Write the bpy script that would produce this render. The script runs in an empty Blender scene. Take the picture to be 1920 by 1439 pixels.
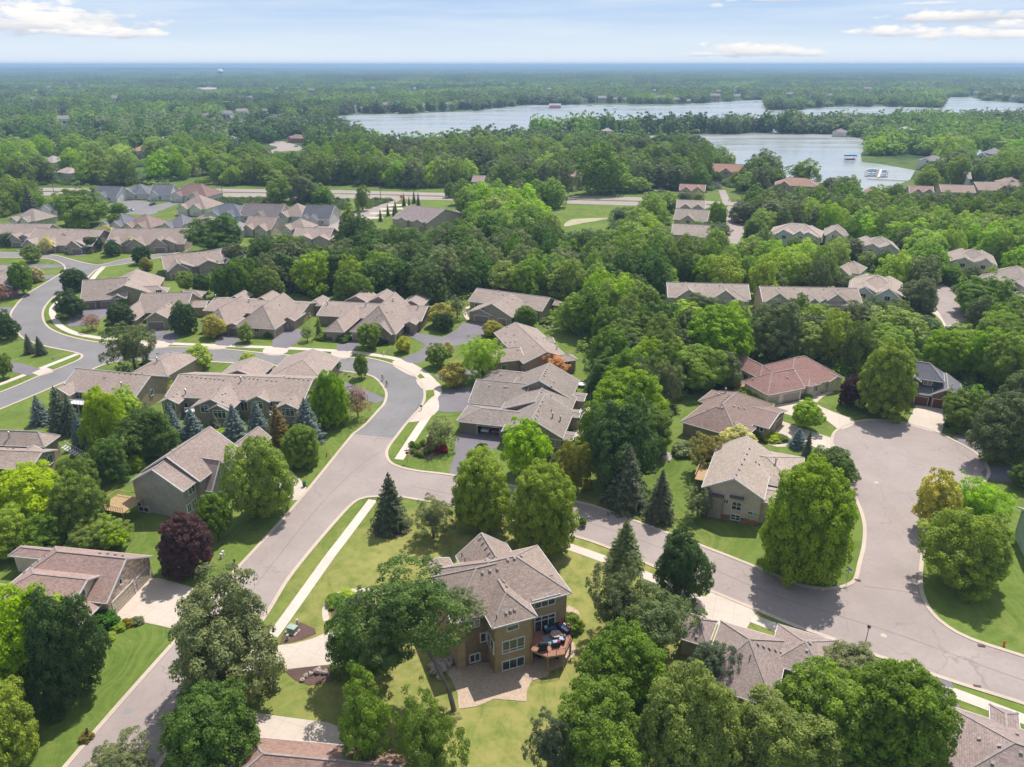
import bpy, bmesh, math, random
import numpy as np
from mathutils import Vector, Matrix
R = math.radians
S = bpy.context.scene
COL = S.collection
# ------------------------------------------------ camera
FPX, CX, CY, HCAM = 1420.0, 960.0, 719.5, 74.0
PITCH = math.atan((CY - 121.0) / FPX)
cam = bpy.data.objects.new("camera", bpy.data.cameras.new("camera"))
COL.objects.link(cam)
cam.location = (0, 0, HCAM)
cam.rotation_euler = (math.pi / 2 - PITCH, 0, 0)
cam.data.sensor_width = 36.0
cam.data.lens = 36.0 * FPX / 1920.0
cam.data.clip_start = 1.0
cam.data.clip_end = 80000.0
S.camera = cam
# ------------------------------------------------ sun
SUN_EL, SUN_AZ = R(60), R(28)          # azimuth clockwise from +Y
sd = Vector((math.sin(SUN_AZ) * math.cos(SUN_EL), math.cos(SUN_AZ) * math.cos(SUN_EL), math.sin(SUN_EL)))
sl = bpy.data.lights.new("sun", 'SUN')
sl.energy = 3.6
sl.angle = R(0.6)
sl.color = (1.0, 0.955, 0.88)
so = bpy.data.objects.new("sun", sl)
so.rotation_euler = sd.to_track_quat('Z', 'Y').to_euler()
so.location = (0, 0, 300)
COL.objects.link(so)
# ------------------------------------------------ exposure, sampling
S.view_settings.view_transform = 'Standard'
S.view_settings.look = 'None'
S.view_settings.gamma = 1.0
S.view_settings.use_curve_mapping = False
S.view_settings.exposure = 0.68
S.render.engine = 'CYCLES'
cy = S.cycles
cy.max_bounces = 5; cy.diffuse_bounces = 3; cy.glossy_bounces = 2
cy.transmission_bounces = 3; cy.transparent_max_bounces = 6; cy.volume_bounces = 0
cy.caustics_reflective = False; cy.caustics_refractive = False
cy.use_denoising = True
try:
    cy.denoising_prefilter = 'ACCURATE'
except Exception:
    pass
cy.use_adaptive_sampling = True
cy.adaptive_threshold = 0.015


# ------------------------------------------------ node helper
class NT:
    def __init__(s, nt):
        s.t = nt; s.n = nt.nodes; s.l = nt.links

    def __call__(s, kind, ins=None, **kw):
        nd = s.n.new(kind)
        for k, v in kw.items():
            setattr(nd, k, v)
        for k, v in (ins or {}).items():
            sock = nd.inputs[k]
            if isinstance(v, bpy.types.NodeSocket):
                s.l.new(v, sock)
            else:
                sock.default_value = v
        return nd

    def math(s, op, a, b=0.0, c=None, clamp=False):
        d = {0: a, 1: b}
        if c is not None:
            d[2] = c
        return s('ShaderNodeMath', d, operation=op, use_clamp=clamp).outputs[0]

    def mix(s, f, a, b, blend='MIX'):
        nd = s('ShaderNodeMix', data_type='RGBA', blend_type=blend)
        for k, v in ((0, f), (6, a), (7, b)):
            if isinstance(v, bpy.types.NodeSocket):
                s.l.new(v, nd.inputs[k])
            else:
                nd.inputs[k].default_value = v if k == 0 else (tuple(v) + (1,))[:4]
        return nd.outputs[2]

    def noise(s, vec, scale, detail=3.0, rough=0.55):
        return s('ShaderNodeTexNoise', {'Vector': vec, 'Scale': scale, 'Detail': detail, 'Roughness': rough}).outputs[0]

    def ramp(s, f, lo, hi, smooth=True):
        return s('ShaderNodeMapRange', {0: f, 1: lo, 2: hi, 3: 0.0, 4: 1.0},
                 interpolation_type='SMOOTHSTEP' if smooth else 'LINEAR').outputs[0]


# ------------------------------------------------ world: sky with thin high cloud and a few cumulus near the horizon
W = bpy.data.worlds.new("World")
S.world = W
W.use_nodes = True
W.node_tree.nodes.clear()
N = NT(W.node_tree)
sky = N('ShaderNodeTexSky', sky_type='NISHITA', sun_disc=False)
sky.sun_elevation = SUN_EL
sky.sun_rotation = SUN_AZ
sky.altitude = 300
sky.dust_density = 0.6
sky.ozone_density = 1.3
tc = N('ShaderNodeTexCoord')
sep = N('ShaderNodeSeparateXYZ', {0: tc.outputs['Generated']})
vx, vy, vz = sep.outputs
az = N.math('MULTIPLY', N.math('ARCTAN2', vx, vy), 57.2958)
el = N.math('MULTIPLY', N.math('ARCSINE', vz), 57.2958)
cv = N('ShaderNodeCombineXYZ', {0: az, 1: N.math('MULTIPLY', el, 3.2), 2: 0.0}).outputs[0]
skyc = N('ShaderNodeVectorMath', {0: sky.outputs[0], 1: (0.15, 0.15, 0.15)}, operation='MULTIPLY').outputs[0]
# sky light greyed so that the shadows come out less blue
skyc = N.mix(0.55, skyc, N('ShaderNodeRGBToBW', {0: skyc}).outputs[0])
# clear air low over the horizon: pale at the horizon turning blue within a few degrees
low = N.ramp(el, -0.5, 4.6)
clear = N.mix(low, (0.52, 0.575, 0.61), (0.285, 0.40, 0.575))
high = N.ramp(el, 5.0, 30.0)
base = N.mix(high, clear, skyc)
cir = N.noise(N('ShaderNodeVectorMath', {0: cv, 1: (0.045, 0.22, 1.0)}, operation='MULTIPLY').outputs[0], 1.0, 5.0, 0.6)
base = N.mix(N.math('MULTIPLY', N.ramp(cir, 0.36, 0.72), 0.6), base, (0.52, 0.57, 0.62))
nz = N.noise(cv, 0.55, 6.0, 0.62)
nz2 = N.noise(cv, 0.16, 4.0, 0.6)


def cloud(az0, el0, ra, re, base, bright=(0.68, 0.65, 0.62), shade=(0.40, 0.43, 0.49), soft=1.0, amt=1.0):
    da = N.math('DIVIDE', N.math('SUBTRACT', az, az0), ra)
    de = N.math('DIVIDE', N.math('SUBTRACT', el, el0), re)
    de = N.math('MULTIPLY', de, N.math('ADD', 1.0, N.math('MULTIPLY', N.math('LESS_THAN', de, 0.0), 0.9)))
    d = N.math('ADD', N.math('MULTIPLY', da, da), N.math('MULTIPLY', de, de))
    v = N.math('ADD', N.math('SUBTRACT', 1.0, d), N.math('MULTIPLY', N.math('SUBTRACT', nz, 0.5), 3.4))
    m = N.math('MULTIPLY', N.ramp(v, 0.15, 0.15 + 0.75 * soft), amt)
    lit = N.ramp(N.math('ADD', de, N.math('MULTIPLY', N.math('SUBTRACT', nz2, 0.5), 2.6)), -0.75, 0.55)
    return N.mix(m, base, N.mix(lit, shade, bright))


def azel(px, py):
    dx, dy = (px - CX) / FPX, (CY - py) / FPX
    d = Vector((dx, math.cos(PITCH) + dy * math.sin(PITCH), -math.sin(PITCH) + dy * math.cos(PITCH))).normalized()
    return math.degrees(math.atan2(d.x, d.y)), math.degrees(math.asin(d.z))


for (px, py, w, h, am) in ((60, 44, 190, 36, 1), (200, 64, 100, 13, 1), (1400, 98, 105, 19, 1), (1515, 102, 50, 10, .7), (1330, 103, 50, 7, .8),
                           (1810, 34, 130, 15, 1), (1680, 61, 85, 13, 1), (1850, 66, 110, 15, 1), (1905, 50, 60, 10, 1),
                           (1460, 0, 90, 6, .9), (1750, 6, 50, 5, .6), (1345, 12, 12, 5, .5)):
    a0, e0 = azel(px, py)
    base = cloud(a0, e0, w / 24.8, h / 24.8, base, amt=am)
bg = N('ShaderNodeBackground', {'Color': base, 'Strength': 1.0})
N.l.new(bg.outputs[0], N('ShaderNodeOutputWorld').inputs[0])


# ------------------------------------------------ pixel <-> world
cp, sp = math.cos(PITCH), math.sin(PITCH)


def ray(px, py):
    dx, dy = (px - CX) / FPX, (CY - py) / FPX
    return Vector((dx, cp + dy * sp, -sp + dy * cp))


def P(px, py, z=0.0):
    d = ray(px, py)
    if d.z > -0.0035:
        d.z = -0.0035
    t = (z - HCAM) / d.z
    return Vector((d.x * t, d.y * t, z))


def proj(v):
    x, y, z = v[0], v[1], v[2] - HCAM
    f = y * cp - z * sp
    u = y * sp + z * cp
    return CX + FPX * x / f, CY - FPX * u / f


def inpoly(x, y, poly):
    c = False
    j = len(poly) - 1
    for i in range(len(poly)):
        xi, yi = poly[i]; xj, yj = poly[j]
        if (yi > y) != (yj > y) and x < (xj - xi) * (y - yi) / (yj - yi) + xi:
            c = not c
        j = i
    return c


# ------------------------------------------------ object helpers
def tag(o, label=None, cat=None, group=None, kind=None):
    if label: o['label'] = label
    if cat: o['category'] = cat
    if group: o['group'] = group
    if kind: o['kind'] = kind
    return o


def empty(name, loc, rz=0.0):
    o = bpy.data.objects.new(name, None)
    COL.objects.link(o)
    o.location = loc
    o.rotation_euler = (0, 0, rz)
    o.empty_display_size = 0.3
    return o


class MB:
    """collects faces with a material slot each"""
    def __init__(s):
        s.v = []; s.f = []; s.m = []

    def face(s, pts, m=0):
        b = len(s.v)
        s.v += [tuple(p) for p in pts]
        s.f.append(tuple(range(b, b + len(pts))))
        s.m.append(m)

    def box(s, c, d, m=0, rz=0.0, M=None):
        x, y, z = d[0] / 2, d[1] / 2, d[2] / 2
        q = [Vector(p) for p in ((-x, -y, -z), (x, -y, -z), (x, y, -z), (-x, y, -z), (-x, -y, z), (x, -y, z), (x, y, z), (-x, y, z))]
        T = Matrix.Translation(c) @ (M if M is not None else Matrix.Rotation(rz, 4, 'Z'))
        b = len(s.v)
        s.v += [tuple(T @ p) for p in q]
        for f in ((0, 3, 2, 1), (4, 5, 6, 7), (0, 1, 5, 4), (1, 2, 6, 5), (2, 3, 7, 6), (3, 0, 4, 7)):
            s.f.append(tuple(b + i for i in f)); s.m.append(m)

    def tube(s, pts, rad, n=6, m=0, cap=True):
        pts = [Vector(p) for p in pts]
        if not hasattr(rad, '__len__'):
            rad = [rad] * len(pts)
        b = len(s.v)
        for i, p in enumerate(pts):
            t = (pts[min(i + 1, len(pts) - 1)] - pts[max(i - 1, 0)]).normalized()
            a = t.cross(Vector((0, 0, 1)))
            if a.length < 1e-3:
                a = Vector((1, 0, 0))
            a.normalize(); c = t.cross(a)
            for k in range(n):
                w = 2 * math.pi * k / n
                s.v.append(tuple(p + (a * math.cos(w) + c * math.sin(w)) * rad[i]))
        for i in range(len(pts) - 1):
            for k in range(n):
                s.f.append((b + i * n + k, b + i * n + (k + 1) % n, b + (i + 1) * n + (k + 1) % n, b + (i + 1) * n + k)); s.m.append(m)
        if cap:
            s.f.append(tuple(b + k for k in range(n))[::-1]); s.m.append(m)
            e = b + (len(pts) - 1) * n
            s.f.append(tuple(e + k for k in range(n))); s.m.append(m)

    def lathe(s, prof, c=(0, 0, 0), n=12, m=0):
        """prof: (radius, z) list"""
        s.tube([(c[0], c[1], c[2] + z) for r_, z in prof], [max(r_, 1e-3) for r_, z in prof], n, m)

    def blob(s, c, r, seed=0, m=0, amp=0.25, n=(8, 6)):
        rnd = random.Random(seed)
        ph = [rnd.uniform(0, 6.28) for _ in range(6)]
        b = len(s.v)
        for i in range(n[1] + 1):
            t = math.pi * i / n[1]
            for k in range(n[0]):
                a = 2 * math.pi * k / n[0]
                rr = 1 + amp * (math.sin(2 * a + ph[0]) * math.sin(t * 2 + ph[1]) * .6 + .5 * math.sin(3 * a + ph[2]) * math.sin(t)) + amp * rnd.uniform(-.25, .25)
                s.v.append((c[0] + r[0] * rr * math.sin(t) * math.cos(a), c[1] + r[1] * rr * math.sin(t) * math.sin(a), c[2] + r[2] * rr * math.cos(t)))
        for i in range(n[1]):
            for k in range(n[0]):
                s.f.append((b + i * n[0] + k, b + (i + 1) * n[0] + k, b + (i + 1) * n[0] + (k + 1) % n[0], b + i * n[0] + (k + 1) % n[0])); s.m.append(m)

    def mesh(s, name, mats):
        me = bpy.data.meshes.new(name)
        me.from_pydata(s.v, [], s.f)
        for mt in (mats if isinstance(mats, (list, tuple)) else [mats]):
            me.materials.append(mt)
        if me.materials and len(me.materials) > 1:
            me.polygons.foreach_set('material_index', s.m)
        me.update()
        return me

    def build(s, name, mats, parent=None, color=None):
        o = bpy.data.objects.new(name, s.mesh(name, mats))
        COL.objects.link(o)
        if parent is not None:
            o.parent = parent
        if color:
            o.color = tuple(color) + (1,)
        return o


# ------------------------------------------------ materials
def mat(name):
    m = bpy.data.materials.new(name)
    m.use_nodes = True
    m.node_tree.nodes.clear()
    return m, NT(m.node_tree)


def finish(N, col, rough=0.8, bump=None, bs=0.3, bd=0.02, spec=0.3, metal=0.0):
    b = N('ShaderNodeBsdfPrincipled', {'Roughness': rough, 'Metallic': metal, 'Specular IOR Level': spec})
    if isinstance(col, bpy.types.NodeSocket):
        N.l.new(col, b.inputs['Base Color'])
    else:
        b.inputs['Base Color'].default_value = tuple(col) + (1,)
    if bump is not None:
        bn = N('ShaderNodeBump', {'Height': bump, 'Strength': bs, 'Distance': bd})
        N.l.new(bn.outputs[0], b.inputs['Normal'])
    N.l.new(b.outputs[0], N('ShaderNodeOutputMaterial').inputs[0])


def simple(name, col, rough=0.7, var=0.12, scale=1.5, spec=0.3, metal=0.0):
    m, N = mat(name)
    g = N('ShaderNodeNewGeometry').outputs['Position']
    f = N.noise(g, scale, 4)
    c = N.mix(N.ramp(f, .3, .7), tuple(x * (1 - var) for x in col), tuple(min(1, x * (1 + var)) for x in col))
    finish(N, c, rough, spec=spec, metal=metal)
    return m


def objcol(name, kind):
    """takes its base colour from the object's own colour"""
    m, N = mat(name)
    oi = N('ShaderNodeObjectInfo')
    g = N('ShaderNodeNewGeometry').outputs['Position']
    z = N('ShaderNodeSeparateXYZ', {0: g}).outputs[2]
    oc = oi.outputs['Color']
    if kind == 'shingle':
        row = N.math('FLOOR', N.math('MULTIPLY', z, 9.0))
        sx = N('ShaderNodeVectorMath', {0: g, 1: (3.4, 3.4, 0)}, operation='MULTIPLY').outputs[0]
        tabs = N('ShaderNodeTexVoronoi', {'Vector': N('ShaderNodeVectorMath', {0: sx, 1: N('ShaderNodeCombineXYZ', {0: N.math('MULTIPLY', row, 3.7), 1: N.math('MULTIPLY', row, 1.9), 2: 0.0}).outputs[0]}, operation='ADD').outputs[0], 'Scale': 1.0}, voronoi_dimensions='2D').outputs['Color']
        tv = N('ShaderNodeSeparateColor', {0: tabs}).outputs[0]
        big = N.noise(g, 0.16, 4)
        streak = N.noise(N('ShaderNodeVectorMath', {0: g, 1: (1.1, 1.1, 0.12)}, operation='MULTIPLY').outputs[0], 1.0, 3)
        f = N.math('ADD', N.math('MULTIPLY', tv, 0.34), N.math('ADD', N.math('MULTIPLY', big, 0.35), N.math('MULTIPLY', streak, 0.3)))
        c = N.mix(N.ramp(f, .2, .8, False), (0.70, 0.68, 0.68), (1.30, 1.30, 1.31))
        fr = N.math('FRACT', N.math('MULTIPLY', z, 9.0))
        line = N.math('GREATER_THAN', fr, 0.14)
        c = N.mix(1.0, oc, c, 'MULTIPLY')
        c = N.mix(N.math('SUBTRACT', 1.0, line), c, N.mix(1.0, c, (.72, .7, .7), 'MULTIPLY'))
        finish(N, c, 0.9, bump=tv, bs=0.5, bd=0.03, spec=0.15)
    elif kind == 'siding':
        fr = N.math('FRACT', N.math('MULTIPLY', z, 6.2))
        line = N.ramp(fr, 0.0, 0.22)
        f = N.noise(g, 0.9, 4)
        c = N.mix(N.ramp(f, .3, .7), (0.88, 0.88, 0.88), (1.1, 1.1, 1.1))
        c = N.mix(1.0, oc, c, 'MULTIPLY')
        c = N.mix(line, N.mix(1.0, c, (.66, .66, .66), 'MULTIPLY'), c)
        finish(N, c, 0.75, bump=fr, bs=0.4, bd=0.015, spec=0.25)
    elif kind == 'stone':
        v = N('ShaderNodeTexVoronoi', {'Vector': N('ShaderNodeVectorMath', {0: g, 1: (1, 1, 1.7)}, operation='MULTIPLY').outputs[0], 'Scale': 2.2})
        tv = N('ShaderNodeSeparateColor', {0: v.outputs['Color']}).outputs[0]
        c = N.mix(tv, (.55, .52, .5), (1.35, 1.3, 1.25))
        c = N.mix(1.0, oc, c, 'MULTIPLY')
        finish(N, c, 0.85, bump=v.outputs['Distance'], bs=0.6, bd=0.05)
    elif kind == 'bark':
        f = N.noise(N('ShaderNodeVectorMath', {0: g, 1: (6, 6, 1.2)}, operation='MULTIPLY').outputs[0], 1.0, 4)
        c = N.mix(1.0, oc, N.mix(f, (.5, .5, .5), (1.5, 1.5, 1.5)), 'MULTIPLY')
        finish(N, c, 0.9, bump=f, bs=0.5, bd=0.05)
    else:
        f = N.noise(g, 2.0, 4)
        c = N.mix(1.0, oc, N.mix(N.ramp(f, .3, .7), (.88, .88, .88), (1.1, 1.1, 1.1)), 'MULTIPLY')
        finish(N, c, {'paint': .35, 'cloth': .9}.get(kind, .6), spec=.4)
    return m


def leafmat(name, needle=False, fixed=None):
    m, N = mat(name)
    oi = N('ShaderNodeObjectInfo')
    at = N('ShaderNodeAttribute', attribute_name='shade')
    g = N('ShaderNodeNewGeometry').outputs['Position']
    rnd = oi.outputs['Random']
    oc = oi.outputs['Color']
    if fixed:
        oc = N('ShaderNodeRGB').outputs[0]
        oc.default_value = tuple(fixed) + (1,)
        st_ = N.noise(N('ShaderNodeNewGeometry').outputs['Position'], .0035, 4, .62)
        oc = N.mix(N.ramp(st_, .38, .62), tuple(v * .70 for v in fixed), tuple(v * 1.38 for v in fixed))
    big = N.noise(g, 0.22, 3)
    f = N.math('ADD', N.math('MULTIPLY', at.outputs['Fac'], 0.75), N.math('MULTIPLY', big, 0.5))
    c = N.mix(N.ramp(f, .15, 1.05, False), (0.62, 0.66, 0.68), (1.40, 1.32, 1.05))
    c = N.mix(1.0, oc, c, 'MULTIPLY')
    hs = N('ShaderNodeHueSaturation', {'Hue': N.math('ADD', 0.5, N.math('MULTIPLY', N.math('SUBTRACT', rnd, 0.5), 0.028)),
                                       'Saturation': N.math('ADD', 1.0, N.math('MULTIPLY', rnd, 0.2)),
                                       'Value': N.math('ADD', 0.88, N.math('MULTIPLY', N.math('FRACT', N.math('MULTIPLY', rnd, 7.3)), 0.26)),
                                       'Fac': 1.0, 'Color': c}).outputs[0]
    d = N('ShaderNodeBsdfPrincipled', {'Base Color': hs, 'Roughness': 0.55, 'Specular IOR Level': 0.22})
    t = N('ShaderNodeBsdfTranslucent', {'Color': N.mix(1.0, hs, (1.25, 1.4, .75) if not needle else (.8, .9, .7), 'MULTIPLY')})
    mx = N('ShaderNodeMixShader', {0: 0.38 if not needle else 0.12, 1: d.outputs[0], 2: t.outputs[0]})
    N.l.new(mx.outputs[0], N('ShaderNodeOutputMaterial').inputs[0])
    return m


def paving(name, lo, hi, fine=14.0, joints=0.0, stain=0.25, cracks=False):
    m, N = mat(name)
    g = N('ShaderNodeNewGeometry').outputs['Position']
    a = N.noise(g, 0.12, 5, 0.6)
    b = N.noise(g, fine, 2)
    c2 = N.noise(g, 1.3, 4, 0.7)
    f = N.math('ADD', N.math('MULTIPLY', a, 0.5), N.math('ADD', N.math('MULTIPLY', b, 0.2), N.math('MULTIPLY', c2, 0.3)))
    c = N.mix(N.ramp(f, .32, .68), lo, hi)
    dk = N.ramp(N.noise(g, 0.35, 6, 0.75), .60, .78)
    c = N.mix(N.math('MULTIPLY', dk, stain), c, tuple(x * .62 for x in lo))
    if cracks:
        wg = N('ShaderNodeVectorMath', {0: g, 1: N('ShaderNodeVectorMath', {0: N('ShaderNodeTexNoise', {'Vector': g, 'Scale': .5, 'Detail': 4.0}).outputs['Color'], 1: (3.5, 3.5, 0)}, operation='MULTIPLY').outputs[0]}, operation='ADD').outputs[0]
        ve = N('ShaderNodeTexVoronoi', {'Vector': wg, 'Scale': .085}, feature='DISTANCE_TO_EDGE').outputs['Distance']
        cr = N.math('MULTIPLY', N.math('SUBTRACT', 1.0, N.ramp(ve, .002, .010)), N.ramp(N.noise(g, .07, 3), .42, .55))
        c = N.mix(N.math('MULTIPLY', cr, .32), c, tuple(x * .45 for x in lo))
        pt = N('ShaderNodeSeparateColor', {0: N('ShaderNodeTexVoronoi', {'Vector': wg, 'Scale': .05}).outputs['Color']}).outputs[0]
        c = N.mix(N.math('MULTIPLY', pt, .22), c, tuple(x * .80 for x in lo))
    if joints:
        s = N('ShaderNodeSeparateXYZ', {0: N('ShaderNodeMapping', {'Vector': g, 'Rotation': (0, 0, R(joints))}).outputs[0]})
        ln = None
        for k in (0, 1):
            fr = N.math('FRACT', N.math('MULTIPLY', s.outputs[k], 0.36))
            l_ = N.math('LESS_THAN', fr, 0.018)
            ln = l_ if ln is None else N.math('MAXIMUM', ln, l_)
        c = N.mix(N.math('MULTIPLY', ln, .5), c, tuple(x * .55 for x in lo))
    finish(N, c, 0.88, bump=b, bs=0.25, bd=0.01, spec=0.2)
    return m


M = {}
M['shingle'] = objcol('shingle_roofing', 'shingle')
M['siding'] = objcol('lap_siding', 'siding')
M['stone'] = objcol('stone_facing', 'stone')
M['bark'] = objcol('bark', 'bark')
M['paint'] = objcol('painted', 'paint')
M['cloth'] = objcol('cloth', 'cloth')
M['leaf'] = leafmat('leaves')
M['needle'] = leafmat('needles', True)
M['white'] = simple('white_trim', (.62, .60, .60), .5, .06)
M['capl'] = simple('ridge_cap', (.29, .245, .225), .85, .15)
M['vent'] = simple('vent_metal', (.34, .29, .27), .6, .1)
M['glassf'] = simple('black_metal', (.02, .02, .022), .4, .1)
m, N = mat('window_glass')
g = N('ShaderNodeNewGeometry').outputs['Position']
finish(N, N.mix(N.ramp(N.noise(g, .8, 3), .4, .6), (.012, .018, .02), (.05, .075, .07)), 0.07, spec=.8)
M['glass'] = m
M['road'] = paving('pinkish_asphalt', (.280, .230, .212), (.365, .302, .278), cracks=True)
M['roadg'] = paving('grey_asphalt', (.175, .165, .165), (.24, .225, .225), cracks=True)
M['drive'] = paving('driveway_asphalt', (.15, .135, .15), (.205, .185, .20))
M['conc'] = paving('concrete', (.46, .385, .325), (.56, .475, .405), joints=20, stain=.2)
M['kerb'] = paving('kerb_concrete', (.42, .345, .28), (.52, .43, .35), stain=.3)
M['walk'] = paving('sidewalk_concrete', (.50, .43, .37), (.60, .52, .45), joints=31, stain=.15)
M['sand'] = paving('pale_sand', (.30, .27, .17), (.42, .375, .25))
M['gravel'] = paving('gravel', (.25, .225, .21), (.40, .36, .33), fine=22)
M['mulch'] = paving('bark_mulch', (.085, .05, .042), (.15, .09, .075), fine=9)
M['trunkc'] = simple('wood_trunk', (.10, .08, .065), .9, .3)
M['wood'] = simple('deck_wood', (.30, .135, .085), .6, .2, 5)
M['timber'] = simple('timber', (.36, .24, .12), .7, .2, 3)
M['metal'] = simple('grey_metal', (.35, .35, .36), .4, .1, metal=.6)
M['rock'] = simple('boulder_stone', (.36, .29, .26), .9, .35, 2.5)
m, N = mat('patio_pavers')
g = N('ShaderNodeNewGeometry').outputs['Position']
v = N('ShaderNodeTexVoronoi', {'Vector': g, 'Scale': 7.0})
tv = N('ShaderNodeSeparateColor', {0: v.outputs['Color']}).outputs[0]
finish(N, N.mix(tv, (.36, .26, .19), (.50, .385, .29)), .85, bump=v.outputs['Distance'], bs=.3)
M['paver'] = m

# ground: mown lawn near the houses, rougher meadow and wood floor beyond
m, N = mat('lawn_and_meadow')
g = N('ShaderNodeNewGeometry').outputs['Position']
sx = N('ShaderNodeSeparateXYZ', {0: g})
a = N.noise(g, 0.055, 5, .6); b = N.noise(g, 0.9, 5, .65); c3 = N.noise(g, 6.0, 3)
f = N.math('ADD', N.math('MULTIPLY', a, .5), N.math('ADD', N.math('MULTIPLY', b, .3), N.math('MULTIPLY', c3, .2)))
lawn = N.mix(N.ramp(f, .34, .66), (.068, .112, .016), (.145, .200, .040))
# mowing swirls
wd = N('ShaderNodeVectorMath', {0: g, 1: N('ShaderNodeVectorMath', {0: N('ShaderNodeTexNoise', {'Vector': g, 'Scale': .035, 'Detail': 2.0}).outputs['Color'], 1: (55, 55, 0)}, operation='MULTIPLY').outputs[0]}, operation='ADD').outputs[0]
wv = N.noise(N('ShaderNodeMapping', {'Vector': wd, 'Rotation': (0, 0, .5), 'Scale': (.9, .05, 1)}).outputs[0], 1.0, 3, .6)
lawn = N.mix(N.math('MULTIPLY', N.ramp(wv, .42, .62), .42), lawn, (.18, .22, .05))
pt_ = N.ramp(N.noise(g, .16, 5, .72), .52, .70)
lawn = N.mix(N.math('MULTIPLY', pt_, .45), lawn, (.24, .235, .07))
# the dry yard round the brown house
dp = P(960, 1180)
dd = N('ShaderNodeVectorMath', {0: g, 1: (dp.x, dp.y + 3, 0)}, operation='DISTANCE').outputs['Value']
dry = N.math('SUBTRACT', 1.0, N.ramp(dd, 24.0, 44.0))
dn = N.math('MULTIPLY', dry, N.ramp(N.math('ADD', N.math('MULTIPLY', N.noise(g, .35, 6, .7), .7), N.math('MULTIPLY', wv, .10)), .22, .52))
lawn = N.mix(N.math('MULTIPLY', dn, .80), lawn, (.32, .28, .095))
sc = N.math('MULTIPLY', dry, N.ramp(N.noise(g, 1.1, 5, .75), .62, .74))
lawn = N.mix(N.math('MULTIPLY', sc, .55), lawn, (.42, .35, .17))
dist = N('ShaderNodeVectorMath', {0: g}, operation='LENGTH').outputs['Value']
far = N.ramp(dist, 420.0, 700.0)
mead = N.mix(N.ramp(N.noise(g, .012, 5, .7), .42, .6), (.030, .060, .014), (.085, .125, .03))
finish(N, N.mix(far, lawn, mead), .95, bump=c3, bs=.6, bd=.06, spec=.1)
M['ground'] = m

m, N = mat('lake_water')
g = N('ShaderNodeNewGeometry').outputs['Position']
w1 = N.noise(N('ShaderNodeVectorMath', {0: g, 1: (.006, .022, 1)}, operation='MULTIPLY').outputs[0], 1.0, 4, .6)
w2 = N.noise(g, .6, 3)
b = N('ShaderNodeBsdfPrincipled', {'Base Color': (.30, .315, .31, 1), 'Roughness': N.math('ADD', .14, N.math('MULTIPLY', N.ramp(w1, .35, .65), .22)), 'IOR': 1.33})
bn = N('ShaderNodeBump', {'Height': N.math('MULTIPLY', w2, .3), 'Strength': .12, 'Distance': .5})
N.l.new(bn.outputs[0], b.inputs['Normal'])
N.l.new(b.outputs[0], N('ShaderNodeOutputMaterial').inputs[0])
M['water'] = m


# ------------------------------------------------ ground sheets
def smooth(pts, step=1.2, closed=False):
    """Catmull-Rom through world points"""
    n = len(pts)
    out = []
    rng = range(n) if closed else range(n - 1)
    for i in rng:
        p1, p2 = pts[i], pts[(i + 1) % n]
        p0 = pts[(i - 1) % n] if closed or i > 0 else p1 * 2 - p2
        p3 = pts[(i + 2) % n] if closed or i + 2 < n else p2 * 2 - p1
        k = max(1, min(24, int((p2 - p1).length / step)))
        for j in range(k):
            t = j / k
            out.append(0.5 * ((2 * p1) + (p2 - p0) * t + (2 * p0 - 5 * p1 + 4 * p2 - p3) * t * t + (3 * p1 - p0 - 3 * p2 + p3) * t ** 3))
    if not closed:
        out.append(pts[-1])
    return out


def sheet(name, pxs, z, m, step=1.5, sm=True, kind='structure'):
    w = [P(x, y, 0) for x, y in pxs]
    if sm:
        w = smooth(w, step, True)
    mb = MB()
    mb.face([(p.x, p.y, z) for p in w])
    o = mb.build(name, m)
    if o.data.polygons[0].normal.z < 0:
        o.data.flip_normals()
    o['kind'] = kind
    return o


def ribbon_pts(w, off):
    out = []
    for i, p in enumerate(w):
        t = w[min(i + 1, len(w) - 1)] - w[max(i - 1, 0)]
        t.normalize()
        out.append(p + Vector((-t.y, t.x, 0)) * off)
    return out


def ribbon(name, pxs, width, z, m, thick=0.0, off=0.0, sm=True, mb=None):
    """a strip along image points; off shifts it to the left of travel"""
    w = [P(x, y, 0) for x, y in pxs]
    if sm:
        w = smooth(w, 1.2)
    a, b = ribbon_pts(w, off + width / 2), ribbon_pts(w, off - width / 2)
    own = mb is None
    mb = mb or MB()
    for i in range(len(w) - 1):
        q = [(p.x, p.y, z) for p in (b[i], b[i + 1], a[i + 1], a[i])]
        mb.face(q)
        if thick:
            mb.face([(a[i].x, a[i].y, z), (a[i + 1].x, a[i + 1].y, z), (a[i + 1].x, a[i + 1].y, z - thick), (a[i].x, a[i].y, z - thick)])
            mb.face([(b[i + 1].x, b[i + 1].y, z), (b[i].x, b[i].y, z), (b[i].x, b[i].y, z - thick), (b[i + 1].x, b[i + 1].y, z - thick)])
    if own:
        o = mb.build(name, m)
        o['kind'] = 'structure'
        return o


gm = MB()
# one sheet to the horizon, finer near the camera
xs = [-30000, -12000, -4000, -1500, -600, -250, -100, 0, 100, 250, 600, 1500, 4000, 12000, 30000]
ys = [-300, -50, 30, 80, 150, 250, 400, 700, 1200, 2500, 5000, 10000, 20000, 40000]
for i in range(len(xs) - 1):
    for j in range(len(ys) - 1):
        gm.face([(xs[i], ys[j], 0), (xs[i + 1], ys[j], 0), (xs[i + 1], ys[j + 1], 0), (xs[i], ys[j + 1], 0)])
o = gm.build('ground', M['ground'])
o['kind'] = 'structure'

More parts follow.
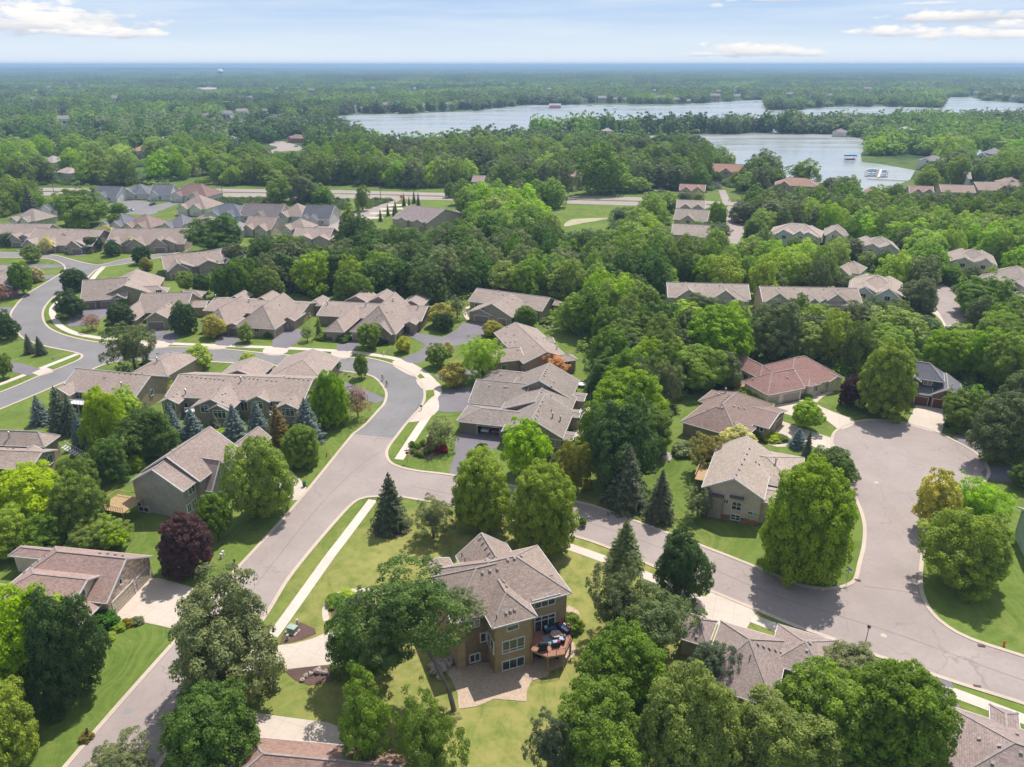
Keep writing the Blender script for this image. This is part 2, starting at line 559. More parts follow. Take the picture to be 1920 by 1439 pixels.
L_LEFT = [(80, 1500), (127, 1439), (235, 1313), (347, 1186), (417, 1101), (547, 959), (640, 845), (664, 815)]
L_LEFT2 = [(664, 815), (687, 797), (712, 770), (723, 757), (727, 740), (722, 727), (707, 710), (687, 702), (640, 695), (613, 693), (550, 688), (433, 680), (307, 675)]
TOPB = [(738, 822), (727, 837), (722, 850), (728, 867), (750, 878), (783, 885), (847, 893), (960, 913), (1077, 942), (1130, 957), (1310, 1024), (1407, 1062), (1480, 1092), (1520, 1104), (1567, 1106), (1600, 1096), (1610, 1082), (1615, 1059), (1623, 1026), (1625, 992), (1620, 966), (1612, 945), (1600, 920), (1590, 890), (1572, 862), (1564, 843), (1563, 823), (1573, 807), (1607, 792), (1653, 789), (1700, 795), (1747, 808), (1787, 827), (1827, 850), (1847, 873), (1849, 893), (1830, 912), (1795, 935), (1770, 962), (1757, 986), (1737, 1006), (1725, 1046), (1722, 1092), (1727, 1119), (1743, 1149), (1773, 1176), (1820, 1201), (1920, 1234), (2060, 1280)]
BOTB = [(2060, 1366), (1920, 1317), (1783, 1274), (1690, 1242), (1613, 1217), (1563, 1196), (1493, 1172), (1420, 1142), (1333, 1106), (1223, 1059), (1133, 1022), (1070, 1002), (960, 975), (850, 948), (780, 935), (740, 929), (703, 930), (673, 935), (640, 962), (547, 1072), (493, 1156), (400, 1285), (290, 1439), (245, 1500)]
NEARL = [(307, 675), (250, 676), (200, 682), (150, 703), (100, 725), (0, 767), (-100, 805)]
WEST1 = [(-100, 765), (0, 737), (77, 705), (133, 683), (155, 671), (147, 662), (83, 648), (43, 632), (25, 603), (23, 587), (43, 560), (60, 547), (100, 523), (120, 510), (123, 500), (110, 491), (83, 485), (0, 483), (-100, 483)]
NORTH = [(-100, 474), (0, 474), (77, 476), (113, 482), (150, 492), (187, 497), (233, 487), (297, 477), (345, 464)]
INNER = [(350, 470), (300, 483), (230, 496), (187, 503), (167, 517), (157, 533), (125, 545), (100, 557), (83, 575), (78, 593), (87, 613), (113, 627), (153, 638), (200, 645), (283, 652), (387, 653), (533, 667), (640, 672), (690, 673), (737, 685), (773, 703), (790, 723), (794, 743), (787, 763), (763, 790), (738, 822)]
ROADS = {'a': L_LEFT + TOPB + BOTB, 'b': L_LEFT2 + NEARL + WEST1 + NORTH + INNER}


def sheet_parts(name, parts, z, m):
    w = []
    for p in parts:
        w += smooth([P(x, y, 0) for x, y in p], 1.5)
    mb = MB()
    mb.face([(p.x, p.y, z) for p in w])
    o = mb.build(name, m)
    if o.data.polygons[0].normal.z < 0:
        o.data.flip_normals()
    o['kind'] = 'structure'


sheet_parts('road', [L_LEFT, TOPB, BOTB], .024, M['road'])
sheet_parts('road', [L_LEFT2, NEARL, WEST1, NORTH, INNER], .020, M['roadg'])
kb = MB()
for line, sgn in ((L_LEFT, 1), (L_LEFT2, 1), (NEARL, 1), (TOPB, 1), (BOTB, 1), (WEST1, 1), (NORTH, 1), (INNER, 1)):
    ribbon('', line, .62, .10, M['kerb'], .10, off=.31, mb=kb)
o = kb.build('kerb', M['kerb']); o['kind'] = 'structure'

# distant roads
HWY = [(-100, 352), (0, 352), (200, 353), (387, 354), (640, 357), (900, 364), (1190, 370), (1400, 381), (1650, 390), (2050, 402), (2050, 418), (1650, 404), (1400, 394), (1190, 386), (900, 377), (640, 372), (387, 369), (200, 367), (0, 367), (-100, 367)]
FARS = [HWY,
        [(545, 428), (560, 418), (640, 412), (720, 374), (752, 374), (665, 432), (610, 447)],
        [(1347, 357), (1360, 357), (1372, 382), (1390, 390), (1397, 433), (1383, 458), (1365, 456), (1362, 420), (1357, 385)],
        [(1736, 520), (1760, 528), (1780, 533), (1800, 558), (1822, 598), (1775, 612), (1760, 585), (1745, 552)],
        [(310, 331), (353, 333), (400, 320), (470, 303), (520, 285), (560, 283), (563, 275), (520, 264), (505, 272), (520, 278), (460, 295), (390, 312), (345, 325)],
        [(200, 390), (212, 380), (250, 376), (285, 380), (296, 390), (294, 400), (280, 404), (240, 402), (208, 397)],
        [(288, 392), (296, 384), (345, 373), (350, 377), (300, 396)]]
for i, q in enumerate(FARS):
    sheet('road', q, .03 + .006 * i, M['road'] if i not in (5, 6) else M['roadg'], 8, sm=i in (4, 5))
sheet('median_strip', [(-100, 358.5), (0, 358.5), (200, 359), (387, 360), (640, 363), (900, 369.5), (1190, 377), (1400, 387), (1650, 396.5), (2050, 409), (2050, 411), (1650, 398.5), (1400, 388.5), (1190, 378.5), (900, 371), (640, 364.5), (387, 361.5), (200, 360.5), (0, 360), (-100, 360)], .12, M['ground'], 8, sm=False)
# sidewalks
SW = [([(195, 500), (180, 515), (165, 532), (130, 550), (103, 572), (98, 585), (102, 597), (113, 612), (140, 625), (173, 632), (203, 636), (290, 643), (400, 648), (533, 653), (640, 659), (673, 662), (740, 673), (780, 690), (807, 711), (822, 737), (813, 763), (797, 787), (773, 823), (748, 862)], 1.9),
      ([(-80, 748), (0, 721), (80, 690), (146, 664)], 1.7),
      ([(480, 1225), (515, 1188), (617, 1046), (640, 1016), (699, 938)], 1.7),
      ([(1020, 1010), (1068, 1026), (1133, 1049), (1225, 1085), (1300, 1120), (1413, 1161), (1493, 1193), (1600, 1233), (1637, 1247), (1727, 1277), (1920, 1349), (2050, 1400)], 1.9),
      ([(1745, 578), (1770, 600), (1778, 614)], 2.2)]
for pts, wd in SW:
    ribbon('sidewalk', pts, wd, .036, M['walk'])
# asphalt and concrete drives, aprons
DRV = [[(157, 580), (207, 577), (200, 593), (150, 612), (123, 608)], [(277, 613), (312, 615), (300, 632), (283, 638)],
       [(320, 620), (345, 622), (322, 645), (290, 641)], [(418, 626), (452, 632), (430, 649), (403, 646)],
       [(523, 620), (563, 618), (567, 633), (540, 653), (511, 651)], [(640, 640), (674, 642), (660, 658), (632, 658)],
       [(757, 625), (800, 627), (827, 633), (853, 620), (873, 605), (910, 608), (907, 630), (867, 647), (833, 652), (813, 660), (785, 682), (753, 674), (797, 650)],
       [(813, 704), (873, 693), (900, 700), (860, 708), (826, 713)], [(828, 738), (880, 726), (885, 757), (873, 771), (821, 771)],
       [(861, 815), (939, 815), (930, 840), (907, 860), (890, 885), (870, 893), (843, 889), (853, 850)],
       [(-20, 670), (14, 676), (83, 695), (57, 705), (-20, 684)], [(-20, 553), (40, 551), (45, 557), (-20, 562)], [(-20, 578), (25, 577), (23, 586), (-20, 588)],
       [(0, 519), (100, 516), (95, 523), (0, 530)], [(0, 497), (115, 497), (120, 502), (0, 506)], [(30, 470), (60, 466), (72, 470), (66, 475)],
       [(150, 463), (172, 466), (155, 480), (135, 478)], [(322, 463), (362, 458), (350, 472), (330, 472)],
       [(1688, 1246), (1783, 1277), (1789, 1292), (1680, 1260)], [(1720, 1276), (1789, 1297), (1800, 1330), (1745, 1312)],
       [(1783, 815), (1800, 800), (1839, 797), (1860, 830), (1835, 850), (1827, 848)], [(1850, 877), (1940, 880), (1940, 908), (1850, 898)],
       [(440, 690), (500, 690), (440, 712), (400, 712)], [(640, 715), (727, 750), (705, 757), (650, 735)], [(420, 700), (442, 682), (464, 684), (440, 706)], [(500, 700), (528, 686), (548, 688), (520, 708)]]
for i, q in enumerate(DRV):
    sheet('driveway', q, .044, M['drive'], 2)
CON = [[(430, 1255), (455, 1195), (520, 1211), (583, 1199), (640, 1177), (710, 1165), (720, 1240), (617, 1247), (517, 1257)],
       [(213, 1156), (282, 1084), (300, 1085), (333, 1094), (360, 1102), (380, 1116), (380, 1146), (345, 1184), (267, 1167), (227, 1160)],
       [(380, 1372), (440, 1340), (467, 1336), (617, 1356), (650, 1370), (640, 1450), (440, 1450), (330, 1440)],
       [(1445, 762), (1497, 752), (1513, 727), (1545, 743), (1530, 757), (1573, 777), (1605, 791), (1580, 806), (1568, 803), (1540, 783), (1510, 785), (1470, 776)],
       [(1440, 812), (1467, 790), (1493, 800), (1560, 822), (1567, 845), (1547, 846), (1510, 833), (1480, 827)],
       [(1717, 760), (1790, 768), (1773, 787), (1765, 812), (1747, 810), (1700, 796)],
       [(1300, 1143), (1317, 1122), (1337, 1107), (1422, 1143), (1410, 1162), (1395, 1188), (1345, 1172)],
       [(532, 870), (552, 890), (575, 915), (560, 938), (540, 940), (505, 900)],
       [(267, 639), (310, 641), (305, 653), (255, 652)], [(290, 641), (322, 645), (310, 653), (275, 652)], [(393, 648), (430, 650), (414, 656), (384, 654)], [(500, 652), (542, 655), (525, 667), (494, 664)], [(625, 659), (662, 661), (650, 673), (618, 671)],
       [(745, 675), (787, 690), (778, 707), (737, 686)], [(803, 708), (828, 725), (797, 733), (780, 712)], [(816, 742), (822, 770), (790, 790), (764, 793), (790, 765)],
       [(60, 700), (88, 690), (100, 698), (75, 706)]]
for i, q in enumerate(CON):
    sheet('driveway', q, .050 + .001 * (i % 3), M['conc'], 2, sm=i not in (1, 2, 4, 5, 6))
sheet('path', [(183, 1208), (195, 1188), (212, 1168), (222, 1159), (262, 1166), (235, 1172), (205, 1200), (190, 1216)], .047, M['conc'])
ribbon('path', [(1432, 815), (1445, 833), (1470, 836), (1500, 828)], 1.1, .047, M['conc'])
ribbon('path', [(1520, 752), (1540, 742), (1560, 735)], 1.2, .057, M['conc'])
ribbon('path', [(612, 1165), (610, 1142), (625, 1120), (655, 1109), (690, 1107), (714, 1112)], .9, .047, M['conc'])
ribbon('path', [(878, 600), (872, 590), (873, 580), (882, 575)], 1.3, .047, M['conc'])
ribbon('path', [(1062, 1140), (1077, 1149), (1082, 1166), (1072, 1180)], 1.4, .047, M['paver'])
sheet('patio', [(830, 1252), (860, 1247), (950, 1240), (1000, 1235), (1062, 1206), (1076, 1205), (1081, 1226), (1057, 1249), (1030, 1260), (1027, 1269), (997, 1277), (988, 1296), (987, 1316), (927, 1311), (895, 1325), (860, 1330), (858, 1300), (847, 1276)], .052, M['paver'], sm=False)
sheet('patio', [(1075, 800), (1100, 760), (1112, 790), (1100, 825), (1085, 835)], .05, M['conc'])
for q in ([(525, 1207), (540, 1179), (563, 1167), (590, 1179), (593, 1189), (567, 1200)], [(533, 1259), (613, 1249), (640, 1262), (623, 1279), (580, 1286), (553, 1276)],
          [(622, 1162), (620, 1140), (640, 1122), (690, 1118), (705, 1140), (680, 1172)], [(700, 990), (720, 978), (760, 985), (770, 998), (740, 1010), (705, 1008)],
          [(765, 845), (778, 833), (800, 830), (830, 838), (825, 852), (800, 862), (775, 858)], [(1410, 815), (1430, 806), (1462, 812), (1476, 826), (1455, 835), (1425, 830)],
          [(1240, 745), (1250, 740), (1262, 752), (1250, 762)]):
    sheet('mulch_bed', q, .042, M['mulch'])
for q in ([(1058, 425), (1074, 412), (1142, 409), (1122, 414), (1092, 419)],):
    sheet('sand', q, .05, M['sand'])
sheet('gravel_bed', [(1240, 858), (1250, 848), (1262, 852), (1255, 866)], .042, M['gravel'])
# lake
LAKE = [(600, 228), (628, 219), (650, 216), (773, 213), (900, 208), (950, 201), (1007, 197), (1140, 197), (1280, 197), (1360, 191), (1437, 187), (1441, 207), (1480, 208), (1560, 201), (1660, 200), (1764, 203), (1768, 182), (1820, 183), (1850, 190), (1920, 194), (2100, 196), (2100, 226), (1900, 228), (1800, 229), (1600, 233), (1480, 238), (1462, 243), (1458, 250), (1440, 250), (1442, 243), (1300, 243), (1010, 246), (940, 262), (860, 276), (720, 276), (650, 250), (610, 236)]
INLET = [(413, 233), (430, 226), (483, 220), (530, 216), (538, 220), (500, 229), (450, 236)]
BAY = [(1037, 264), (1060, 258), (1280, 254), (1340, 252), (1450, 250), (1560, 253), (1640, 262), (1625, 275), (1614, 290), (1616, 304), (1650, 308), (1716, 320), (1706, 338), (1680, 348), (1640, 364), (1560, 352), (1480, 345), (1380, 325), (1330, 290), (1280, 280), (1100, 276), (1040, 270)]
for i, q in enumerate((LAKE, BAY, INLET)):
    sheet('lake_water', q, .05 + i * .03, M['water'], 30, sm=False)
# ================================================ houses
FOOT = []      # world footprints, for keeping trees off them
SEEN = []      # image hulls of roofs that must stay in view
CARS = []
MARKS = []     # (name for labels, x px, y px)


def hull(pts):
    pts = sorted(set(pts))
    def half(ps):
        h = []
        for p in ps:
            while len(h) > 1 and (h[-1][0] - h[-2][0]) * (p[1] - h[-2][1]) - (h[-1][1] - h[-2][1]) * (p[0] - h[-2][0]) <= 0:
                h.pop()
            h.append(p)
        return h
    a, b = half(pts), half(pts[::-1])
    return a[:-1] + b[:-1]


class House:
    """frame: u runs along ref A->B, v to its left; all wings are rectangles in that frame,
    each given by image points of its eave corners at eave height"""
    def __init__(s, name, label, cat, A, B, ze, roof=(.28, .225, .20), wall=(.27, .225, .165), trim=None, group=None, mark=None, over=.5, keep=True):
        a, b = P(*A, ze), P(*B, ze)
        s.o = a
        d = (b - a); d.z = 0; d.normalize()
        s.u = d; s.v = Vector((-d.y, d.x, 0))
        s.ang = math.atan2(d.y, d.x)
        c = P(A[0] * .5 + B[0] * .5, A[1] * .5 + B[1] * .5, 0)
        s.base = Vector((a.x, a.y, 0))
        s.root = empty(name, s.base, s.ang)
        tag(s.root, label, cat, group)
        s.ze = ze; s.rc = roof; s.wc = tuple(min(.62, c_ * 1.45) for c_ in wall) if name != 'brown_house' else wall; s.over = over
        s.wings = []; s.faces = []; s.keep = keep; s.hp = []
        if mark:
            x, y = proj(s.base)
            MARKS.append((mark, (A[0] + B[0]) / 2, (A[1] + B[1]) / 2))

    def loc(s, p):
        q = p - s.base
        return (q.dot(s.u), q.dot(s.v))

    def W(s, l):
        return s.base + s.u * l[0] + s.v * l[1] + Vector((0, 0, l[2]))

    def part(s, mb, name, m, color=None):
        return mb.build(name, m, s.root, color)

    def wing(s, pts, ridge='u', ends='gg', ze=None, rp=None, pitch=.42, depth=None, grow=None, z0=-.3, wall=None, roof=None, over=None, open_=False, stone=None, rake=True, pmax=1.0):
        ze = s.ze if ze is None else ze
        ls = [s.loc(P(x, y, ze)) for x, y in pts]
        u0, u1 = min(l[0] for l in ls), max(l[0] for l in ls)
        v0, v1 = min(l[1] for l in ls), max(l[1] for l in ls)
        if depth:
            if ridge == 'v' or True:
                if depth > 0: v1 = v0 + depth
                else: v0 = v1 + depth
        if grow:
            u0 -= grow[0]; u1 += grow[1]; v0 -= grow[2]; v1 += grow[3]
        half = ((v1 - v0) if ridge == 'u' else (u1 - u0)) / 2
        rz = ze + half * pitch
        if rp:
            # ridge height from one image point on the ridge line
            d = ray(*rp)
            if ridge == 'u':
                n, c = s.v, (s.base + s.v * ((v0 + v1) / 2))
            else:
                n, c = s.u, (s.base + s.u * ((u0 + u1) / 2))
            o_ = Vector((0, 0, HCAM))
            t = (c - o_).dot(n) / d.dot(n) if abs(d.dot(n)) > 1e-6 else 0
            z = HCAM + d.z * t
            if ze + .22 * half < z < ze + pmax * half:
                rz = z
            else:
                rz = min(max(z, ze + .25 * half), ze + pmax * .8 * half) if 0 < z < 30 else rz
        ov = s.over if over is None else over
        th = .2
        # roof faces in local coordinates
        if ridge == 'u':
            L, vm = u1 - u0, (v0 + v1) / 2
            a = u0 + (half if ends[0] == 'h' else 0); b = u1 - (half if ends[1] == 'h' else 0)
            if a > b: a = b = (u0 + u1) / 2
            ra, rb = (a, vm, rz), (b, vm, rz)
            c00, c10, c11, c01 = (u0, v0, ze), (u1, v0, ze), (u1, v1, ze), (u0, v1, ze)
            top = [[c00, c10, rb, ra], [c11, c01, ra, rb]]
            if ends[1] == 'h': top.append([c10, c11, rb])
            if ends[0] == 'h': top.append([c01, c00, ra])
            gab = ([(c01, c00, ra, 'l')] if ends[0] == 'g' else []) + ([(c10, c11, rb, 'r')] if ends[1] == 'g' else [])
            caps = [(ra, rb)] + ([(ra, c00), (ra, c01)] if ends[0] == 'h' else []) + ([(rb, c10), (rb, c11)] if ends[1] == 'h' else [])
        else:
            um = (u0 + u1) / 2
            a = v0 + (half if ends[0] == 'h' else 0); b = v1 - (half if ends[1] == 'h' else 0)
            if a > b: a = b = (v0 + v1) / 2
            ra, rb = (um, a, rz), (um, b, rz)
            c00, c10, c11, c01 = (u0, v0, ze), (u1, v0, ze), (u1, v1, ze), (u0, v1, ze)
            top = [[c10, c11, rb, ra], [c01, c00, ra, rb]]
            if ends[0] == 'h': top.append([c00, c10, ra])
            if ends[1] == 'h': top.append([c11, c01, rb])
            gab = ([(c00, c10, ra, 'f')] if ends[0] == 'g' else []) + ([(c11, c01, rb, 'b')] if ends[1] == 'g' else [])
            caps = [(ra, rb)] + ([(ra, c00), (ra, c10)] if ends[0] == 'h' else []) + ([(rb, c11), (rb, c01)] if ends[1] == 'h' else [])
        rm = MB()
        dn = lambda p, k=th: (p[0], p[1], p[2] - k)
        for f in top:
            rm.face(f, 0)
            rm.face([dn(p) for p in f][::-1], 1)
            s.faces.append(([s.W(p) for p in f], len(s.wings)))
        cor = [c00, c10, c11, c01]
        e = .03
        for k in range(4):
            p, q = cor[k], cor[(k + 1) % 4]
            g = [x for x in gab if (x[0] == p and x[1] == q) or (x[0] == q and x[1] == p)]
            if g:
                r_ = g[0][2]; ms = 1 if rake else 0
                rm.face([dn(p), dn(r_), r_, p], ms); rm.face([dn(r_), dn(q), q, r_], ms)
            else:
                rm.face([dn(p), dn(q), q, p], 1)
        # bright drip edge just proud of the eaves and rakes
        def bar(p, q, w, h, m_, lift):
            p, q = Vector(p), Vector(q)
            d = (q - p)
            if d.length < .3: return
            Mx = d.to_track_quat('X', 'Z').to_matrix().to_4x4()
            c = (p + q) / 2 + Vector((0, 0, lift))
            rm.box(c, (d.length, w, h), m_, M=Mx)
        for k in range(4):
            p, q = cor[k], cor[(k + 1) % 4]
            g = [x for x in gab if (x[0] == p and x[1] == q) or (x[0] == q and x[1] == p)]
            if g:
                if rake: bar(p, g[0][2], .11, .24, 1, -.09); bar(q, g[0][2], .11, .24, 1, -.09)
            else:
                bar(p, q, .13, .18, 1, -.10)
        for p, q in caps:
            bar(p, q, .26, .05, 2, .02)
        ro = rm.build('roof', [M['shingle'], M['white'], M['capl']], s.root, roof or s.rc)
        # walls
        iu0, iu1, iv0, iv1 = u0 + ov, u1 - ov, v0 + ov, v1 - ov
        wm = MB()
        zt = ze + .02
        if not open_:
            def gz(d_in):   # roof underside height at distance d_in from the eave
                return ze - th + (rz - ze) * d_in / half
            zw = ze - th + (rz - ze) * ov / half + .04
            q = [(iu0, iv0), (iu1, iv0), (iu1, iv1), (iu0, iv1)]
            sides = {'f': (0, 1), 'r': (1, 2), 'b': (2, 3), 'l': (3, 0)}
            for nm, (i, j) in sides.items():
                a_, b_ = q[i], q[j]
                fc = [(a_[0], a_[1], z0), (b_[0], b_[1], z0), (b_[0], b_[1], zw), (a_[0], a_[1], zw)]
                if any(g[3] == nm for g in gab):
                    mx = ((a_[0] + b_[0]) / 2, (a_[1] + b_[1]) / 2, rz - th + .02)
                    fc.insert(3, mx)
                wm.face(fc)
            wo = wm.build('wall', M['siding'], s.root, wall or s.wc)
            if stone:
                sb = MB()
                for nm in stone[0]:
                    i, j = sides[nm]
                    a_, b_ = Vector(q[i] + (0,)), Vector(q[j] + (0,))
                    n = {'f': Vector((0, -1, 0)), 'r': Vector((1, 0, 0)), 'b': Vector((0, 1, 0)), 'l': Vector((-1, 0, 0))}[nm] * .05
                    if stone[1] == 'gable' and any(g[3] == nm for g in gab):
                        mz = ((a_ + b_) / 2) + n
                        sb.face([tuple(a_ + n)[:2] + (z0,), tuple(b_ + n)[:2] + (z0,), tuple(b_ + n)[:2] + (zw - .03,), tuple(mz)[:2] + (rz - th - .02,), tuple(a_ + n)[:2] + (zw - .03,)])
                    else:
                        h = zw - .05 if stone[1] == 'gable' else stone[1]
                        sb.face([tuple(a_ + n)[:2] + (z0,), tuple(b_ + n)[:2] + (z0,), tuple(b_ + n)[:2] + (h,), tuple(a_ + n)[:2] + (h,)])
                        sb.face([tuple(a_ + n)[:2] + (h,), tuple(b_ + n)[:2] + (h,), tuple(b_)[:2] + (h,), tuple(a_)[:2] + (h,)])
                sb.build('stone_facing', M['stone'], s.root, stone[2])
        w = dict(r=(iu0, iu1, iv0, iv1), ze=ze, rz=rz, ri=ra, rj=rb, box=(u0, u1, v0, v1), half=half, ridge=ridge)
        s.wings.append(w)
        for p in cor + [ra, rb]:
            s.hp.append(proj(s.W(p)))
        SEEN.append((hull([proj(s.W(p)) for p in cor + [ra, rb]]), (s.base - Vector((0, 0, 0))).length, s.keep))
        FOOT.append([tuple(s.W(p))[:2] for p in [(u0 - 1, v0 - 1, 0), (u1 + 1, v0 - 1, 0), (u1 + 1, v1 + 1, 0), (u0 - 1, v1 + 1, 0)]])
        return w

    def onwall(s, w, side, px):
        iu0, iu1, iv0, iv1 = w['r']
        n = {'f': -s.v, 'b': s.v, 'l': -s.u, 'r': s.u}[side]
        c = s.base + {'f': s.v * iv0, 'b': s.v * iv1, 'l': s.u * iu0, 'r': s.u * iu1}[side]
        o_ = Vector((0, 0, HCAM)); d = ray(*px)
        t = (c - o_).dot(n) / d.dot(n)
        return o_ + d * t, n

    def panel(s, w, side, px, wd, hh, kind='window', panes=2, bar=None, sill=None, color=None, z=None):
        """window, door or garage door centred at the image point"""
        p, n = s.onwall(w, side, px)
        # keep within the wall
        l = s.loc(p)
        iu0, iu1, iv0, iv1 = w['r']
        u, v = l
        if side in 'fb':
            u = min(max(u, iu0 + wd / 2 + .15), max(iu1 - wd / 2 - .15, iu0 + wd / 2 + .15))
            v = iv0 if side == 'f' else iv1
        else:
            v = min(max(v, iv0 + wd / 2 + .15), max(iv1 - wd / 2 - .15, iv0 + wd / 2 + .15))
            u = iu0 if side == 'l' else iu1
        zc = p.z if z is None else z
        if kind in ('garage_door', 'door'):
            zc = hh / 2 + .02
        zc = max(zc, hh / 2 + .05)
        rot = {'f': 0, 'r': math.pi / 2, 'b': math.pi, 'l': -math.pi / 2}[side]
        Mx = Matrix.Translation((u, v, zc)) @ Matrix.Rotation(rot, 4, 'Z')
        def bx(mb, x, y, z_, dx, dy, dz, m_=0):
            c = Mx @ Vector((x, y, z_))
            mb.box(c, (dx, dy, dz), m_, rz=rot)
        off = -.07
        if kind == 'window':
            f = MB(); t = .11
            bx(f, 0, off, hh / 2, wd + t, .16, t); bx(f, 0, off, -hh / 2, wd + t, .2, t)
            for sx_ in (-1, 1):
                bx(f, sx_ * wd / 2, off, 0, t, .16, hh - t)
            for i in range(1, panes):
                bx(f, -wd / 2 + wd * i / panes, off, 0, .09, .14, hh - t)
            if bar:
                bx(f, 0, off, -hh / 2 + hh * bar, wd - t, .135, .08)
            fo = f.build('window', M['white'], s.root)
            g_ = MB(); bx(g_, 0, off + .03, 0, wd - .02, .05, hh - .02)
            g_.build('pane', M['glass'], fo)
        elif kind == 'garage_door':
            f = MB(); t = .14
            bx(f, 0, -.06, hh / 2, wd + .3, .16, t, 1)
            for sx_ in (-1, 1):
                bx(f, sx_ * (wd / 2 + .07), -.06, 0, t, .16, hh, 1)
            nrow = 4
            for r_ in range(nrow):
                z_ = -hh / 2 + hh * (r_ + .5) / nrow
                bx(f, 0, -.05, z_, wd, .06, hh / nrow - .035, 0)
                for c_ in range(int(wd / .65)):
                    bx(f, -wd / 2 + wd * (c_ + .5) / int(wd / .65), -.085, z_, wd / int(wd / .65) * .74, .02, hh / nrow * .55, 0)
            f.build('garage_door', [M['plain'], M['white']], s.root, color or (.42, .36, .29))
        elif kind == 'open_garage':
            f = MB(); t = .16
            bx(f, 0, -.06, hh / 2, wd + .3, .16, t)
            for sx_ in (-1, 1):
                bx(f, sx_ * (wd / 2 + .07), -.06, 0, t, .16, hh)
            f.build('door_frame', M['white'], s.root)
        elif kind == 'door':
            f = MB(); bx(f, 0, -.05, 0, wd, .08, hh)
            d_ = f.build('door', M['plain'], s.root, color or (.10, .07, .05))
            k = MB(); bx(k, wd * .38, -.12, -.05, .06, .06, .12); k.build('handle', M['metal'], d_)
        return Mx

    def hit(s, px):
        o_ = Vector((0, 0, HCAM)); d = ray(*px)
        best = None
        for f, wi in s.faces:
            n = (f[1] - f[0]).cross(f[2] - f[0]).normalized()
            dn = d.dot(n)
            if abs(dn) < 1e-6: continue
            t = (f[0] - o_).dot(n) / dn
            q = o_ + d * t
            ok = True
            for i in range(len(f)):
                e = f[(i + 1) % len(f)] - f[i]
                if e.cross(q - f[i]).dot(n) < -1e-3: ok = False; break
            if ok and (best is None or t < best[0]):
                best = (t, q, n)
        return best

    def vents(s, pxs, kind='box'):
        for px in pxs:
            h = s.hit(px)
            if not h: continue
            l = s.loc(h[1])
            z = h[1].z
            mb = MB()
            if kind == 'box':
                n = h[2]
                ln = Vector((n.dot(s.u), n.dot(s.v), n.z))
                Mx = ln.to_track_quat('Z', 'X').to_matrix().to_4x4()
                mb.box(Vector((l[0], l[1], z)) + ln * .08, (.28, .28, .22), 0, M=Mx)
                mb.box(Vector((l[0], l[1], z)) + ln * .20, (.36, .36, .05), 0, M=Mx)
                mb.build('roof_vent', M['vent'], s.root)
            elif kind == 'pipe':
                mb.tube([(l[0], l[1], z - .1), (l[0], l[1], z + .55)], .07, 7)
                mb.build('vent_pipe', M['glassf'], s.root)
            elif kind == 'flue':
                mb.tube([(l[0], l[1], z - .2), (l[0], l[1], z + 1.0)], .14, 8)
                mb.lathe([(.2, 1.0), (.24, 1.05), (.24, 1.2), (.05, 1.3)], (l[0], l[1], z), 8)
                mb.build('flue', M['metal'], s.root)


M['plain'] = objcol('painted_panel', 'plain')
BROWN = (.295, .228, .192)
ROWR = (.318, .255, .220)
TAN = (.37, .295, .185)

# ---- the brown house in front
h = House('brown_house', 'three-level brown-sided house with hipped roof, round deck and paver patio', 'house', (848, 1170), (1070.6, 1112), 8.1, BROWN, (.36, .262, .150), mark='the brown house with the round deck')
H1 = h
w1 = h.wing([(866, 1165), (1070.6, 1112), (1007.7, 1022.5)], 'u', 'hh', rp=(982, 1038.5))
w2 = h.wing([(848, 1170), (930, 1148.6)], 'u', 'hg', depth=10.2, rp=(872, 1070), grow=(0, 2, 0, 0), rake=False)
wt = h.wing([(922.6, 1178.4), (1007.7, 1155)], 'v', 'hg', rp=(935, 1087), depth=11)
wn = h.wing([(854.4, 1042.9), (959, 1033), (905, 1085)], 'v', 'gg', rp=(904, 1001.3), ze=7.6)
wg = h.wing([(798, 1056), (858, 1075)], 'v', 'hg', ze=3.4, rp=(815.4, 1041), grow=(0, 0, 3, 0), pitch=.5)
# projecting bay over the deck: its own low roof and wall
wb = h.wing([(997, 1126.5), (1051, 1111.5)], 'u', 'gg', ze=8.35, depth=5.5, pitch=.40, over=.3, rake=False)
h.panel(wt, 'f', (962, 1209), 3.1, 1.9, panes=3, bar=.22)
h.panel(wt, 'f', (962, 1243.5), 3.1, 1.5, panes=3)
h.panel(wt, 'f', (961, 1176), 1.6, .8, panes=1)
h.panel(w2, 'f', (888.5, 1169), 1.5, 1.1, panes=2)
h.panel(w2, 'f', (905.5, 1194.5), .8, 1.4, panes=1)
h.panel(w2, 'f', (890, 1233), 1.4, 1.3, panes=2)
h.panel(wt, 'l', (922, 1207), 2.4, 2.0, panes=2, bar=.3)
h.panel(wb, 'f', (1021, 1129), 3.0, 1.3, panes=3)
h.panel(wb, 'f', (1021, 1168), 3.0, 2.6, panes=3, bar=.75)
h.panel(w1, 'f', (1030, 1232), 2.4, 2.0, panes=2, z=1.1)
h.vents([(901, 1009.5), (906.5, 1018), (912.5, 1027), (918, 1037), (924, 1046), (952, 1050), (964.5, 1047), (976.5, 1044), (904.5, 1074), (918.5, 1070), (932.5, 1067), (943.5, 1092), (949, 1101), (957, 1145), (949, 1149), (965, 1143)])
h.vents([(866, 1043), (872, 1053), (931, 1160)], 'pipe')

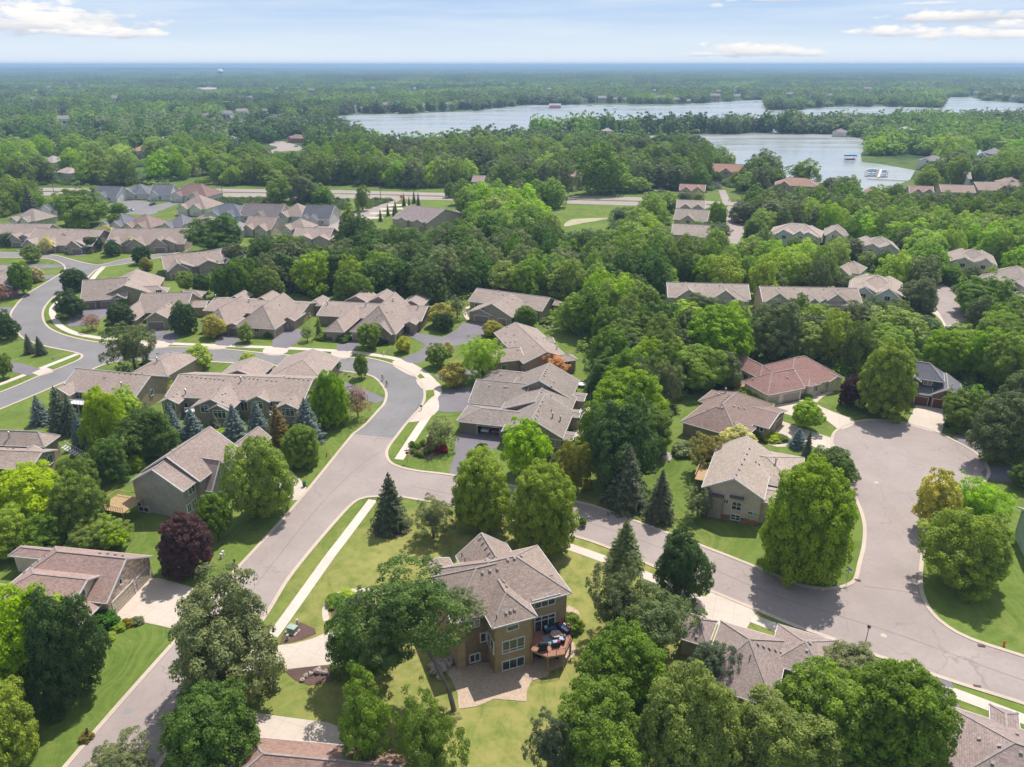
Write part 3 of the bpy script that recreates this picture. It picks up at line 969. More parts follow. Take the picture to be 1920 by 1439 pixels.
# ---- townhouse blocks of the central street
h = House('ranch_house', 'taupe-roofed ranch house with two front gables at the head of the wide asphalt drive', 'house', (877.2, 564.9), (1016.5, 584.2), 3.1, ROWR, (.235, .195, .14), mark='the ranch house at the head of the wide drive')
a = h.wing([(877.2, 564.9), (1016.5, 584.2)], 'u', 'gg', depth=13, rp=(1035.5, 558.7))
b = h.wing([(891, 581), (961, 596)], 'v', 'gg', rp=(926, 567.4), depth=13)
c = h.wing([(880, 583), (923, 592.2)], 'v', 'gg', rp=(904.2, 576.6), depth=8, ze=2.9)
h.wing([(1036, 572), (1059, 570)], 'u', 'gh', depth=4, pitch=.5)
h.panel(c, 'f', (904, 602), 4.9, 2.1, 'garage_door', color=(.26, .21, .155)); h.panel(b, 'f', (942, 606), 2.8, 2.1, 'garage_door', color=(.26, .21, .155))
h.panel(a, 'f', (895, 573), 1.7, 1.4, panes=2); h.panel(a, 'f', (1008, 592), 1.6, 1.5, panes=2)
h.panel(a, 'r', (1035, 582), 1.1, 1.0, panes=2); h.panel(a, 'r', (1045, 579), 1.3, 1.2, panes=2)
h.vents([(951, 567), (944, 553), (962, 562), (935, 546), (987, 566)]); h.vents([(936, 537), (1007, 552)], 'flue')

h = House('ranch_house', 'taupe-roofed house with a tall brown gable end, behind the orange-leaved tree', 'house', (983.7, 682), (1068.3, 671.7), 3.3, ROWR, (.215, .155, .12), mark='the taupe house with the brown gable')
a = h.wing([(983.7, 682), (1068.3, 671.7), (926, 624.3)], 'v', 'gg', rp=(1022.4, 657.1))
b = h.wing([(915, 680), (958, 677)], 'u', 'gg', depth=9, rp=(960, 652), grow=(0, 4, 0, 0))
c = h.wing([(1060, 678), (1078.5, 670)], 'u', 'gh', depth=4.5, pitch=.45, grow=(2, 0, 0, 0))
d = h.wing([(1020, 640), (1041, 642)], 'u', 'gg', depth=4, pitch=.4, ze=3.6)
h.panel(a, 'l', (979, 690), 1.4, 1.5, panes=2); h.panel(b, 'f', (945, 689), 1.4, 1.4, panes=2); h.panel(c, 'f', (1064, 681), 1.8, 1.2, panes=2)
h.vents([(951, 614), (949, 625), (964, 629), (948, 643), (957, 642), (966, 641), (971, 656), (1000, 650), (1005, 635)]); h.vents([(1044, 656)], 'flue')

h = House('triplex_house', 'big taupe-roofed three-unit house with an open two-car garage', 'house', (939.2, 809.5), (1055.2, 822.7), 3.3, (.255, .215, .188), (.22, .185, .13), mark='the three-unit house with the open garage')
H4 = h
a = h.wing([(939.2, 809.5), (1055.2, 822.7)], 'v', 'gg', rp=(994.7, 790.6), depth=13.5)
b = h.wing([(939, 767), (1070, 773)], 'v', 'gg', rp=(1007.8, 743.2), depth=10.5, ze=3.6)
c = h.wing([(951, 737), (1075, 741)], 'v', 'gg', rp=(1012, 712), depth=11.5, ze=3.9)
g1 = h.wing([(855.3, 789.9), (948, 798)], 'u', 'hg', depth=9.0, ze=3.0, rp=(898, 765), grow=(0, 3, 0, 0), open_=True)
g2 = h.wing([(877.2, 755.6), (940, 761)], 'u', 'gg', depth=14, ze=3.0, rp=(893, 711), grow=(0, 5, 0, 0))
g3 = h.wing([(903, 714), (965, 717)], 'u', 'hg', depth=8, ze=3.0, rp=(938.5, 695), grow=(0, 3, 0, 0))
s3 = h.wing([(1050, 824), (1074.2, 827)], 'u', 'gg', depth=4.0, pitch=.14, ze=2.9, over=.3, grow=(2, 0, 0, 0))
s2 = h.wing([(1064, 781), (1086.6, 782)], 'u', 'gg', depth=4.0, pitch=.14, ze=3.2, over=.3, grow=(2, 0, 0, 0))
s1 = h.wing([(1070, 750), (1096.5, 750)], 'u', 'gg', depth=4.5, pitch=.14, ze=3.4, over=.3, grow=(2, 0, 0, 0))
h.panel(s3, 'f', (1055.2, 834), 3.2, 1.7, panes=3); h.panel(s3, 'r', (1078, 820), 2.2, 1.6, panes=2); h.panel(s2, 'r', (1089, 772), 2.2, 1.6, panes=2)
# garage walls with a real opening; the cars stand inside
iu0, iu1, iv0, iv1 = g1['r']
gc = h.loc(h.onwall(g1, 'f', (916, 813))[0])[0]
gm_ = MB(); t_ = .2
ga, gb = gc - 2.5, min(gc + 2.5, iu1 - .3)
gm_.box(((iu0 + ga) / 2, iv0 + t_ / 2, 1.35), (ga - iu0, t_, 3.1)); gm_.box(((gb + iu1) / 2, iv0 + t_ / 2, 1.35), (iu1 - gb, t_, 3.1)); gm_.box(((ga + gb) / 2, iv0 + t_ / 2, 2.6), (gb - ga, t_, .6))
gm_.box((iu0 + t_ / 2, (iv0 + iv1) / 2 + t_, 1.35), (t_, iv1 - iv0 - 2 * t_, 3.1)); gm_.box((iu1 - t_ / 2, (iv0 + iv1) / 2 + t_, 1.35), (t_, iv1 - iv0 - 2 * t_, 3.1)); gm_.box(((iu0 + iu1) / 2, iv1 - t_ / 2, 1.35), (iu1 - iu0, t_, 3.1))
gm_.build('wall', M['siding'], h.root, (.22, .185, .13))
fr_ = MB()
fr_.box(((ga + gb) / 2, iv0 - .03, 2.33), (gb - ga + .3, .1, .16)); fr_.box((ga - .05, iv0 - .03, 1.15), (.12, .1, 2.2)); fr_.box((gb + .05, iv0 - .03, 1.15), (.12, .1, 2.2))
fr_.build('door_frame', M['white'], h.root)
GCARS = [(h.W((ga + 1.3, iv0 + 3.2, 0)), h.ang), (h.W((gb - 1.25, iv0 + 3.2, 0)), h.ang)]
h.vents([(1025, 693), (1023, 697), (1021.5, 701), (1020, 705), (1019, 723), (1018, 727.5), (1016.5, 731.5), (1015, 735.5), (1017, 753), (1013, 761), (1010, 771), (1007, 780), (1004, 785.5), (918, 723.5), (946, 726), (950.5, 726), (991, 756), (972, 762), (979, 708), (977, 712), (940, 703), (1038, 717)])
h.vents([(1034, 732), (1036, 784), (1050.5, 790)], 'flue'); h.vents([(1033, 745), (1034, 772), (987, 732), (991, 731)], 'pipe')

h = House('townhouse', 'taupe townhouse block with a wide wall and hooded front gable by the road bend', 'house', (183.4, 559.2), (290, 552), 3.1, ROWR, (.20, .165, .115), mark='the townhouse at the road bend')
a = h.wing([(183.4, 559.2), (290, 552)], 'v', 'gg', rp=(231.7, 536.7), depth=22)
b = h.wing([(151.7, 564.2), (213, 561)], 'u', 'gg', rp=(178, 524), depth=15, grow=(0, 4, 0, 0), ze=2.9)
c = h.wing([(205, 562), (236, 560)], 'v', 'gg', rp=(219.2, 552.5), depth=7, ze=2.9)
d = h.wing([(285, 551), (315, 546)], 'u', 'gh', pitch=.5, depth=7, grow=(4, 0, 0, 0))
h.panel(c, 'f', (221.5, 563), 1.8, 1.3, panes=2); h.panel(d, 'f', (298, 548), 1.9, 1.6, panes=3)
h.panel(b, 'f', (170, 572), 5, 2.1, 'garage_door', color=(.22, .17, .13)); h.panel(b, 'f', (195, 570), 5, 2.1, 'garage_door', color=(.22, .17, .13))
h.vents([(266, 515), (208, 542), (234, 531)])

h = House('townhouse', 'taupe townhouse with a small gabled garage front beside a rounded dark tree', 'house', (252, 587), (346.8, 586), 3.1, ROWR, (.225, .18, .125), mark='the townhouse with the gabled garage')
a = h.wing([(252, 587), (350, 585)], 'u', 'gg', rp=(260, 549.5), depth=15)
b = h.wing([(274.2, 596.5), (320, 600)], 'v', 'gg', rp=(291, 586), depth=12, ze=2.9)
c = h.wing([(222, 598), (254, 601)], 'v', 'hg', rp=(250, 572), depth=14, ze=2.9)
d = h.wing([(345, 577), (388, 574)], 'u', 'gg', depth=7, pitch=.35, wall=TAN, grow=(2, 0, 0, 0))
e = h.wing([(340, 557), (378, 556)], 'u', 'gh', depth=6, pitch=.5)
h.panel(b, 'f', (292, 606), 4.8, 2.1, 'garage_door', color=(.22, .17, .13)); h.panel(a, 'f', (266, 593), 1.6, 1.3, panes=2)
h.vents([(316, 571), (322, 567), (308, 575)])

h = House('townhouse', 'pair of joined taupe townhouses with two hipped garages and a small front tree', 'house', (380, 582.5), (562.6, 593.4), 3.1, ROWR, (.215, .17, .13), mark='the paired townhouses')
a = h.wing([(380, 582.5), (562.6, 593.4)], 'u', 'gg', rp=(560, 567.5), depth=15, wall=TAN)
b = h.wing([(376, 607.5), (424, 611)], 'v', 'hg', rp=(426.7, 569.2), depth=18, ze=2.9)
c = h.wing([(440, 613), (516, 617)], 'v', 'hg', rp=(500, 568), depth=20, ze=2.9)
d = h.wing([(422, 610), (452, 613)], 'v', 'gg', rp=(440, 603.4), depth=6, ze=2.9)
e = h.wing([(528, 600), (552, 602)], 'v', 'gg', pitch=.5, depth=8)
f_ = h.wing([(470, 567), (512, 569)], 'v', 'gg', pitch=.5, depth=8)
g_ = h.wing([(425, 562), (455, 564)], 'v', 'gg', pitch=.5, depth=7); g2_ = h.wing([(575, 572), (600, 574)], 'v', 'hg', pitch=.5, depth=8)
h.panel(a, 'f', (554.3, 602), 1.7, 1.7, panes=2, bar=.7); h.panel(d, 'f', (437, 621), 3, 2.1, 'garage_door', color=(.20, .14, .11))
h.panel(c, 'f', (482, 620), 1.4, 1.1, panes=2); h.panel(c, 'r', (514, 614), 4.6, 2.1, 'garage_door', color=(.30, .23, .15))
h.panel(a, 'r', (580, 590), .9, 1.1, panes=2)
h.panel(e, 'f', (538, 606), 1.0, 2.1, 'door', color=(.4, .38, .38))
h.vents([(478, 574), (494, 573), (500, 578), (460, 588), (409, 587), (446, 566), (524, 572), (560, 569)]); h.vents([(467, 567), (405, 560)], 'flue')

h = House('townhouse', 'pair of joined taupe townhouses with a yellow shrub at the drive corner', 'house', (592.8, 591.8), (790.5, 602.7), 3.1, ROWR, (.215, .165, .135), mark='the second pair of townhouses')
a = h.wing([(592.8, 591.8), (790.5, 602.7)], 'u', 'gg', rp=(795, 574), depth=15.5, wall=(.25, .20, .14))
b = h.wing([(606, 621), (645, 623)], 'v', 'hg', rp=(643.9, 578.7), depth=20, ze=2.9)
c = h.wing([(655, 622), (742, 627)], 'v', 'hg', rp=(716, 569), depth=22, ze=2.9)
d = h.wing([(695, 625), (733.6, 628)], 'v', 'gg', rp=(709, 612), depth=7, ze=2.9)
e = h.wing([(757, 608), (780, 609)], 'v', 'gg', pitch=.5, depth=8)
f_ = h.wing([(645, 565), (690, 567)], 'v', 'gg', pitch=.5, depth=9); g_ = h.wing([(690, 566), (730, 568)], 'v', 'gg', pitch=.55, depth=9)
g2_ = h.wing([(750, 573), (792, 575)], 'v', 'gg', pitch=.5, depth=10)
h.panel(a, 'f', (777.4, 611), 1.9, 1.8, panes=2, bar=.75); h.panel(c, 'f', (655, 633), 4.4, 2.1, 'garage_door', color=(.33, .27, .17))
h.panel(d, 'f', (712, 632), 1.3, 1.2, panes=2, z=1.4); h.panel(c, 'r', (745, 625), 4.2, 2.1, 'garage_door', color=(.33, .27, .17)); h.panel(e, 'f', (762, 616), 1.0, 2.1, 'door')
h.vents([(716, 589), (708, 593), (725, 586), (716, 610), (630, 594), (720, 571), (678, 577), (735, 585), (640, 583)]); h.vents([(614, 572), (686, 574), (784, 579), (737, 566)], 'flue')

h = House('townhouse', 'long taupe townhouse with white rear deck behind the yellow-green tree', 'house', (115, 731), (254, 745), 4.4, (.325, .258, .222), (.27, .21, .15), mark='the long townhouse with the white deck')
a = h.wing([(112, 730), (254, 745), (311.4, 705.7)], 'u', 'gg', rp=(275, 703))
b = h.wing([(246, 699), (331, 695)], 'v', 'hh', pitch=.40, depth=15, ze=4.0)
c = h.wing([(94, 736), (129.4, 742)], 'v', 'gg', rp=(106, 728), depth=9, ze=4.2)
h.panel(a, 'f', (153, 746), 2.8, 2.6, panes=3, bar=.75); h.panel(a, 'r', (284, 736), 1.1, 1.5, panes=2); h.panel(c, 'f', (108, 748), 2.2, 1.5, panes=2)
h.vents([(168, 682), (174, 682), (184, 683), (190.5, 684), (206, 697), (216, 698), (225.5, 699), (236, 700), (246, 701), (256, 701.5), (266, 702), (137, 691), (143, 691), (113, 724), (121, 721), (197, 708)]); h.vents([(228, 726), (295, 679)], 'flue')
dk = MB()
for x in range(9):
    dk.box((3 + x * .8, -2.9, 3.1), (.06, .06, 1.0))
dk.box((6.2, -2.9, 3.6), (6.6, .1, .08)); dk.box((6.2, -1.5, 2.55), (6.6, 2.9, .14)); dk.box((3.0, -1.5, 3.6), (.1, 2.9, .08)); dk.box((9.4, -1.5, 3.6), (.1, 2.9, .08))
for x in (3.2, 6.2, 9.2): dk.box((x, -2.7, 1.2), (.16, .16, 2.6))
dk.build('deck', M['white'], h.root)

h = House('townhouse', 'long taupe townhouse block with four rear gables over a row of spruces', 'house', (315.6, 744), (569, 753.5), 4.6, (.325, .258, .222), (.21, .175, .13), mark='the townhouse block over the spruces')
a = h.wing([(309, 744), (569, 753.5)], 'u', 'gg', rp=(584, 710.3), depth=15)
b = h.wing([(299.7, 753.5), (334.4, 757.2)], 'v', 'gg', rp=(317.5, 744.5), depth=9, ze=4.3)
c = h.wing([(366, 757), (432, 771)], 'v', 'gg', rp=(400, 743), depth=13, ze=4.3, grow=(0, 0, -1, 0))
c2 = h.wing([(390.7, 765.7), (430, 771.3)], 'v', 'gg', rp=(408, 758), depth=6, ze=4.2)
d = h.wing([(464.8, 748.5), (505, 754.5)], 'v', 'gg', rp=(482, 742), depth=8, ze=4.5)
e = h.wing([(518.3, 763), (557.7, 767)], 'v', 'gg', rp=(537, 755.4), depth=10, ze=4.3)
f_ = h.wing([(407.6, 706.6), (490, 707)], 'v', 'gg', rp=(449, 691), depth=9, ze=4.2)
g_ = h.wing([(496.7, 709.4), (614, 702)], 'v', 'hg', rp=(560, 683), depth=15, ze=4.2)
for w_, px, wd in ((b, (319, 763), 2.6), (c2, (412.3, 777), 2.8), (d, (485.4, 760), 1.9), (e, (540, 773), 2.9)):
    h.panel(w_, 'f', px, wd, 1.9, panes=3 if wd > 2 else 2, bar=.75)
h.panel(a, 'f', (344, 763), 2.4, 2.2, panes=3); h.panel(c, 'f', (384, 767), 1.8, 1.8, panes=2, bar=.75); h.panel(a, 'f', (455, 762), 2.4, 2.2, panes=3); h.panel(a, 'f', (515, 758), 2.2, 1.2, panes=3)
h.vents([(352, 706), (361, 706.5), (369.5, 707.5), (378, 708.5), (386.5, 709.5), (395, 710), (403, 711), (411.5, 711.5), (419.5, 712.5), (442, 707), (451, 708), (460, 708.5), (468.5, 710), (476, 710.5), (484, 711.5), (501.5, 713), (510.5, 714), (519, 715), (533, 708), (542.5, 709), (552, 710), (561, 711), (570, 712), (578.5, 713), (325, 744), (332, 739), (417, 740), (423, 738), (417.5, 754), (410, 730), (438, 729), (545, 748)])
h.vents([(452, 716), (348, 739)], 'flue')
for x0, x1 in ((5.0, 9.5), (24.5, 28.0), (31, 36)):
    dk = MB(); dk.box(((x0 + x1) / 2, -1.4, 2.3), (x1 - x0, 3, .16)); dk.box(((x0 + x1) / 2, -2.9, 3.3), (x1 - x0, .1, .1))
    for k in range(int((x1 - x0) / .5) + 1): dk.box((x0 + k * .5, -2.9, 2.8), (.06, .06, 1.0))
    for xx in (x0 + .2, x1 - .2): dk.box((xx, -2.7, 1.1), (.16, .16, 2.4))
    dk.build('deck', M['white'], h.root)

h = House('townhouse', 'taupe townhouse cut by the edge of view, beside small spruces and a white stair', 'house', (0, 835), (79, 838), 4.4, (.325, .258, .222), (.25, .195, .14), mark='the edge townhouse with the white stair')
a = h.wing([(-70, 832), (79, 838), (113.5, 816.4)], 'u', 'hh', rp=(39.4, 783))
b = h.wing([(-70, 876), (72, 868), (107.9, 843)], 'u', 'gg', ze=4.0, pitch=.4)
c = h.wing([(20, 860), (45, 872)], 'v', 'gg', ze=3.8, pitch=.5, depth=6)
h.panel(b, 'r', (93, 862), 1.4, 1.9, panes=2); h.panel(c, 'f', (41, 874), 1.6, 1.8, panes=2); h.panel(b, 'f', (60, 882), 1.5, 1.6, panes=2)
h.vents([(13, 798), (27, 790), (4, 803), (14, 841), (25, 842)]); h.vents([(18, 820)], 'flue')
dk = MB(); l0 = h.loc(P(118, 838, 2.6))
for k in range(8):
    dk.box((l0[0] + .2 + k * .45, l0[1], 2.6 - k * .3), (.45, 1.4, .08)); dk.box((l0[0] + .2 + k * .45, l0[1] - .7, 3.1 - k * .3), (.05, .05, .9)); dk.box((l0[0] + .2 + k * .45, l0[1] + .7, 3.1 - k * .3), (.05, .05, .9))
for s_ in (-.7, .7): dk.tube([(l0[0], l0[1] + s_, 3.6), (l0[0] + 3.5, l0[1] + s_, 1.3)], .05, 4)
dk.build('stair', M['white'], h.root)

h = House('grey_house', 'grey two-storey house with blank gable end, rear deck and steep entry roof', 'house', (240, 905), (343.2, 922.3), 6.0, (.30, .235, .205), (.235, .215, .195), mark='the grey gabled house')
a = h.wing([(240, 905), (343.2, 922.3)], 'v', 'gg', rp=(282.2, 881.6), depth=7.5)
b = h.wing([(263, 885), (376, 902)], 'v', 'gg', rp=(309, 857), depth=12.5, ze=6.1)
c = h.wing([(373, 918.4), (402, 914)], 'u', 'gg', depth=7, ze=3.4, rp=(400, 862), grow=(4, 0.5, 0, 0), pmax=1.7)
d = h.wing([(415, 852), (478, 845)], 'v', 'gg', rp=(452, 815), depth=9, ze=4.2)
h.panel(a, 'f', (262, 946), .8, .9, panes=1); h.panel(a, 'f', (273.6, 976), 2.2, 1.0, panes=2); h.panel(a, 'r', (358.8, 919), 1.7, 1.5, panes=2, z=4.9); h.panel(a, 'r', (353, 951), 1.0, 1.6, panes=2, z=1.9); h.panel(a, 'r', (364, 946), 1.2, 1.8, panes=2, z=1.9)
h.panel(c, 'r', (416, 886), 1.2, 1.9, panes=2, z=4.4)
h.vents([(344, 828), (333, 838), (322, 846), (310, 857), (299, 864), (286, 874), (360, 816), (425, 836), (430, 840), (441, 822)], 'box')
dk = MB(); l0 = h.loc(P(226, 945, 2.6))
dk.box((l0[0], l0[1], 2.6), (5.5, 5, .16), 0)
for k in range(12):
    dk.box((l0[0] - 2.7 + k * .49, l0[1] - 2.45, 3.1), (.06, .06, .9), 1)
dk.box((l0[0], l0[1] - 2.45, 3.6), (5.5, .12, .08), 1); dk.box((l0[0] - 2.7, l0[1], 3.6), (.12, 5, .08), 1); dk.box((l0[0], l0[1] + 2.45, 3.6), (5.5, .12, .08), 1)
for sx_, sy_ in ((-2.5, -2.3), (2.4, -2.3), (-2.5, 2.3)): dk.box((l0[0] + sx_, l0[1] + sy_, 1.2), (.18, .18, 2.7), 1)
dk.build('deck', [M['timber'], M['timber']], h.root)

h = House('stone_front_house', 'pinkish-brown roofed house with stone garage front and large concrete drive', 'house', (200, 1131.7), (287.9, 1043), 3.4, (.33, .225, .195), (.42, .35, .28), mark='the stone-fronted house')
a = h.wing([(200, 1131.7), (287.9, 1043)], 'v', 'gh', rp=(232, 1046.7), depth=17, stone=('f', 'gable', (.60, .47, .38)))
b = h.wing([(139, 1131), (186, 1075)], 'v', 'gh', rp=(172, 1087.4), depth=12, ze=5.0)
c = h.wing([(150.6, 1172.5), (192, 1131.7)], 'u', 'gg', depth=7, ze=2.9, pitch=.3, open_=True)
d = h.wing([(40, 1168), (92, 1105)], 'v', 'gh', depth=13, ze=3.6, pitch=.5)
e = h.wing([(112, 1052), (132, 1032)], 'v', 'gh', depth=9, ze=3.3, pitch=.55)
h.panel(a, 'f', (235, 1134), 4.9, 2.3, 'garage_door', color=(.50, .41, .31)); h.panel(a, 'f', (271, 1095), 2.9, 2.2, 'garage_door', color=(.50, .41, .31))
h.panel(a, 'f', (225, 1091), .6, .9, panes=1); h.panel(b, 'f', (149, 1117.5), 2.0, 1.5, panes=2)
for px in ((172, 1180), (198, 1158)):
    q = h.loc(P(*px, 0)); mb = MB(); mb.box((q[0], q[1], 1.35), (.2, .2, 2.9)); mb.build('porch_post', M['white'], h.root)
h.vents([(187, 1039), (202, 1040), (216, 1042), (230, 1044), (86, 1043), (73, 1053), (60, 1063), (47, 1074)])

h = House('lower_house', 'reddish-brown roof with thick ridge below the lower concrete drive', 'house', (440, 1482), (620, 1500), 3.0, (.30, .19, .155), (.3, .25, .2), mark='the red-brown roof at the lower edge')
h.wing([(415, 1478), (650, 1505)], 'u', 'hg', depth=7, pitch=.5, grow=(0, 6, 0, 0))

h = House('red_roof_house', 'cream-walled house with red hipped roofs and two garage doors', 'house', (1441, 740.9), (1510, 727.5), 3.1, (.31, .18, .155), (.43, .36, .28), mark='the red-roofed house')
a = h.wing([(1391.7, 715), (1441, 740.9), (1510, 727.5)], 'u', 'hg', rp=(1447, 699))
b = h.wing([(1448, 712), (1535, 718.4), (1579.3, 706.7)], 'u', 'hh', rp=(1506.8, 668), depth=14)
b2 = h.wing([(1391.7, 693.4), (1440, 708)], 'v', 'hh', rp=(1437, 668), depth=15, grow=(0, 3, 0, 0))
b3 = h.wing([(1556, 716), (1578, 709)], 'v', 'gg', depth=7, pitch=.45)
c = h.wing([(1516, 725), (1540, 720)], 'v', 'hg', pitch=.45, depth=8)
h.panel(a, 'f', (1483.4, 742.5), 4.9, 2.2, 'garage_door', color=(.36, .31, .25)); h.panel(a, 'f', (1452, 748), 2.6, 2.2, 'garage_door', color=(.36, .31, .25))
h.panel(c, 'f', (1530, 729), 1.1, 1.4, panes=2); h.panel(b, 'f', (1552, 723), 1.4, 1.4, panes=3); h.panel(b, 'r', (1563, 718), 1, 1.4, panes=1); h.panel(b2, 'l', (1399, 707), 1.6, 1.4, panes=2)
h.vents([(1412, 711), (1476, 708)]); h.vents([(1470, 671), (1508, 664)], 'flue')
dk = MB(); l0 = h.loc(P(1378, 716, 1.5)); dk.box((l0[0], l0[1], 1.5), (4.5, 7, .15))
for k in range(10): dk.box((l0[0] - 2.2, l0[1] - 3.4 + k * .75, 2.0), (.07, .07, .9))
dk.box((l0[0] - 2.2, l0[1], 2.5), (.1, 7, .08)); dk.box((l0[0], l0[1] - 3.45, 2.5), (4.5, .1, .08)); dk.box((l0[0] - 2, l0[1] - 3.2, .7), (.18, .18, 1.6))
dk.build('deck', M['wood'], h.root)

h = House('brown_roof_house', 'house with dark brown hipped roof and a row of roof vents beside the cul-de-sac drive', 'house', (1275.8, 790.9), (1385, 822), 3.1, (.245, .175, .15), (.20, .16, .115), mark='the brown-roofed house')
a = h.wing([(1275.8, 790.9), (1385, 822)], 'v', 'hh', rp=(1355, 758), depth=21)
b = h.wing([(1390, 790), (1446.8, 799.3), (1471.8, 768.4)], 'u', 'gg', rp=(1459, 775), grow=(3, 0, 0, 0))
c = h.wing([(1308.4, 752), (1340, 758)], 'u', 'hg', depth=8, grow=(0, 3, 0, 0))
d = h.wing([(1385, 822), (1412, 808)], 'u', 'gh', depth=7, pitch=.45, grow=(4, 0, 0, 0))
h.panel(b, 'r', (1459, 796), 4.9, 2.2, 'garage_door', color=(.25, .14, .10)); h.panel(b, 'f', (1425, 803), 1.6, 1.3, panes=2)
h.vents([(1343, 739), (1348, 740), (1367, 743), (1363.5, 746), (1360, 750), (1356, 753.5), (1353, 757), (1348, 764), (1354, 765), (1327, 769), (1375, 762), (1385, 764.5), (1395.5, 767)]); h.vents([(1360, 737)], 'flue')

h = House('beige_house', 'grey-beige two-storey house with pale roof and a boxed-out double window', 'house', (1315.4, 914), (1432.9, 937.4), 5.8, (.365, .298, .248), (.36, .30, .262), mark='the grey-beige house')
a = h.wing([(1315.4, 914), (1432.9, 937.4)], 'v', 'gg', pitch=.56, depth=17.5, stone=('f', 1.1, (.30, .15, .11)))
b = h.wing([(1425, 940), (1452, 944)], 'u', 'gg', depth=6, ze=4.6, pitch=.3, grow=(2, 0, 0, 0))
c = h.wing([(1425, 905), (1500, 918)], 'u', 'gh', depth=13, ze=5.2, rp=(1470, 863), grow=(3, 0, 0, 0))
h.panel(a, 'f', (1361.4, 940), .8, .9, panes=2); h.panel(a, 'f', (1381, 949), 1.6, 1.6, panes=2, bar=.5); h.panel(a, 'f', (1379, 970), 1.6, 1.1, panes=2, bar=.5)
for k in range(3): h.panel(a, 'f', (1407 + 7.8 * k, 962 + 2 * k), .75, .65, panes=2)
hb = h.onwall(a, 'f', (1341, 956)); q = h.loc(hb[0])
mb = MB(); mb.box((q[0], q[1] - .35, 2.4), (2.3, .7, 4.3)); mb.build('chimney_chase', M['siding'], h.root, (.27, .235, .2))
mb = MB(); mb.box((q[0], q[1] - .38, 4.7), (2.5, .9, .3)); mb.build('chase_cap', M['plain'], h.root, (.09, .085, .09))
q = h.loc(h.onwall(a, 'f', (1381, 941))[0]); mb = MB(); mb.box((q[0], q[1] - .3, 5.05), (2.4, .7, .3)); mb.build('window_hood', M['plain'], h.root, (.09, .085, .09))
h.vents([(1405, 842), (1400, 852), (1395.5, 861.5), (1390.5, 871), (1385.5, 881), (1380, 890.5), (1416.5, 866.5), (1423, 871)]); h.vents([(1454, 870)], 'flue')
dk = MB(); l0 = h.loc(P(1335, 888, 3.0)); dk.box((l0[0] - 1.2, l0[1], 3.0), (3, 7, .15))
for k in range(10): dk.box((l0[0] - 2.6, l0[1] - 3.4 + k * .75, 3.5), (.08, .08, .9))
dk.box((l0[0] - 2.6, l0[1], 4.0), (.14, 7, .1)); dk.box((l0[0] - 1.2, l0[1] + 3.4, 4.0), (3, .14, .1))
for yy in (-3.2, 3.2): dk.box((l0[0] - 2.5, l0[1] + yy, 1.4), (.2, .2, 3.1))
dk.build('deck', M['timber'], h.root)

h = House('dark_house', 'dark blue-grey house with slate roof, stone gable and two brown garage doors', 'house', (1742.5, 741), (1800, 750), 3.1, (.165, .165, .185), (.055, .06, .075), mark='the dark slate-roofed house')
a = h.wing([(1742.5, 741), (1806, 750)], 'v', 'gg', rp=(1777, 722), depth=11, stone=('f', 'gable', (.22, .12, .08)))
b = h.wing([(1670, 702), (1760, 714.4), (1769.4, 698)], 'u', 'hh', ze=6.0, rp=(1735, 680))
c = h.wing([(1700, 735), (1748, 742)], 'u', 'gg', ze=3.0, depth=5, pitch=.4, stone=('f', 'gable', (.22, .12, .08)))
d = h.wing([(1700, 712), (1728, 716)], 'v', 'gg', ze=5.6, depth=5, pitch=.6)
h.panel(c, 'f', (1730, 750), 2.7, 2.2, 'garage_door', color=(.14, .05, .04)); h.panel(a, 'f', (1762, 757), 2.9, 2.2, 'garage_door', color=(.14, .05, .04)); h.panel(a, 'f', (1785, 760), 2.9, 2.2, 'garage_door', color=(.14, .05, .04))
h.panel(b, 'f', (1740, 716), 1.8, 1.5, panes=2)
h.vents([(1785, 721.5), (1784, 724), (1783, 727)])

h = House('hipped_house', 'taupe-roofed house half hidden under big maples by the street lamp', 'house', (1378.8, 1179), (1451.8, 1201), 3.0, (.305, .24, .215), (.3, .25, .2), mark='the hipped house near the street lamp')
a = h.wing([(1351.7, 1164), (1480, 1208), (1425, 1320)], 'u', 'hh', rp=(1416, 1202))
b = h.wing([(1290, 1150), (1345, 1165), (1300, 1205)], 'u', 'hh', rp=(1325, 1165))
c = h.wing([(1451, 1201), (1541, 1193.8), (1565, 1218.8), (1500, 1262)], 'u', 'hh', rp=(1515, 1205))
d = h.wing([(1370, 1300), (1432, 1310)], 'v', 'hg', depth=7, pitch=.55, ze=2.9)
h.vents([(1420, 1208), (1430.5, 1212), (1441.5, 1216), (1453, 1219.5), (1463.5, 1223.5), (1518, 1207), (1513, 1220), (1306, 1194)]); h.vents([(1406, 1235), (1313, 1152)], 'pipe')

h = House('corner_house', 'taupe-roofed house with deep roof slot at the lower corner by the sidewalk', 'house', (1783, 1356), (1920, 1402), 3.4, (.29, .225, .205), (.3, .25, .2), mark='the corner house by the sidewalk')
a = h.wing([(1770, 1328), (2010, 1398), (1770, 1470)], 'u', 'hg', rp=(1800, 1358))
b = h.wing([(1858, 1376), (1915, 1394)], 'v', 'hh', depth=5, pitch=.4, grow=(0, 0, 2, 0), rake=False)
h.vents([(1803, 1372), (1837, 1387), (1875, 1400), (1914, 1411), (1907, 1379), (1861, 1431)])

h = House('blue_house', 'pale blue wall and dark roof edge of a house cut off by the picture edge', 'house', (1948, 1062), (1998, 1070), 5.4, (.2, .2, .21), (.35, .42, .42), mark='the pale blue wall at the far drive')
h.wing([(1952, 1030), (2030, 1040), (1970, 960)], 'u', 'gg')

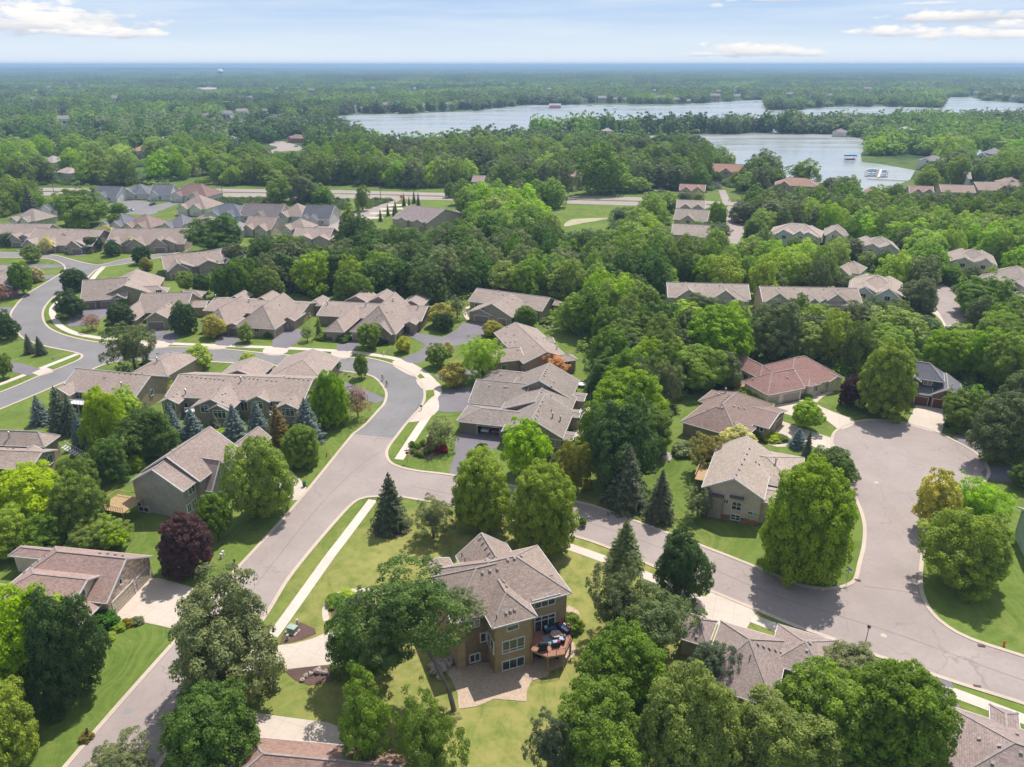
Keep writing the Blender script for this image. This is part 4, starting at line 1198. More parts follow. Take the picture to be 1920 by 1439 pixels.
# ---- middle distance
FARH = [
 # name, label, A, B, ze, depth, roof, wall, extra
 ('townhouse_row', 'long two-storey townhouse row with pale roof and dormers, partly behind round trees', (1252, 558), (1408, 562), 5.2, 13, (.34, .28, .24), (.40, .37, .33), [(1358, 1), (1290, 1)], 'the pale townhouse row'),
 ('townhouse_row', 'long two-storey townhouse row with arched gables above the wood edge', (1430, 566), (1618, 570), 5.2, 13, (.33, .265, .225), (.40, .36, .32), [(1458, 1), (1525, .5), (1545, .5), (1566, 1)], 'the townhouse row with arched gables'),
 ('condo_block', 'white-walled condominium block with large pale hipped roof', (1590, 545), (1693, 556), 5.6, 17, (.37, .30, .25), (.52, .50, .48), [], 'the white condominium block'),
 ('condo_block', 'white condominium block half hidden behind the poplars', (1570, 508), (1612, 514), 5.2, 12, (.36, .29, .24), (.50, .48, .46), [], 'the hidden condominium'),
 ('condo_block', 'cream condominium beside the street with two white garage gables', (1442, 438), (1540, 446), 5.2, 16, (.36, .29, .25), (.48, .45, .38), [(1470, 1), (1500, 1)], 'the cream condominium by the street'),
 ('condo_block', 'pale condominium among trees right of the cream one', (1612, 466), (1685, 470), 5.2, 15, (.35, .29, .25), (.42, .40, .37), [], 'the pale condominium in the trees'),
 ('condo_block', 'taupe condominium with stepped ridge left of the far right street', (1780, 490), (1868, 498), 5.2, 16, (.35, .29, .25), (.42, .38, .34), [], 'the stepped condominium'),
 ('condo_block', 'long taupe condominium roof running down past the far right street', (1830, 520), (1935, 540), 5.2, 18, (.36, .30, .26), (.42, .38, .34), [], 'the long condominium'),
 ('condo_block', 'taupe condominium cut by the edge of view above the wood', (1890, 552), (1990, 575), 5.2, 16, (.36, .30, .26), (.42, .38, .34), [], 'the edge condominium'),
 ('townhouse_row', 'tan townhouse block with gables left of the far street', (1262, 412), (1326, 416), 5.2, 16, (.34, .28, .24), (.38, .33, .27), [(1290, 1)], 'the tan townhouses by the far street'),
 ('townhouse_row', 'tan townhouse roofs below the ones on the far street', (1258, 440), (1330, 444), 5.0, 14, (.34, .28, .24), (.38, .33, .27), [], 'the lower tan townhouses'),
 ('lake_house', 'reddish-roofed house beside the highway junction', (1273, 357), (1322, 359), 4.0, 12, (.33, .20, .17), (.30, .20, .15), [], 'the red house at the junction'),
 ('lake_house', 'terracotta-roofed lake house with a steep front gable', (1335, 322), (1400, 324), 4.0, 18, (.36, .21, .16), (.35, .27, .2), [(1360, 1)], 'the terracotta lake house'),
 ('lake_house', 'terracotta-roofed lake house near the boat landing', (1452, 347), (1535, 351), 4.0, 16, (.36, .22, .17), (.35, .26, .2), [(1470, 1)], 'the boat-landing house'),
 ('lake_house', 'small brown-roofed house behind the marina trees', (1628, 362), (1658, 363), 3.5, 12, (.33, .21, .17), (.32, .25, .2), [], 'the small marina house'),
 ('lake_house', 'brown-roofed house right of the marina trees', (1705, 362), (1752, 364), 3.5, 14, (.34, .23, .19), (.32, .25, .2), [], 'the marina trees house'),
 ('townhouse_row', 'brown townhouse roof in the row above the right-hand wood', (1765, 360), (1830, 362), 3.5, 14, (.34, .25, .21), (.32, .25, .2), [], 'the first brown row roof'),
 ('townhouse_row', 'long brown townhouse roof further along the row above the wood', (1835, 357), (1925, 358), 3.5, 16, (.33, .25, .21), (.32, .25, .2), [(1880, 1)], 'the second brown row roof'),
 ('lake_house', 'large grey house with pale walls on the far marina lawn', (1720, 300), (1762, 303), 7.0, 22, (.25, .22, .23), (.42, .38, .36), [(1738, 1)], 'the big marina lawn house'),
 ('lake_house', 'white lake house with many windows among shore trees', (1682, 244), (1715, 245), 8.0, 14, (.42, .40, .42), (.62, .60, .58), [], 'the white lake house'),
 ('lake_house', 'white-gabled house deep in the right shore trees', (1824, 293), (1852, 294), 5.0, 18, (.36, .38, .4), (.55, .52, .5), [(1838, 1)], 'the white-gabled shore house'),
 ('lake_house', 'low grey house in the right shore trees', (1862, 290), (1888, 290), 5.0, 18, (.27, .25, .27), (.4, .36, .34), [], 'the grey shore house'),
 ('lake_house', 'white house by the lane right of the marina', (1795, 335), (1822, 336), 4.5, 14, (.36, .33, .3), (.5, .48, .45), [], 'the white lane house'),
 ('long_building', 'long townhouse building with short drives and a dark slope, beside the highway', (733, 410), (800, 419), 3.2, 30, (.25, .205, .20), (.3, .25, .2), [], 'the long building by the highway'),
 ('barn', 'small white shed with pink-grey roof in a clearing behind the highway', (884, 341), (907, 341.5), 3.0, 13, (.36, .26, .26), (.55, .52, .48), [], 'the white shed'),
 ('cottage', 'dark slate-roofed cottage at the upper left cul-de-sac', (165, 367), (218, 369), 3.4, 14, (.13, .13, .15), (.45, .42, .42), [(195, 1)], 'the slate cottage'),
 ('cottage', 'blue-grey cottage with dark garage at the head of the cul-de-sac', (232, 364), (277, 364), 3.4, 15, (.15, .16, .19), (.40, .36, .3), [(243, 1)], 'the blue-grey cottage'),
 ('cottage', 'grey cottage right of the cul-de-sac head', (279, 366), (320, 366), 3.4, 15, (.16, .16, .19), (.5, .48, .48), [(290, .8)], 'the grey cottage'),
 ('cottage', 'red-brown and slate roofed house beside the grey cottages', (318, 366), (388, 369), 3.8, 17, (.24, .15, .13), (.5, .44, .38), [], 'the red-brown cottage'),
 ('cottage', 'cream-walled house with wide beige roof facing the meadow', (330, 390), (386, 392), 3.8, 18, (.36, .27, .24), (.50, .42, .34), [], 'the cream meadow house'),
 ('cottage', 'dark-roofed white house left of the big round tree', (80, 392), (118, 393), 5.5, 14, (.10, .105, .12), (.5, .5, .52), [], 'the dark-roofed white house'),
 ('cottage', 'blue-grey cottage with a white garage, first of the row by the meadow', (386, 402), (452, 405), 3.2, 14, (.13, .14, .17), (.32, .36, .42), [(405, 1), (433, 1)], 'the first meadow cottage'),
 ('cottage', 'tan and slate cottage, second of the row by the meadow', (447, 404), (524, 407), 3.2, 15, (.20, .17, .17), (.42, .38, .32), [(490, 1)], 'the second meadow cottage'),
 ('cottage', 'pale tan cottage, third of the row by the meadow', (520, 404), (568, 407), 3.2, 16, (.33, .26, .22), (.30, .31, .32), [(535, 1)], 'the third meadow cottage'),
 ('cottage', 'slate cottage with round gable windows, last of the row by the meadow', (563, 410), (618, 412), 3.2, 16, (.13, .135, .16), (.35, .33, .3), [(575, .8), (590, .8)], 'the last meadow cottage'),
 ('cottage', 'brown-roofed house behind the pale clump of trees', (232, 424), (283, 427), 3.4, 14, (.27, .19, .165), (.40, .34, .28), [], 'the brown cottage by the clump'),
 ('cottage', 'slate-roofed house left of the brown one', (190, 422), (236, 424), 3.4, 14, (.15, .15, .18), (.38, .36, .36), [], 'the slate cottage by the clump'),
 ('cottage', 'grey low roof above the long townhouses', (308, 424), (345, 426), 3.4, 14, (.17, .17, .19), (.38, .34, .3), [], 'the grey low roof'),
 ('cottage', 'taupe low roof between the grey one and the brown one', (340, 425), (400, 428), 3.4, 14, (.30, .24, .22), (.38, .34, .3), [], 'the taupe low roof'),
 ('cottage', 'brown hipped house beside the dark pair of trees', (455, 428), (508, 431), 3.4, 14, (.30, .225, .20), (.36, .3, .24), [], 'the brown hipped house'),
 ('long_building', 'wide low taupe roof at the wood corner', (545, 450), (616, 452), 3.2, 16, (.34, .27, .24), (.36, .3, .24), [], 'the wide low roof'),
 ('townhouse', 'taupe row townhouse cut by the edge of view, behind dark street trees', (-60, 448), (75, 450), 3.2, 20, (.32, .255, .22), (.24, .19, .15), [(-10, 1), (32, 1)], 'the first row townhouse'),
 ('townhouse', 'taupe row townhouse with three garage gables', (42, 458), (172, 462), 3.2, 20, (.315, .25, .215), (.24, .19, .15), [(62, 1), (95, 1), (145, 1)], 'the second row townhouse'),
 ('townhouse', 'taupe row townhouse with arched gable window', (196, 460), (346, 458), 3.2, 20, (.315, .25, .215), (.25, .20, .15), [(215, 1), (258, 1), (300, 1)], 'the third row townhouse'),
 ('townhouse', 'taupe townhouse with a hooded tan bay in front of the wood', (308, 506), (420, 494), 3.4, 15, (.315, .25, .215), (.24, .19, .17), [(333, 1)], 'the townhouse with the tan bay'),
 ('townhouse', 'taupe townhouse roof behind the dark pair of trees', (400, 494), (470, 480), 3.2, 14, (.28, .225, .20), (.24, .19, .17), [], 'the roof behind the tree pair'),
 ('townhouse', 'taupe townhouse cut by the left edge beside street trees', (-70, 545), (16, 540), 3.2, 24, (.25, .205, .19), (.22, .13, .12), [], 'the left edge townhouse'),
 ('farmhouse', 'white-gabled house in the upper left trees', (76, 276), (101, 277), 6, 16, (.25, .25, .28), (.62, .6, .6), [(86, 1)], 'the white-gabled far house'),
 ('farmhouse', 'tan-roofed house in the upper left trees', (152, 275), (178, 276), 5, 18, (.42, .3, .24), (.45, .4, .35), [], 'the tan far house'),
 ('farmhouse', 'terracotta-roofed house alone in the upper left trees', (244, 283), (268, 284), 6, 18, (.42, .22, .16), (.5, .44, .4), [], 'the terracotta far house'),
 ('farmhouse', 'pink-brown roof hidden low in the left wood', (104, 322), (126, 326), 4, 12, (.42, .33, .30), (.45, .4, .35), [], 'the pink-brown wood house'),
 ('farmhouse', 'grey-brown roof in the trees left of the wood road', (70, 305), (98, 306), 5, 18, (.34, .30, .28), (.4, .38, .35), [], 'the grey-brown wood house'),
 ('farmhouse', 'red brick house by the distant parking lot', (538, 259), (566, 260), 4.5, 13, (.26, .19, .18), (.24, .11, .09), [], 'the red brick house'),
 ('boathouse', 'long reddish waterside hall on the far shore', (1030, 198), (1052, 198), 5, 12, (.42, .34, .33), (.30, .17, .16), [], 'the waterside hall'),
 ('school', 'long pale flat building in the far left wood', (362, 168), (404, 168), 9, 30, (.46, .36, .34), (.50, .40, .38), [], 'the pale far building'),

 ('cottage', 'beige cottage with a front gable on the far left lane', (20, 412), (66, 415), 3.2, 14, (.30, .25, .22), (.42, .38, .32), [], 'the beige lane cottage'),
 ('cottage', 'pale grey cottage beside the meadow houses, partly behind the brown hipped one', (400, 432), (446, 435), 3.4, 13, (.27, .24, .24), (.4, .36, .32), [], 'the pale grey cottage'),
 ('cottage', 'tan cottage on the short lane above the wide low roof', (530, 428), (572, 431), 3.2, 12, (.33, .27, .23), (.42, .36, .28), [], 'the tan lane cottage'),
 ('farmhouse', 'white farmhouse with grey roof among the far left trees', (20, 262), (44, 262), 5, 13, (.33, .32, .34), (.55, .53, .5), [], 'the grey-roofed farmhouse'),
 ('farmhouse', 'cream house in the far trees right of the terracotta roof', (300, 262), (322, 262), 5, 13, (.36, .30, .27), (.5, .45, .4), [], 'the cream far house'),
 ('farmhouse', 'grey house in the trees above the curving far road', (420, 262), (444, 262), 5, 13, (.30, .27, .27), (.5, .46, .42), [], 'the grey far-road house'),
 ('farmhouse', 'tan house in the trees right of the distant parking lot', (610, 262), (634, 262), 5, 13, (.38, .32, .28), (.5, .42, .34), [], 'the tan house past the parking lot'),
 ('lake_house', 'tan lake house on the wooded peninsula tip', (1130, 246), (1150, 246), 5, 12, (.36, .30, .26), (.45, .38, .3), [], 'the peninsula house'),
 ('lake_house', 'brown-roofed lake house on the right shore behind the bay', (1560, 248), (1588, 249), 5, 14, (.30, .25, .24), (.42, .38, .34), [], 'the right shore house'),
 ('condo_block', 'pale condominium right of the cream one, in the poplars', (1552, 440), (1592, 442), 5.2, 14, (.36, .30, .26), (.46, .43, .38), [], 'the poplar condominium'),
 ('townhouse_row', 'tan row of townhouses above the second tan block', (1268, 390), (1322, 392), 5.0, 13, (.34, .28, .24), (.38, .33, .27), [(1285, .8), (1308, .8)], 'the uppermost tan townhouses'),
 ('lake_house', 'brown-roofed house at the right edge of the marina lane', (1880, 345), (1925, 346), 4, 14, (.34, .24, .20), (.36, .28, .22), [], 'the lane-end house'),
 ('farmhouse', 'low house seen between the trunks behind the highway', (1060, 334), (1092, 335), 4, 16, (.40, .28, .26), (.45, .35, .3), [], 'the house between the trunks'),
]
for name, label, A, B, ze, dep, rc, wc, gables, mk in FARH:
    wc = tuple(min(.7, c_ * 1.05) for c_ in wc)
    if name in ('condo_block', 'townhouse_row'): wc = (wc[0] * 1.12, wc[1] * .93, wc[2] * .84)
    vr_ = .9 + .2 * ((A[0] * 7 + A[1] * 13) % 10) / 10; rc = tuple(c_ * vr_ for c_ in rc)
    h = House(name, label, name.replace('_', ' '), A, B, ze, rc, wc, mark=mk)
    hip = name in ('condo_block', 'lake_house', 'cottage', 'farmhouse') and (int(A[0]) % 2 == 0)
    a = h.wing([A, B], 'u', 'hh' if hip else 'gg', depth=dep, pitch=.66 if name == 'cottage' else .5 if dep < 22 else .30)
    sc_ = (P(*A, ze) - P(*B, ze)).length / max(1, abs(B[0] - A[0]))
    if name in ('condo_block', 'lake_house', 'townhouse_row') and dep > 12:
        mid = (A[0] + (B[0] - A[0]) * .62, A[1] + (B[1] - A[1]) * .62)
        h.wing([mid, B], 'v', 'hg', depth=dep * .8, pitch=.5, grow=(0, -1, 2.2, 0), ze=ze - .3)
    if not gables and name in ('cottage', 'townhouse', 'lake_house', 'condo_block', 'farmhouse') and B[0] - A[0] > 20:
        gables = [(A[0] + (B[0] - A[0]) * .28, .9)] + ([(A[0] + (B[0] - A[0]) * .72, 1.0)] if B[0] - A[0] > 45 else [])
    if B[0] - A[0] > 60 and name in ('townhouse', 'long_building', 'condo_block'):
        # cross wings showing behind the ridge
        for t in (.3, .74):
            gx = A[0] + (B[0] - A[0]) * t; gy = A[1] + (B[1] - A[1]) * t
            h.wing([(gx - 6 / sc_ * .7, gy), (gx + 6 / sc_ * .7, gy)], 'v', 'gg', depth=dep + 3, pitch=.46, grow=(0, 0, -2, 0), ze=ze + .5)
    for gx, gs in gables:
        t = (gx - A[0]) / (B[0] - A[0]); gy = A[1] + (B[1] - A[1]) * t
        hw = 4.1 * gs / sc_
        g = h.wing([(gx - hw, gy), (gx + hw, gy)], 'v', 'gg', depth=dep * .45 + 2.6, pitch=.74, grow=(0, 0, 2.2 if name != 'townhouse_row' else .7, 0), ze=ze - .25)
        if sc_ < .45:
            if name in ('townhouse', 'cottage'):
                h.panel(g, 'f', (gx, gy + 8), 4.4 * gs, 2.0, 'garage_door', color=(.5, .48, .45) if name == 'cottage' else (.24, .19, .15))
            else:
                h.panel(g, 'f', (gx, gy + 4), 1.6, 1.5, panes=2, z=ze - .6)
    if sc_ < .5 and name != 'long_building':
        n = max(1, int((a['r'][1] - a['r'][0]) / 7))
        fl = (1.6, 4.4) if ze > 5.5 else (1.6,)
        for k in range(n):
            for z_ in fl:
                t = (k + .5) / n
                h.panel(a, 'f', (A[0] + (B[0] - A[0]) * t, A[1] + (B[1] - A[1]) * t + 3), 1.4, 1.2, panes=2, z=z_)
        nv = max(2, int((B[0] - A[0]) / 25))
    if sc_ < .3:
        mids = []
        wv_ = a
        for k in range(5):
            u_ = wv_['box'][0] + (wv_['box'][1] - wv_['box'][0]) * (.2 + .15 * k)
            vm_ = (wv_['box'][2] + wv_['box'][3]) / 2 - .8
            mids.append(proj(h.W((u_, vm_, wv_['rz'] - .35))))
        h.vents(mids)
# ================================================ foliage prototypes (unit crown: radius 1, half height 1)
def fib(n, zmin=-1.0, seed=0):
    rs = np.random.RandomState(seed)
    i = np.arange(n) + .5
    z = 1 - (1 - zmin) * i / n
    a = math.pi * (1 + 5 ** .5) * i + rs.uniform(0, 6)
    r = np.sqrt(np.clip(1 - z * z, 0, 1))
    return np.stack([r * np.cos(a), r * np.sin(a), z], 1) + rs.normal(0, .06, (n, 3))


def unit(v):
    return v / np.maximum(np.linalg.norm(v, axis=1, keepdims=True), 1e-6)


def quads(pos, nrm, size, rs, asp=.62):
    n = len(pos)
    t = unit(np.cross(nrm, unit(rs.normal(size=(n, 3)))))
    b = np.cross(nrm, t)
    s = (size * rs.uniform(.55, 1.5, n))[:, None]
    # pointed leaf-cluster shape, slightly folded
    v = np.stack([pos - t * s, pos - b * s * asp - nrm * s * .18, pos + t * s, pos + b * s * asp - nrm * s * .18], 1)
    return v.reshape(-1, 3)


def mesh_np(name, V, F4, shade, mats, extra=None):
    """V verts, F4 quads (n,4), shade per face; extra: MB appended with material 1"""
    me = bpy.data.meshes.new(name)
    nq = len(F4)
    ev = np.array(extra.v).reshape(-1, 3) if extra and extra.v else np.zeros((0, 3))
    ef = extra.f if extra else []
    lens = [4] * nq + [len(f) for f in ef]
    loops = list(F4.reshape(-1)) + [len(V) + i for f in ef for i in f]
    me.vertices.add(len(V) + len(ev))
    me.vertices.foreach_set('co', np.concatenate([V, ev]).astype('f').ravel())
    me.loops.add(len(loops))
    me.loops.foreach_set('vertex_index', np.array(loops, dtype='i'))
    me.polygons.add(len(lens))
    st = np.concatenate([[0], np.cumsum(lens)[:-1]]).astype('i')
    me.polygons.foreach_set('loop_start', st)
    me.polygons.foreach_set('loop_total', np.array(lens, dtype='i'))
    me.polygons.foreach_set('material_index', np.array([0] * nq + [1 if len(mats) > 1 else 0] * len(ef), dtype='i'))
    for m_ in mats:
        me.materials.append(m_)
    at = me.attributes.new('shade', 'FLOAT', 'FACE')
    at.data.foreach_set('value', np.concatenate([shade, np.full(len(ef), .5)]).astype('f'))
    me.update(calc_edges=True)
    me.validate()
    return me


def crown(seed, nclump, per, leaf, rc=(.20, .34), lob=.16, gaps=0.0, zmin=-.93, shape='round', hang=0.0, fill=1.0):
    rs = np.random.RandomState(seed)
    zc_, low, ex = {'oval': (-.42, .78, 2.7), 'round': (-.26, .52, 2.2)}[shape]
    z_ = 1 - 2 * (np.arange(nclump) + .5) / nclump
    z_ = np.clip(z_ + rs.uniform(-.05, .05, nclump), -1, .985)
    a = math.pi * (1 + 5 ** .5) * np.arange(nclump) + rs.uniform(0, 6) + rs.normal(0, .1, nclump)
    ph = rs.uniform(0, 6.28, 8)
    prof = np.where(z_ > zc_, np.clip(1 - np.clip((z_ - zc_) / (1 - zc_), 0, 1) ** ex, 0, 1) ** .55, 1 - (1 - low) * ((zc_ - z_) / (1 + zc_)) ** 2)
    lobes = 1 + lob * (np.sin(2 * a + ph[0] + 2 * z_) * .6 + np.sin(3 * a + ph[1]) * .5 + np.sin(4 * z_ + ph[2] + a) * .5)
    rad = lobes * rs.uniform(.64, .92, nclump)
    hub = zc_ * .6
    C = np.stack([np.cos(a) * prof * rad, np.sin(a) * prof * rad, hub + (z_ - hub) * (.90 * rad + .10 * lobes)], 1)
    D = unit(C - np.array([0, 0, hub]))
    keep = rs.uniform(size=nclump) > gaps
    # inner clumps
    ni = int(nclump * .45 * fill)
    Ci = unit(rs.normal(size=(ni, 3))) * rs.uniform(.2, .55, ni)[:, None]
    C = np.concatenate([C[keep], Ci]); Do = np.concatenate([D[keep], unit(Ci)])
    rcs = rs.uniform(rc[0], rc[1], len(C))
    cs = rs.uniform(0, 1, len(C))
    pos = []; nr = []; sh = []
    for i in range(len(C)):
        k = int(per * (rcs[i] / rc[1]) ** 1.6) if i < keep.sum() else int(per * .35)
        d = unit(Do[i] * .55 + np.array([0, 0, .35]) + rs.normal(0, .75, (k, 3)))
        rr = rcs[i] * rs.uniform(.45, 1.12, k) ** .6
        p = C[i] + d * rr[:, None] * np.array([1, 1, .8])
        p[:, 2] -= hang * rs.uniform(0, 1, k) ** 2
        pos.append(p); nr.append(unit(d + rs.normal(0, .42, (k, 3)) + np.array([0, 0, .25])))
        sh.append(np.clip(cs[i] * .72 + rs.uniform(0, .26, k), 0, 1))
    pos = np.concatenate(pos); nr = np.concatenate(nr); sh = np.concatenate(sh)
    V = quads(pos, nr, leaf, rs)
    return V, sh


def core(V, sh, r, seed, squash=1.15):
    """a rough inner mass of foliage so that no sky shows through the middle"""
    mb = MB()
    mb.blob((0, 0, -.2), (r, r, r * squash), seed, 0, .22, (12, 8))
    f = [list(q) for q in mb.f]
    v = np.array(mb.v)
    v += np.random.RandomState(seed).normal(0, .03, v.shape)
    n0 = len(V)
    F = np.arange(n0).reshape(-1, 4)
    F = np.concatenate([F, np.array(f) + n0])
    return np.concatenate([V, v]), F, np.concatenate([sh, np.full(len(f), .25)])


def trunk_mb(seed, h=1.15, r=.055, limbs=6):
    rnd = random.Random(seed)
    mb = MB()
    mb.tube([(0, 0, -h - .1), (.01, .01, -h * .6), (.02, -.01, -.2), (0, 0, .35)], [r * 1.35, r, r * .8, r * .35], 7)
    for k in range(limbs):
        a = 6.28 * k / limbs + rnd.uniform(-.4, .4); z = rnd.uniform(-.65, -.1); L = rnd.uniform(.45, .7)
        mb.tube([(0, 0, z), (L * .5 * math.cos(a), L * .5 * math.sin(a), z + L * .35), (L * math.cos(a), L * math.sin(a), z + L * .85)], [r * .55, r * .35, r * .12], 5)
    return mb


PROTO = {}


def proto(key, seed, **kw):
    cr = kw.pop('core', .62); tr = kw.pop('trunk', dict(h=1.2, r=.05))
    V, sh = crown(seed, **kw)
    if cr:
        V, F, sh = core(V, sh, cr, seed)
    else:
        F = np.arange(len(V)).reshape(-1, 4)
    tm = trunk_mb(seed, **tr)
    PROTO.setdefault(key, []).append((V, F, sh, tm, 'leaf'))


def spruce(key, seed, tiers, per, leaf, fatness=1.0, droop=.16):
    rs = np.random.RandomState(seed)
    pos = []; nr = []; sh = []
    for t in range(tiers):
        f = (t + .5) / tiers                       # 0 bottom, 1 top
        z = -0.93 + 1.88 * f
        R_ = 1.06 * (1 - f) ** .74 * fatness * (1 + .10 * math.sin(t * 2.4 + seed)) + .03
        nb = max(5, int(15 * (1 - f) + 5))
        for b_ in range(nb):
            a = 6.28 * b_ / nb + rs.uniform(-.25, .25) + t * .7
            L = R_ * rs.uniform(.78, 1.1)
            c = rs.uniform(0, 1)
            k = max(4, int(per * (L + .12)))
            s = rs.uniform(.12, 1, k) ** .75
            side = rs.normal(0, .09, k) * (1.15 - s) * (L + .2) * 2.2
            x = L * s * math.cos(a) - side * math.sin(a); y = L * s * math.sin(a) + side * math.cos(a)
            zz = z - droop * s * L - .03 * np.abs(side) + rs.normal(0, .012, k) + .05 * s ** 3
            pos.append(np.stack([x, y, zz], 1))
            n = np.stack([math.cos(a) * .5 + rs.normal(0, .35, k), math.sin(a) * .5 + rs.normal(0, .35, k), np.full(k, .9)], 1)
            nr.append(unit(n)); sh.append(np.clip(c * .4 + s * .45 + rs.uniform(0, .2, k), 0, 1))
    k = 30
    pos.append(np.stack([rs.normal(0, .012, k), rs.normal(0, .012, k), rs.uniform(.8, 1.0, k)], 1)); nr.append(unit(rs.normal(size=(k, 3)))); sh.append(np.full(k, .6))
    pos = np.concatenate(pos); nr = np.concatenate(nr); sh = np.concatenate(sh)
    V = quads(pos, nr, leaf, rs, .4)
    cone = MB(); cone.tube([(0, 0, -.9), (0, 0, -.1), (0, 0, .75)], [.62 * fatness, .36 * fatness, .05], 9)
    q = [f for f in cone.f if len(f) == 4]
    n0 = len(V)
    F = np.concatenate([np.arange(n0).reshape(-1, 4), np.array(q) + n0])
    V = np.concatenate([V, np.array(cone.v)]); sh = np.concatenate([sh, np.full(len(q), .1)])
    tm = MB(); tm.tube([(0, 0, -1.12), (0, 0, -.7), (0, 0, .2)], [.06, .05, .02], 7)
    PROTO.setdefault(key, []).append((V, F, sh, tm, 'needle'))


HI = dict(per=150, leaf=.046)
for s_ in (1, 2, 3):
    proto('maple', s_, nclump=320, per=165, leaf=.026, rc=(.10, .18), lob=.09, shape='oval', core=.62)
for s_ in (11, 12, 13):
    proto('oak', s_, nclump=250, per=215, leaf=.0265, rc=(.10, .22), lob=.26, gaps=.06, core=.50)
for s_ in (21, 22):
    proto('airy', s_, nclump=180, per=180, leaf=.025, rc=(.09, .20), lob=.34, gaps=.14, core=.34, hang=.05, trunk=dict(h=1.2, r=.05, limbs=9))
for s_ in (31, 32):
    proto('small', s_, nclump=90, per=110, leaf=.052, rc=(.16, .28), lob=.16, core=.6, trunk=dict(h=1.3, r=.05))
proto('sparse', 41, nclump=70, per=60, leaf=.05, rc=(.16, .30), lob=.25, gaps=.25, core=0, fill=.8, trunk=dict(h=1.2, r=.045, limbs=12))
for s_ in (51, 52):
    spruce('spruce', s_, 17, 62, .055)
spruce('thin', 55, 16, 40, .055, .75)
proto('bush', 61, nclump=40, per=110, leaf=.085, rc=(.3, .42), lob=.08, core=.75, zmin=-.3, trunk=dict(h=.7, r=.05, limbs=3))
for s_ in (71, 72, 73):
    proto('mid', s_, nclump=105, per=85, leaf=.050, rc=(.17, .30), lob=.26, core=.52)
for s_ in (81, 82):
    proto('poplar', s_, nclump=110, per=80, leaf=.048, rc=(.16, .27), lob=.24, core=.5, shape='oval')
for s_ in (91, 92, 93, 94):
    proto('far', s_, nclump=30, per=22, leaf=.12, rc=(.22, .38), lob=.3, core=.58, trunk=dict(h=1.1, r=.05, limbs=0))

MESH = {}


def meshes(key, i):
    """(crown, trunk, whole) meshes for a prototype"""
    i %= len(PROTO[key])
    k = (key, i)
    if k not in MESH:
        V, F, sh, tm, lm = PROTO[key][i]
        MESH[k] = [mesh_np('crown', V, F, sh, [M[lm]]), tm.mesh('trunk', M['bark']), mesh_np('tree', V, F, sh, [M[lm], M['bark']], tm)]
    return MESH[k]


# colours measured as leaf albedo
C = {k_: (min(v_[0] * 2.6, .6), min(v_[1] * 2.1, .6), v_[2] * 2.3) for k_, v_ in dict(maple=(.098, .172, .020), bright=(.125, .205, .026), yel=(.135, .215, .012), yelg=(.115, .200, .025), mid=(.072, .125, .026), deep=(.042, .082, .020),
         dark=(.030, .062, .020), grey=(.085, .120, .055), greyd=(.060, .090, .040), blue=(.062, .100, .098), spr=(.040, .058, .034), olive=(.11, .125, .035), brown=(.085, .075, .035),
         purple=(.044, .026, .026), purpd=(.026, .015, .019), willow=(.15, .235, .05), orange=(.33, .15, .085), flower=(.155, .175, .045), cream=(.22, .25, .13), mauve=(.13, .10, .085), blueg=(.050, .078, .050), poplar=(.095, .155, .035)).items()}
NT_ = [0]
rng = random.Random(5)


def place(box, key, zt=.12, aspect=None):
    """image box (cx, cy, w, h) of a crown -> base position, radius, half height, centre height"""
    cx, cy, w, h = box
    hc = 5.0; cy_ = cy
    for _ in range(9):
        p = P(cx, cy_, hc)
        dep = p.y * cp - (p.z - HCAM) * sp
        s = FPX / dep
        r = w / 2 / s
        dl = math.atan2(HCAM - hc, p.y)
        q = (h / 2 / s) ** 2 - (r * math.sin(dl)) ** 2
        rz = math.sqrt(max(q, (r * .55) ** 2)) / math.cos(dl)
        if key in ('maple', 'oak', 'mid', 'poplar', 'small'):
            lw = .8 if key == 'maple' else .6
            rz = (h / s - r * math.sin(dl) * lw) / 2 / math.cos(dl)
            rz = min(max(rz, r * .62), r * 1.75)
            cy_ = cy - h / 2 + rz * math.cos(dl) * s * 1.02
            hc = rz * 1.04 + .25 + (zt - .12) * rz
        elif key in ('spruce', 'thin'):
            rz = max((h / s - r * math.sin(dl) * .9) / 2 / math.cos(dl), r * .9)
            cy_ = cy - h / 2 + rz * math.cos(dl) * s
            hc = rz * 1.02
        else:
            rz = min(rz, r * 1.7)
            hc = rz * (1.0 + zt) + .3
    return Vector((p.x, p.y, 0)), r, rz, hc


PLACED = []


def tree(box, key, col, label=None, cat='tree', name=None, group=None, full=True, zt=.12, bark=(.10, .08, .065), rot=None, i=None):
    p, r, rz, hc = place(box, key, zt)
    NT_[0] += 1
    i = NT_[0] if i is None else i
    cm, tm, wm = meshes(key, i)
    c = C[col] if isinstance(col, str) else col
    rot = rng.uniform(0, 6.28) if rot is None else rot
    nm = name or {'spruce': 'spruce_tree', 'thin': 'spruce_tree', 'bush': 'shrub', 'sparse': 'ornamental_tree', 'small': 'young_tree', 'maple': 'maple_tree', 'poplar': 'poplar_tree'}.get(key, 'shade_tree')
    PLACED.append((p.x, p.y, r))
    if full:
        root = empty(nm, p, rot)
        for me, n_, sc in ((cm, 'crown', (r / 1.04, r / 1.04, rz)), (tm, 'trunk', (r, r, hc / (1.2 if key not in ('spruce', 'thin') else 1.05)))):
            o = bpy.data.objects.new(n_, me); COL.objects.link(o); o.parent = root
            o.location = (0, 0, hc); o.scale = sc
            o.color = tuple(c) + (1,) if n_ == 'crown' else tuple(bark) + (1,)
    else:
        root = bpy.data.objects.new(nm, wm); COL.objects.link(root)
        root.location = (p.x, p.y, hc); root.scale = (r / 1.04, r / 1.04, rz); root.rotation_euler = (0, 0, rot)
        root.color = tuple(c) + (1,)
    tag(root, label, cat, group)
    return root


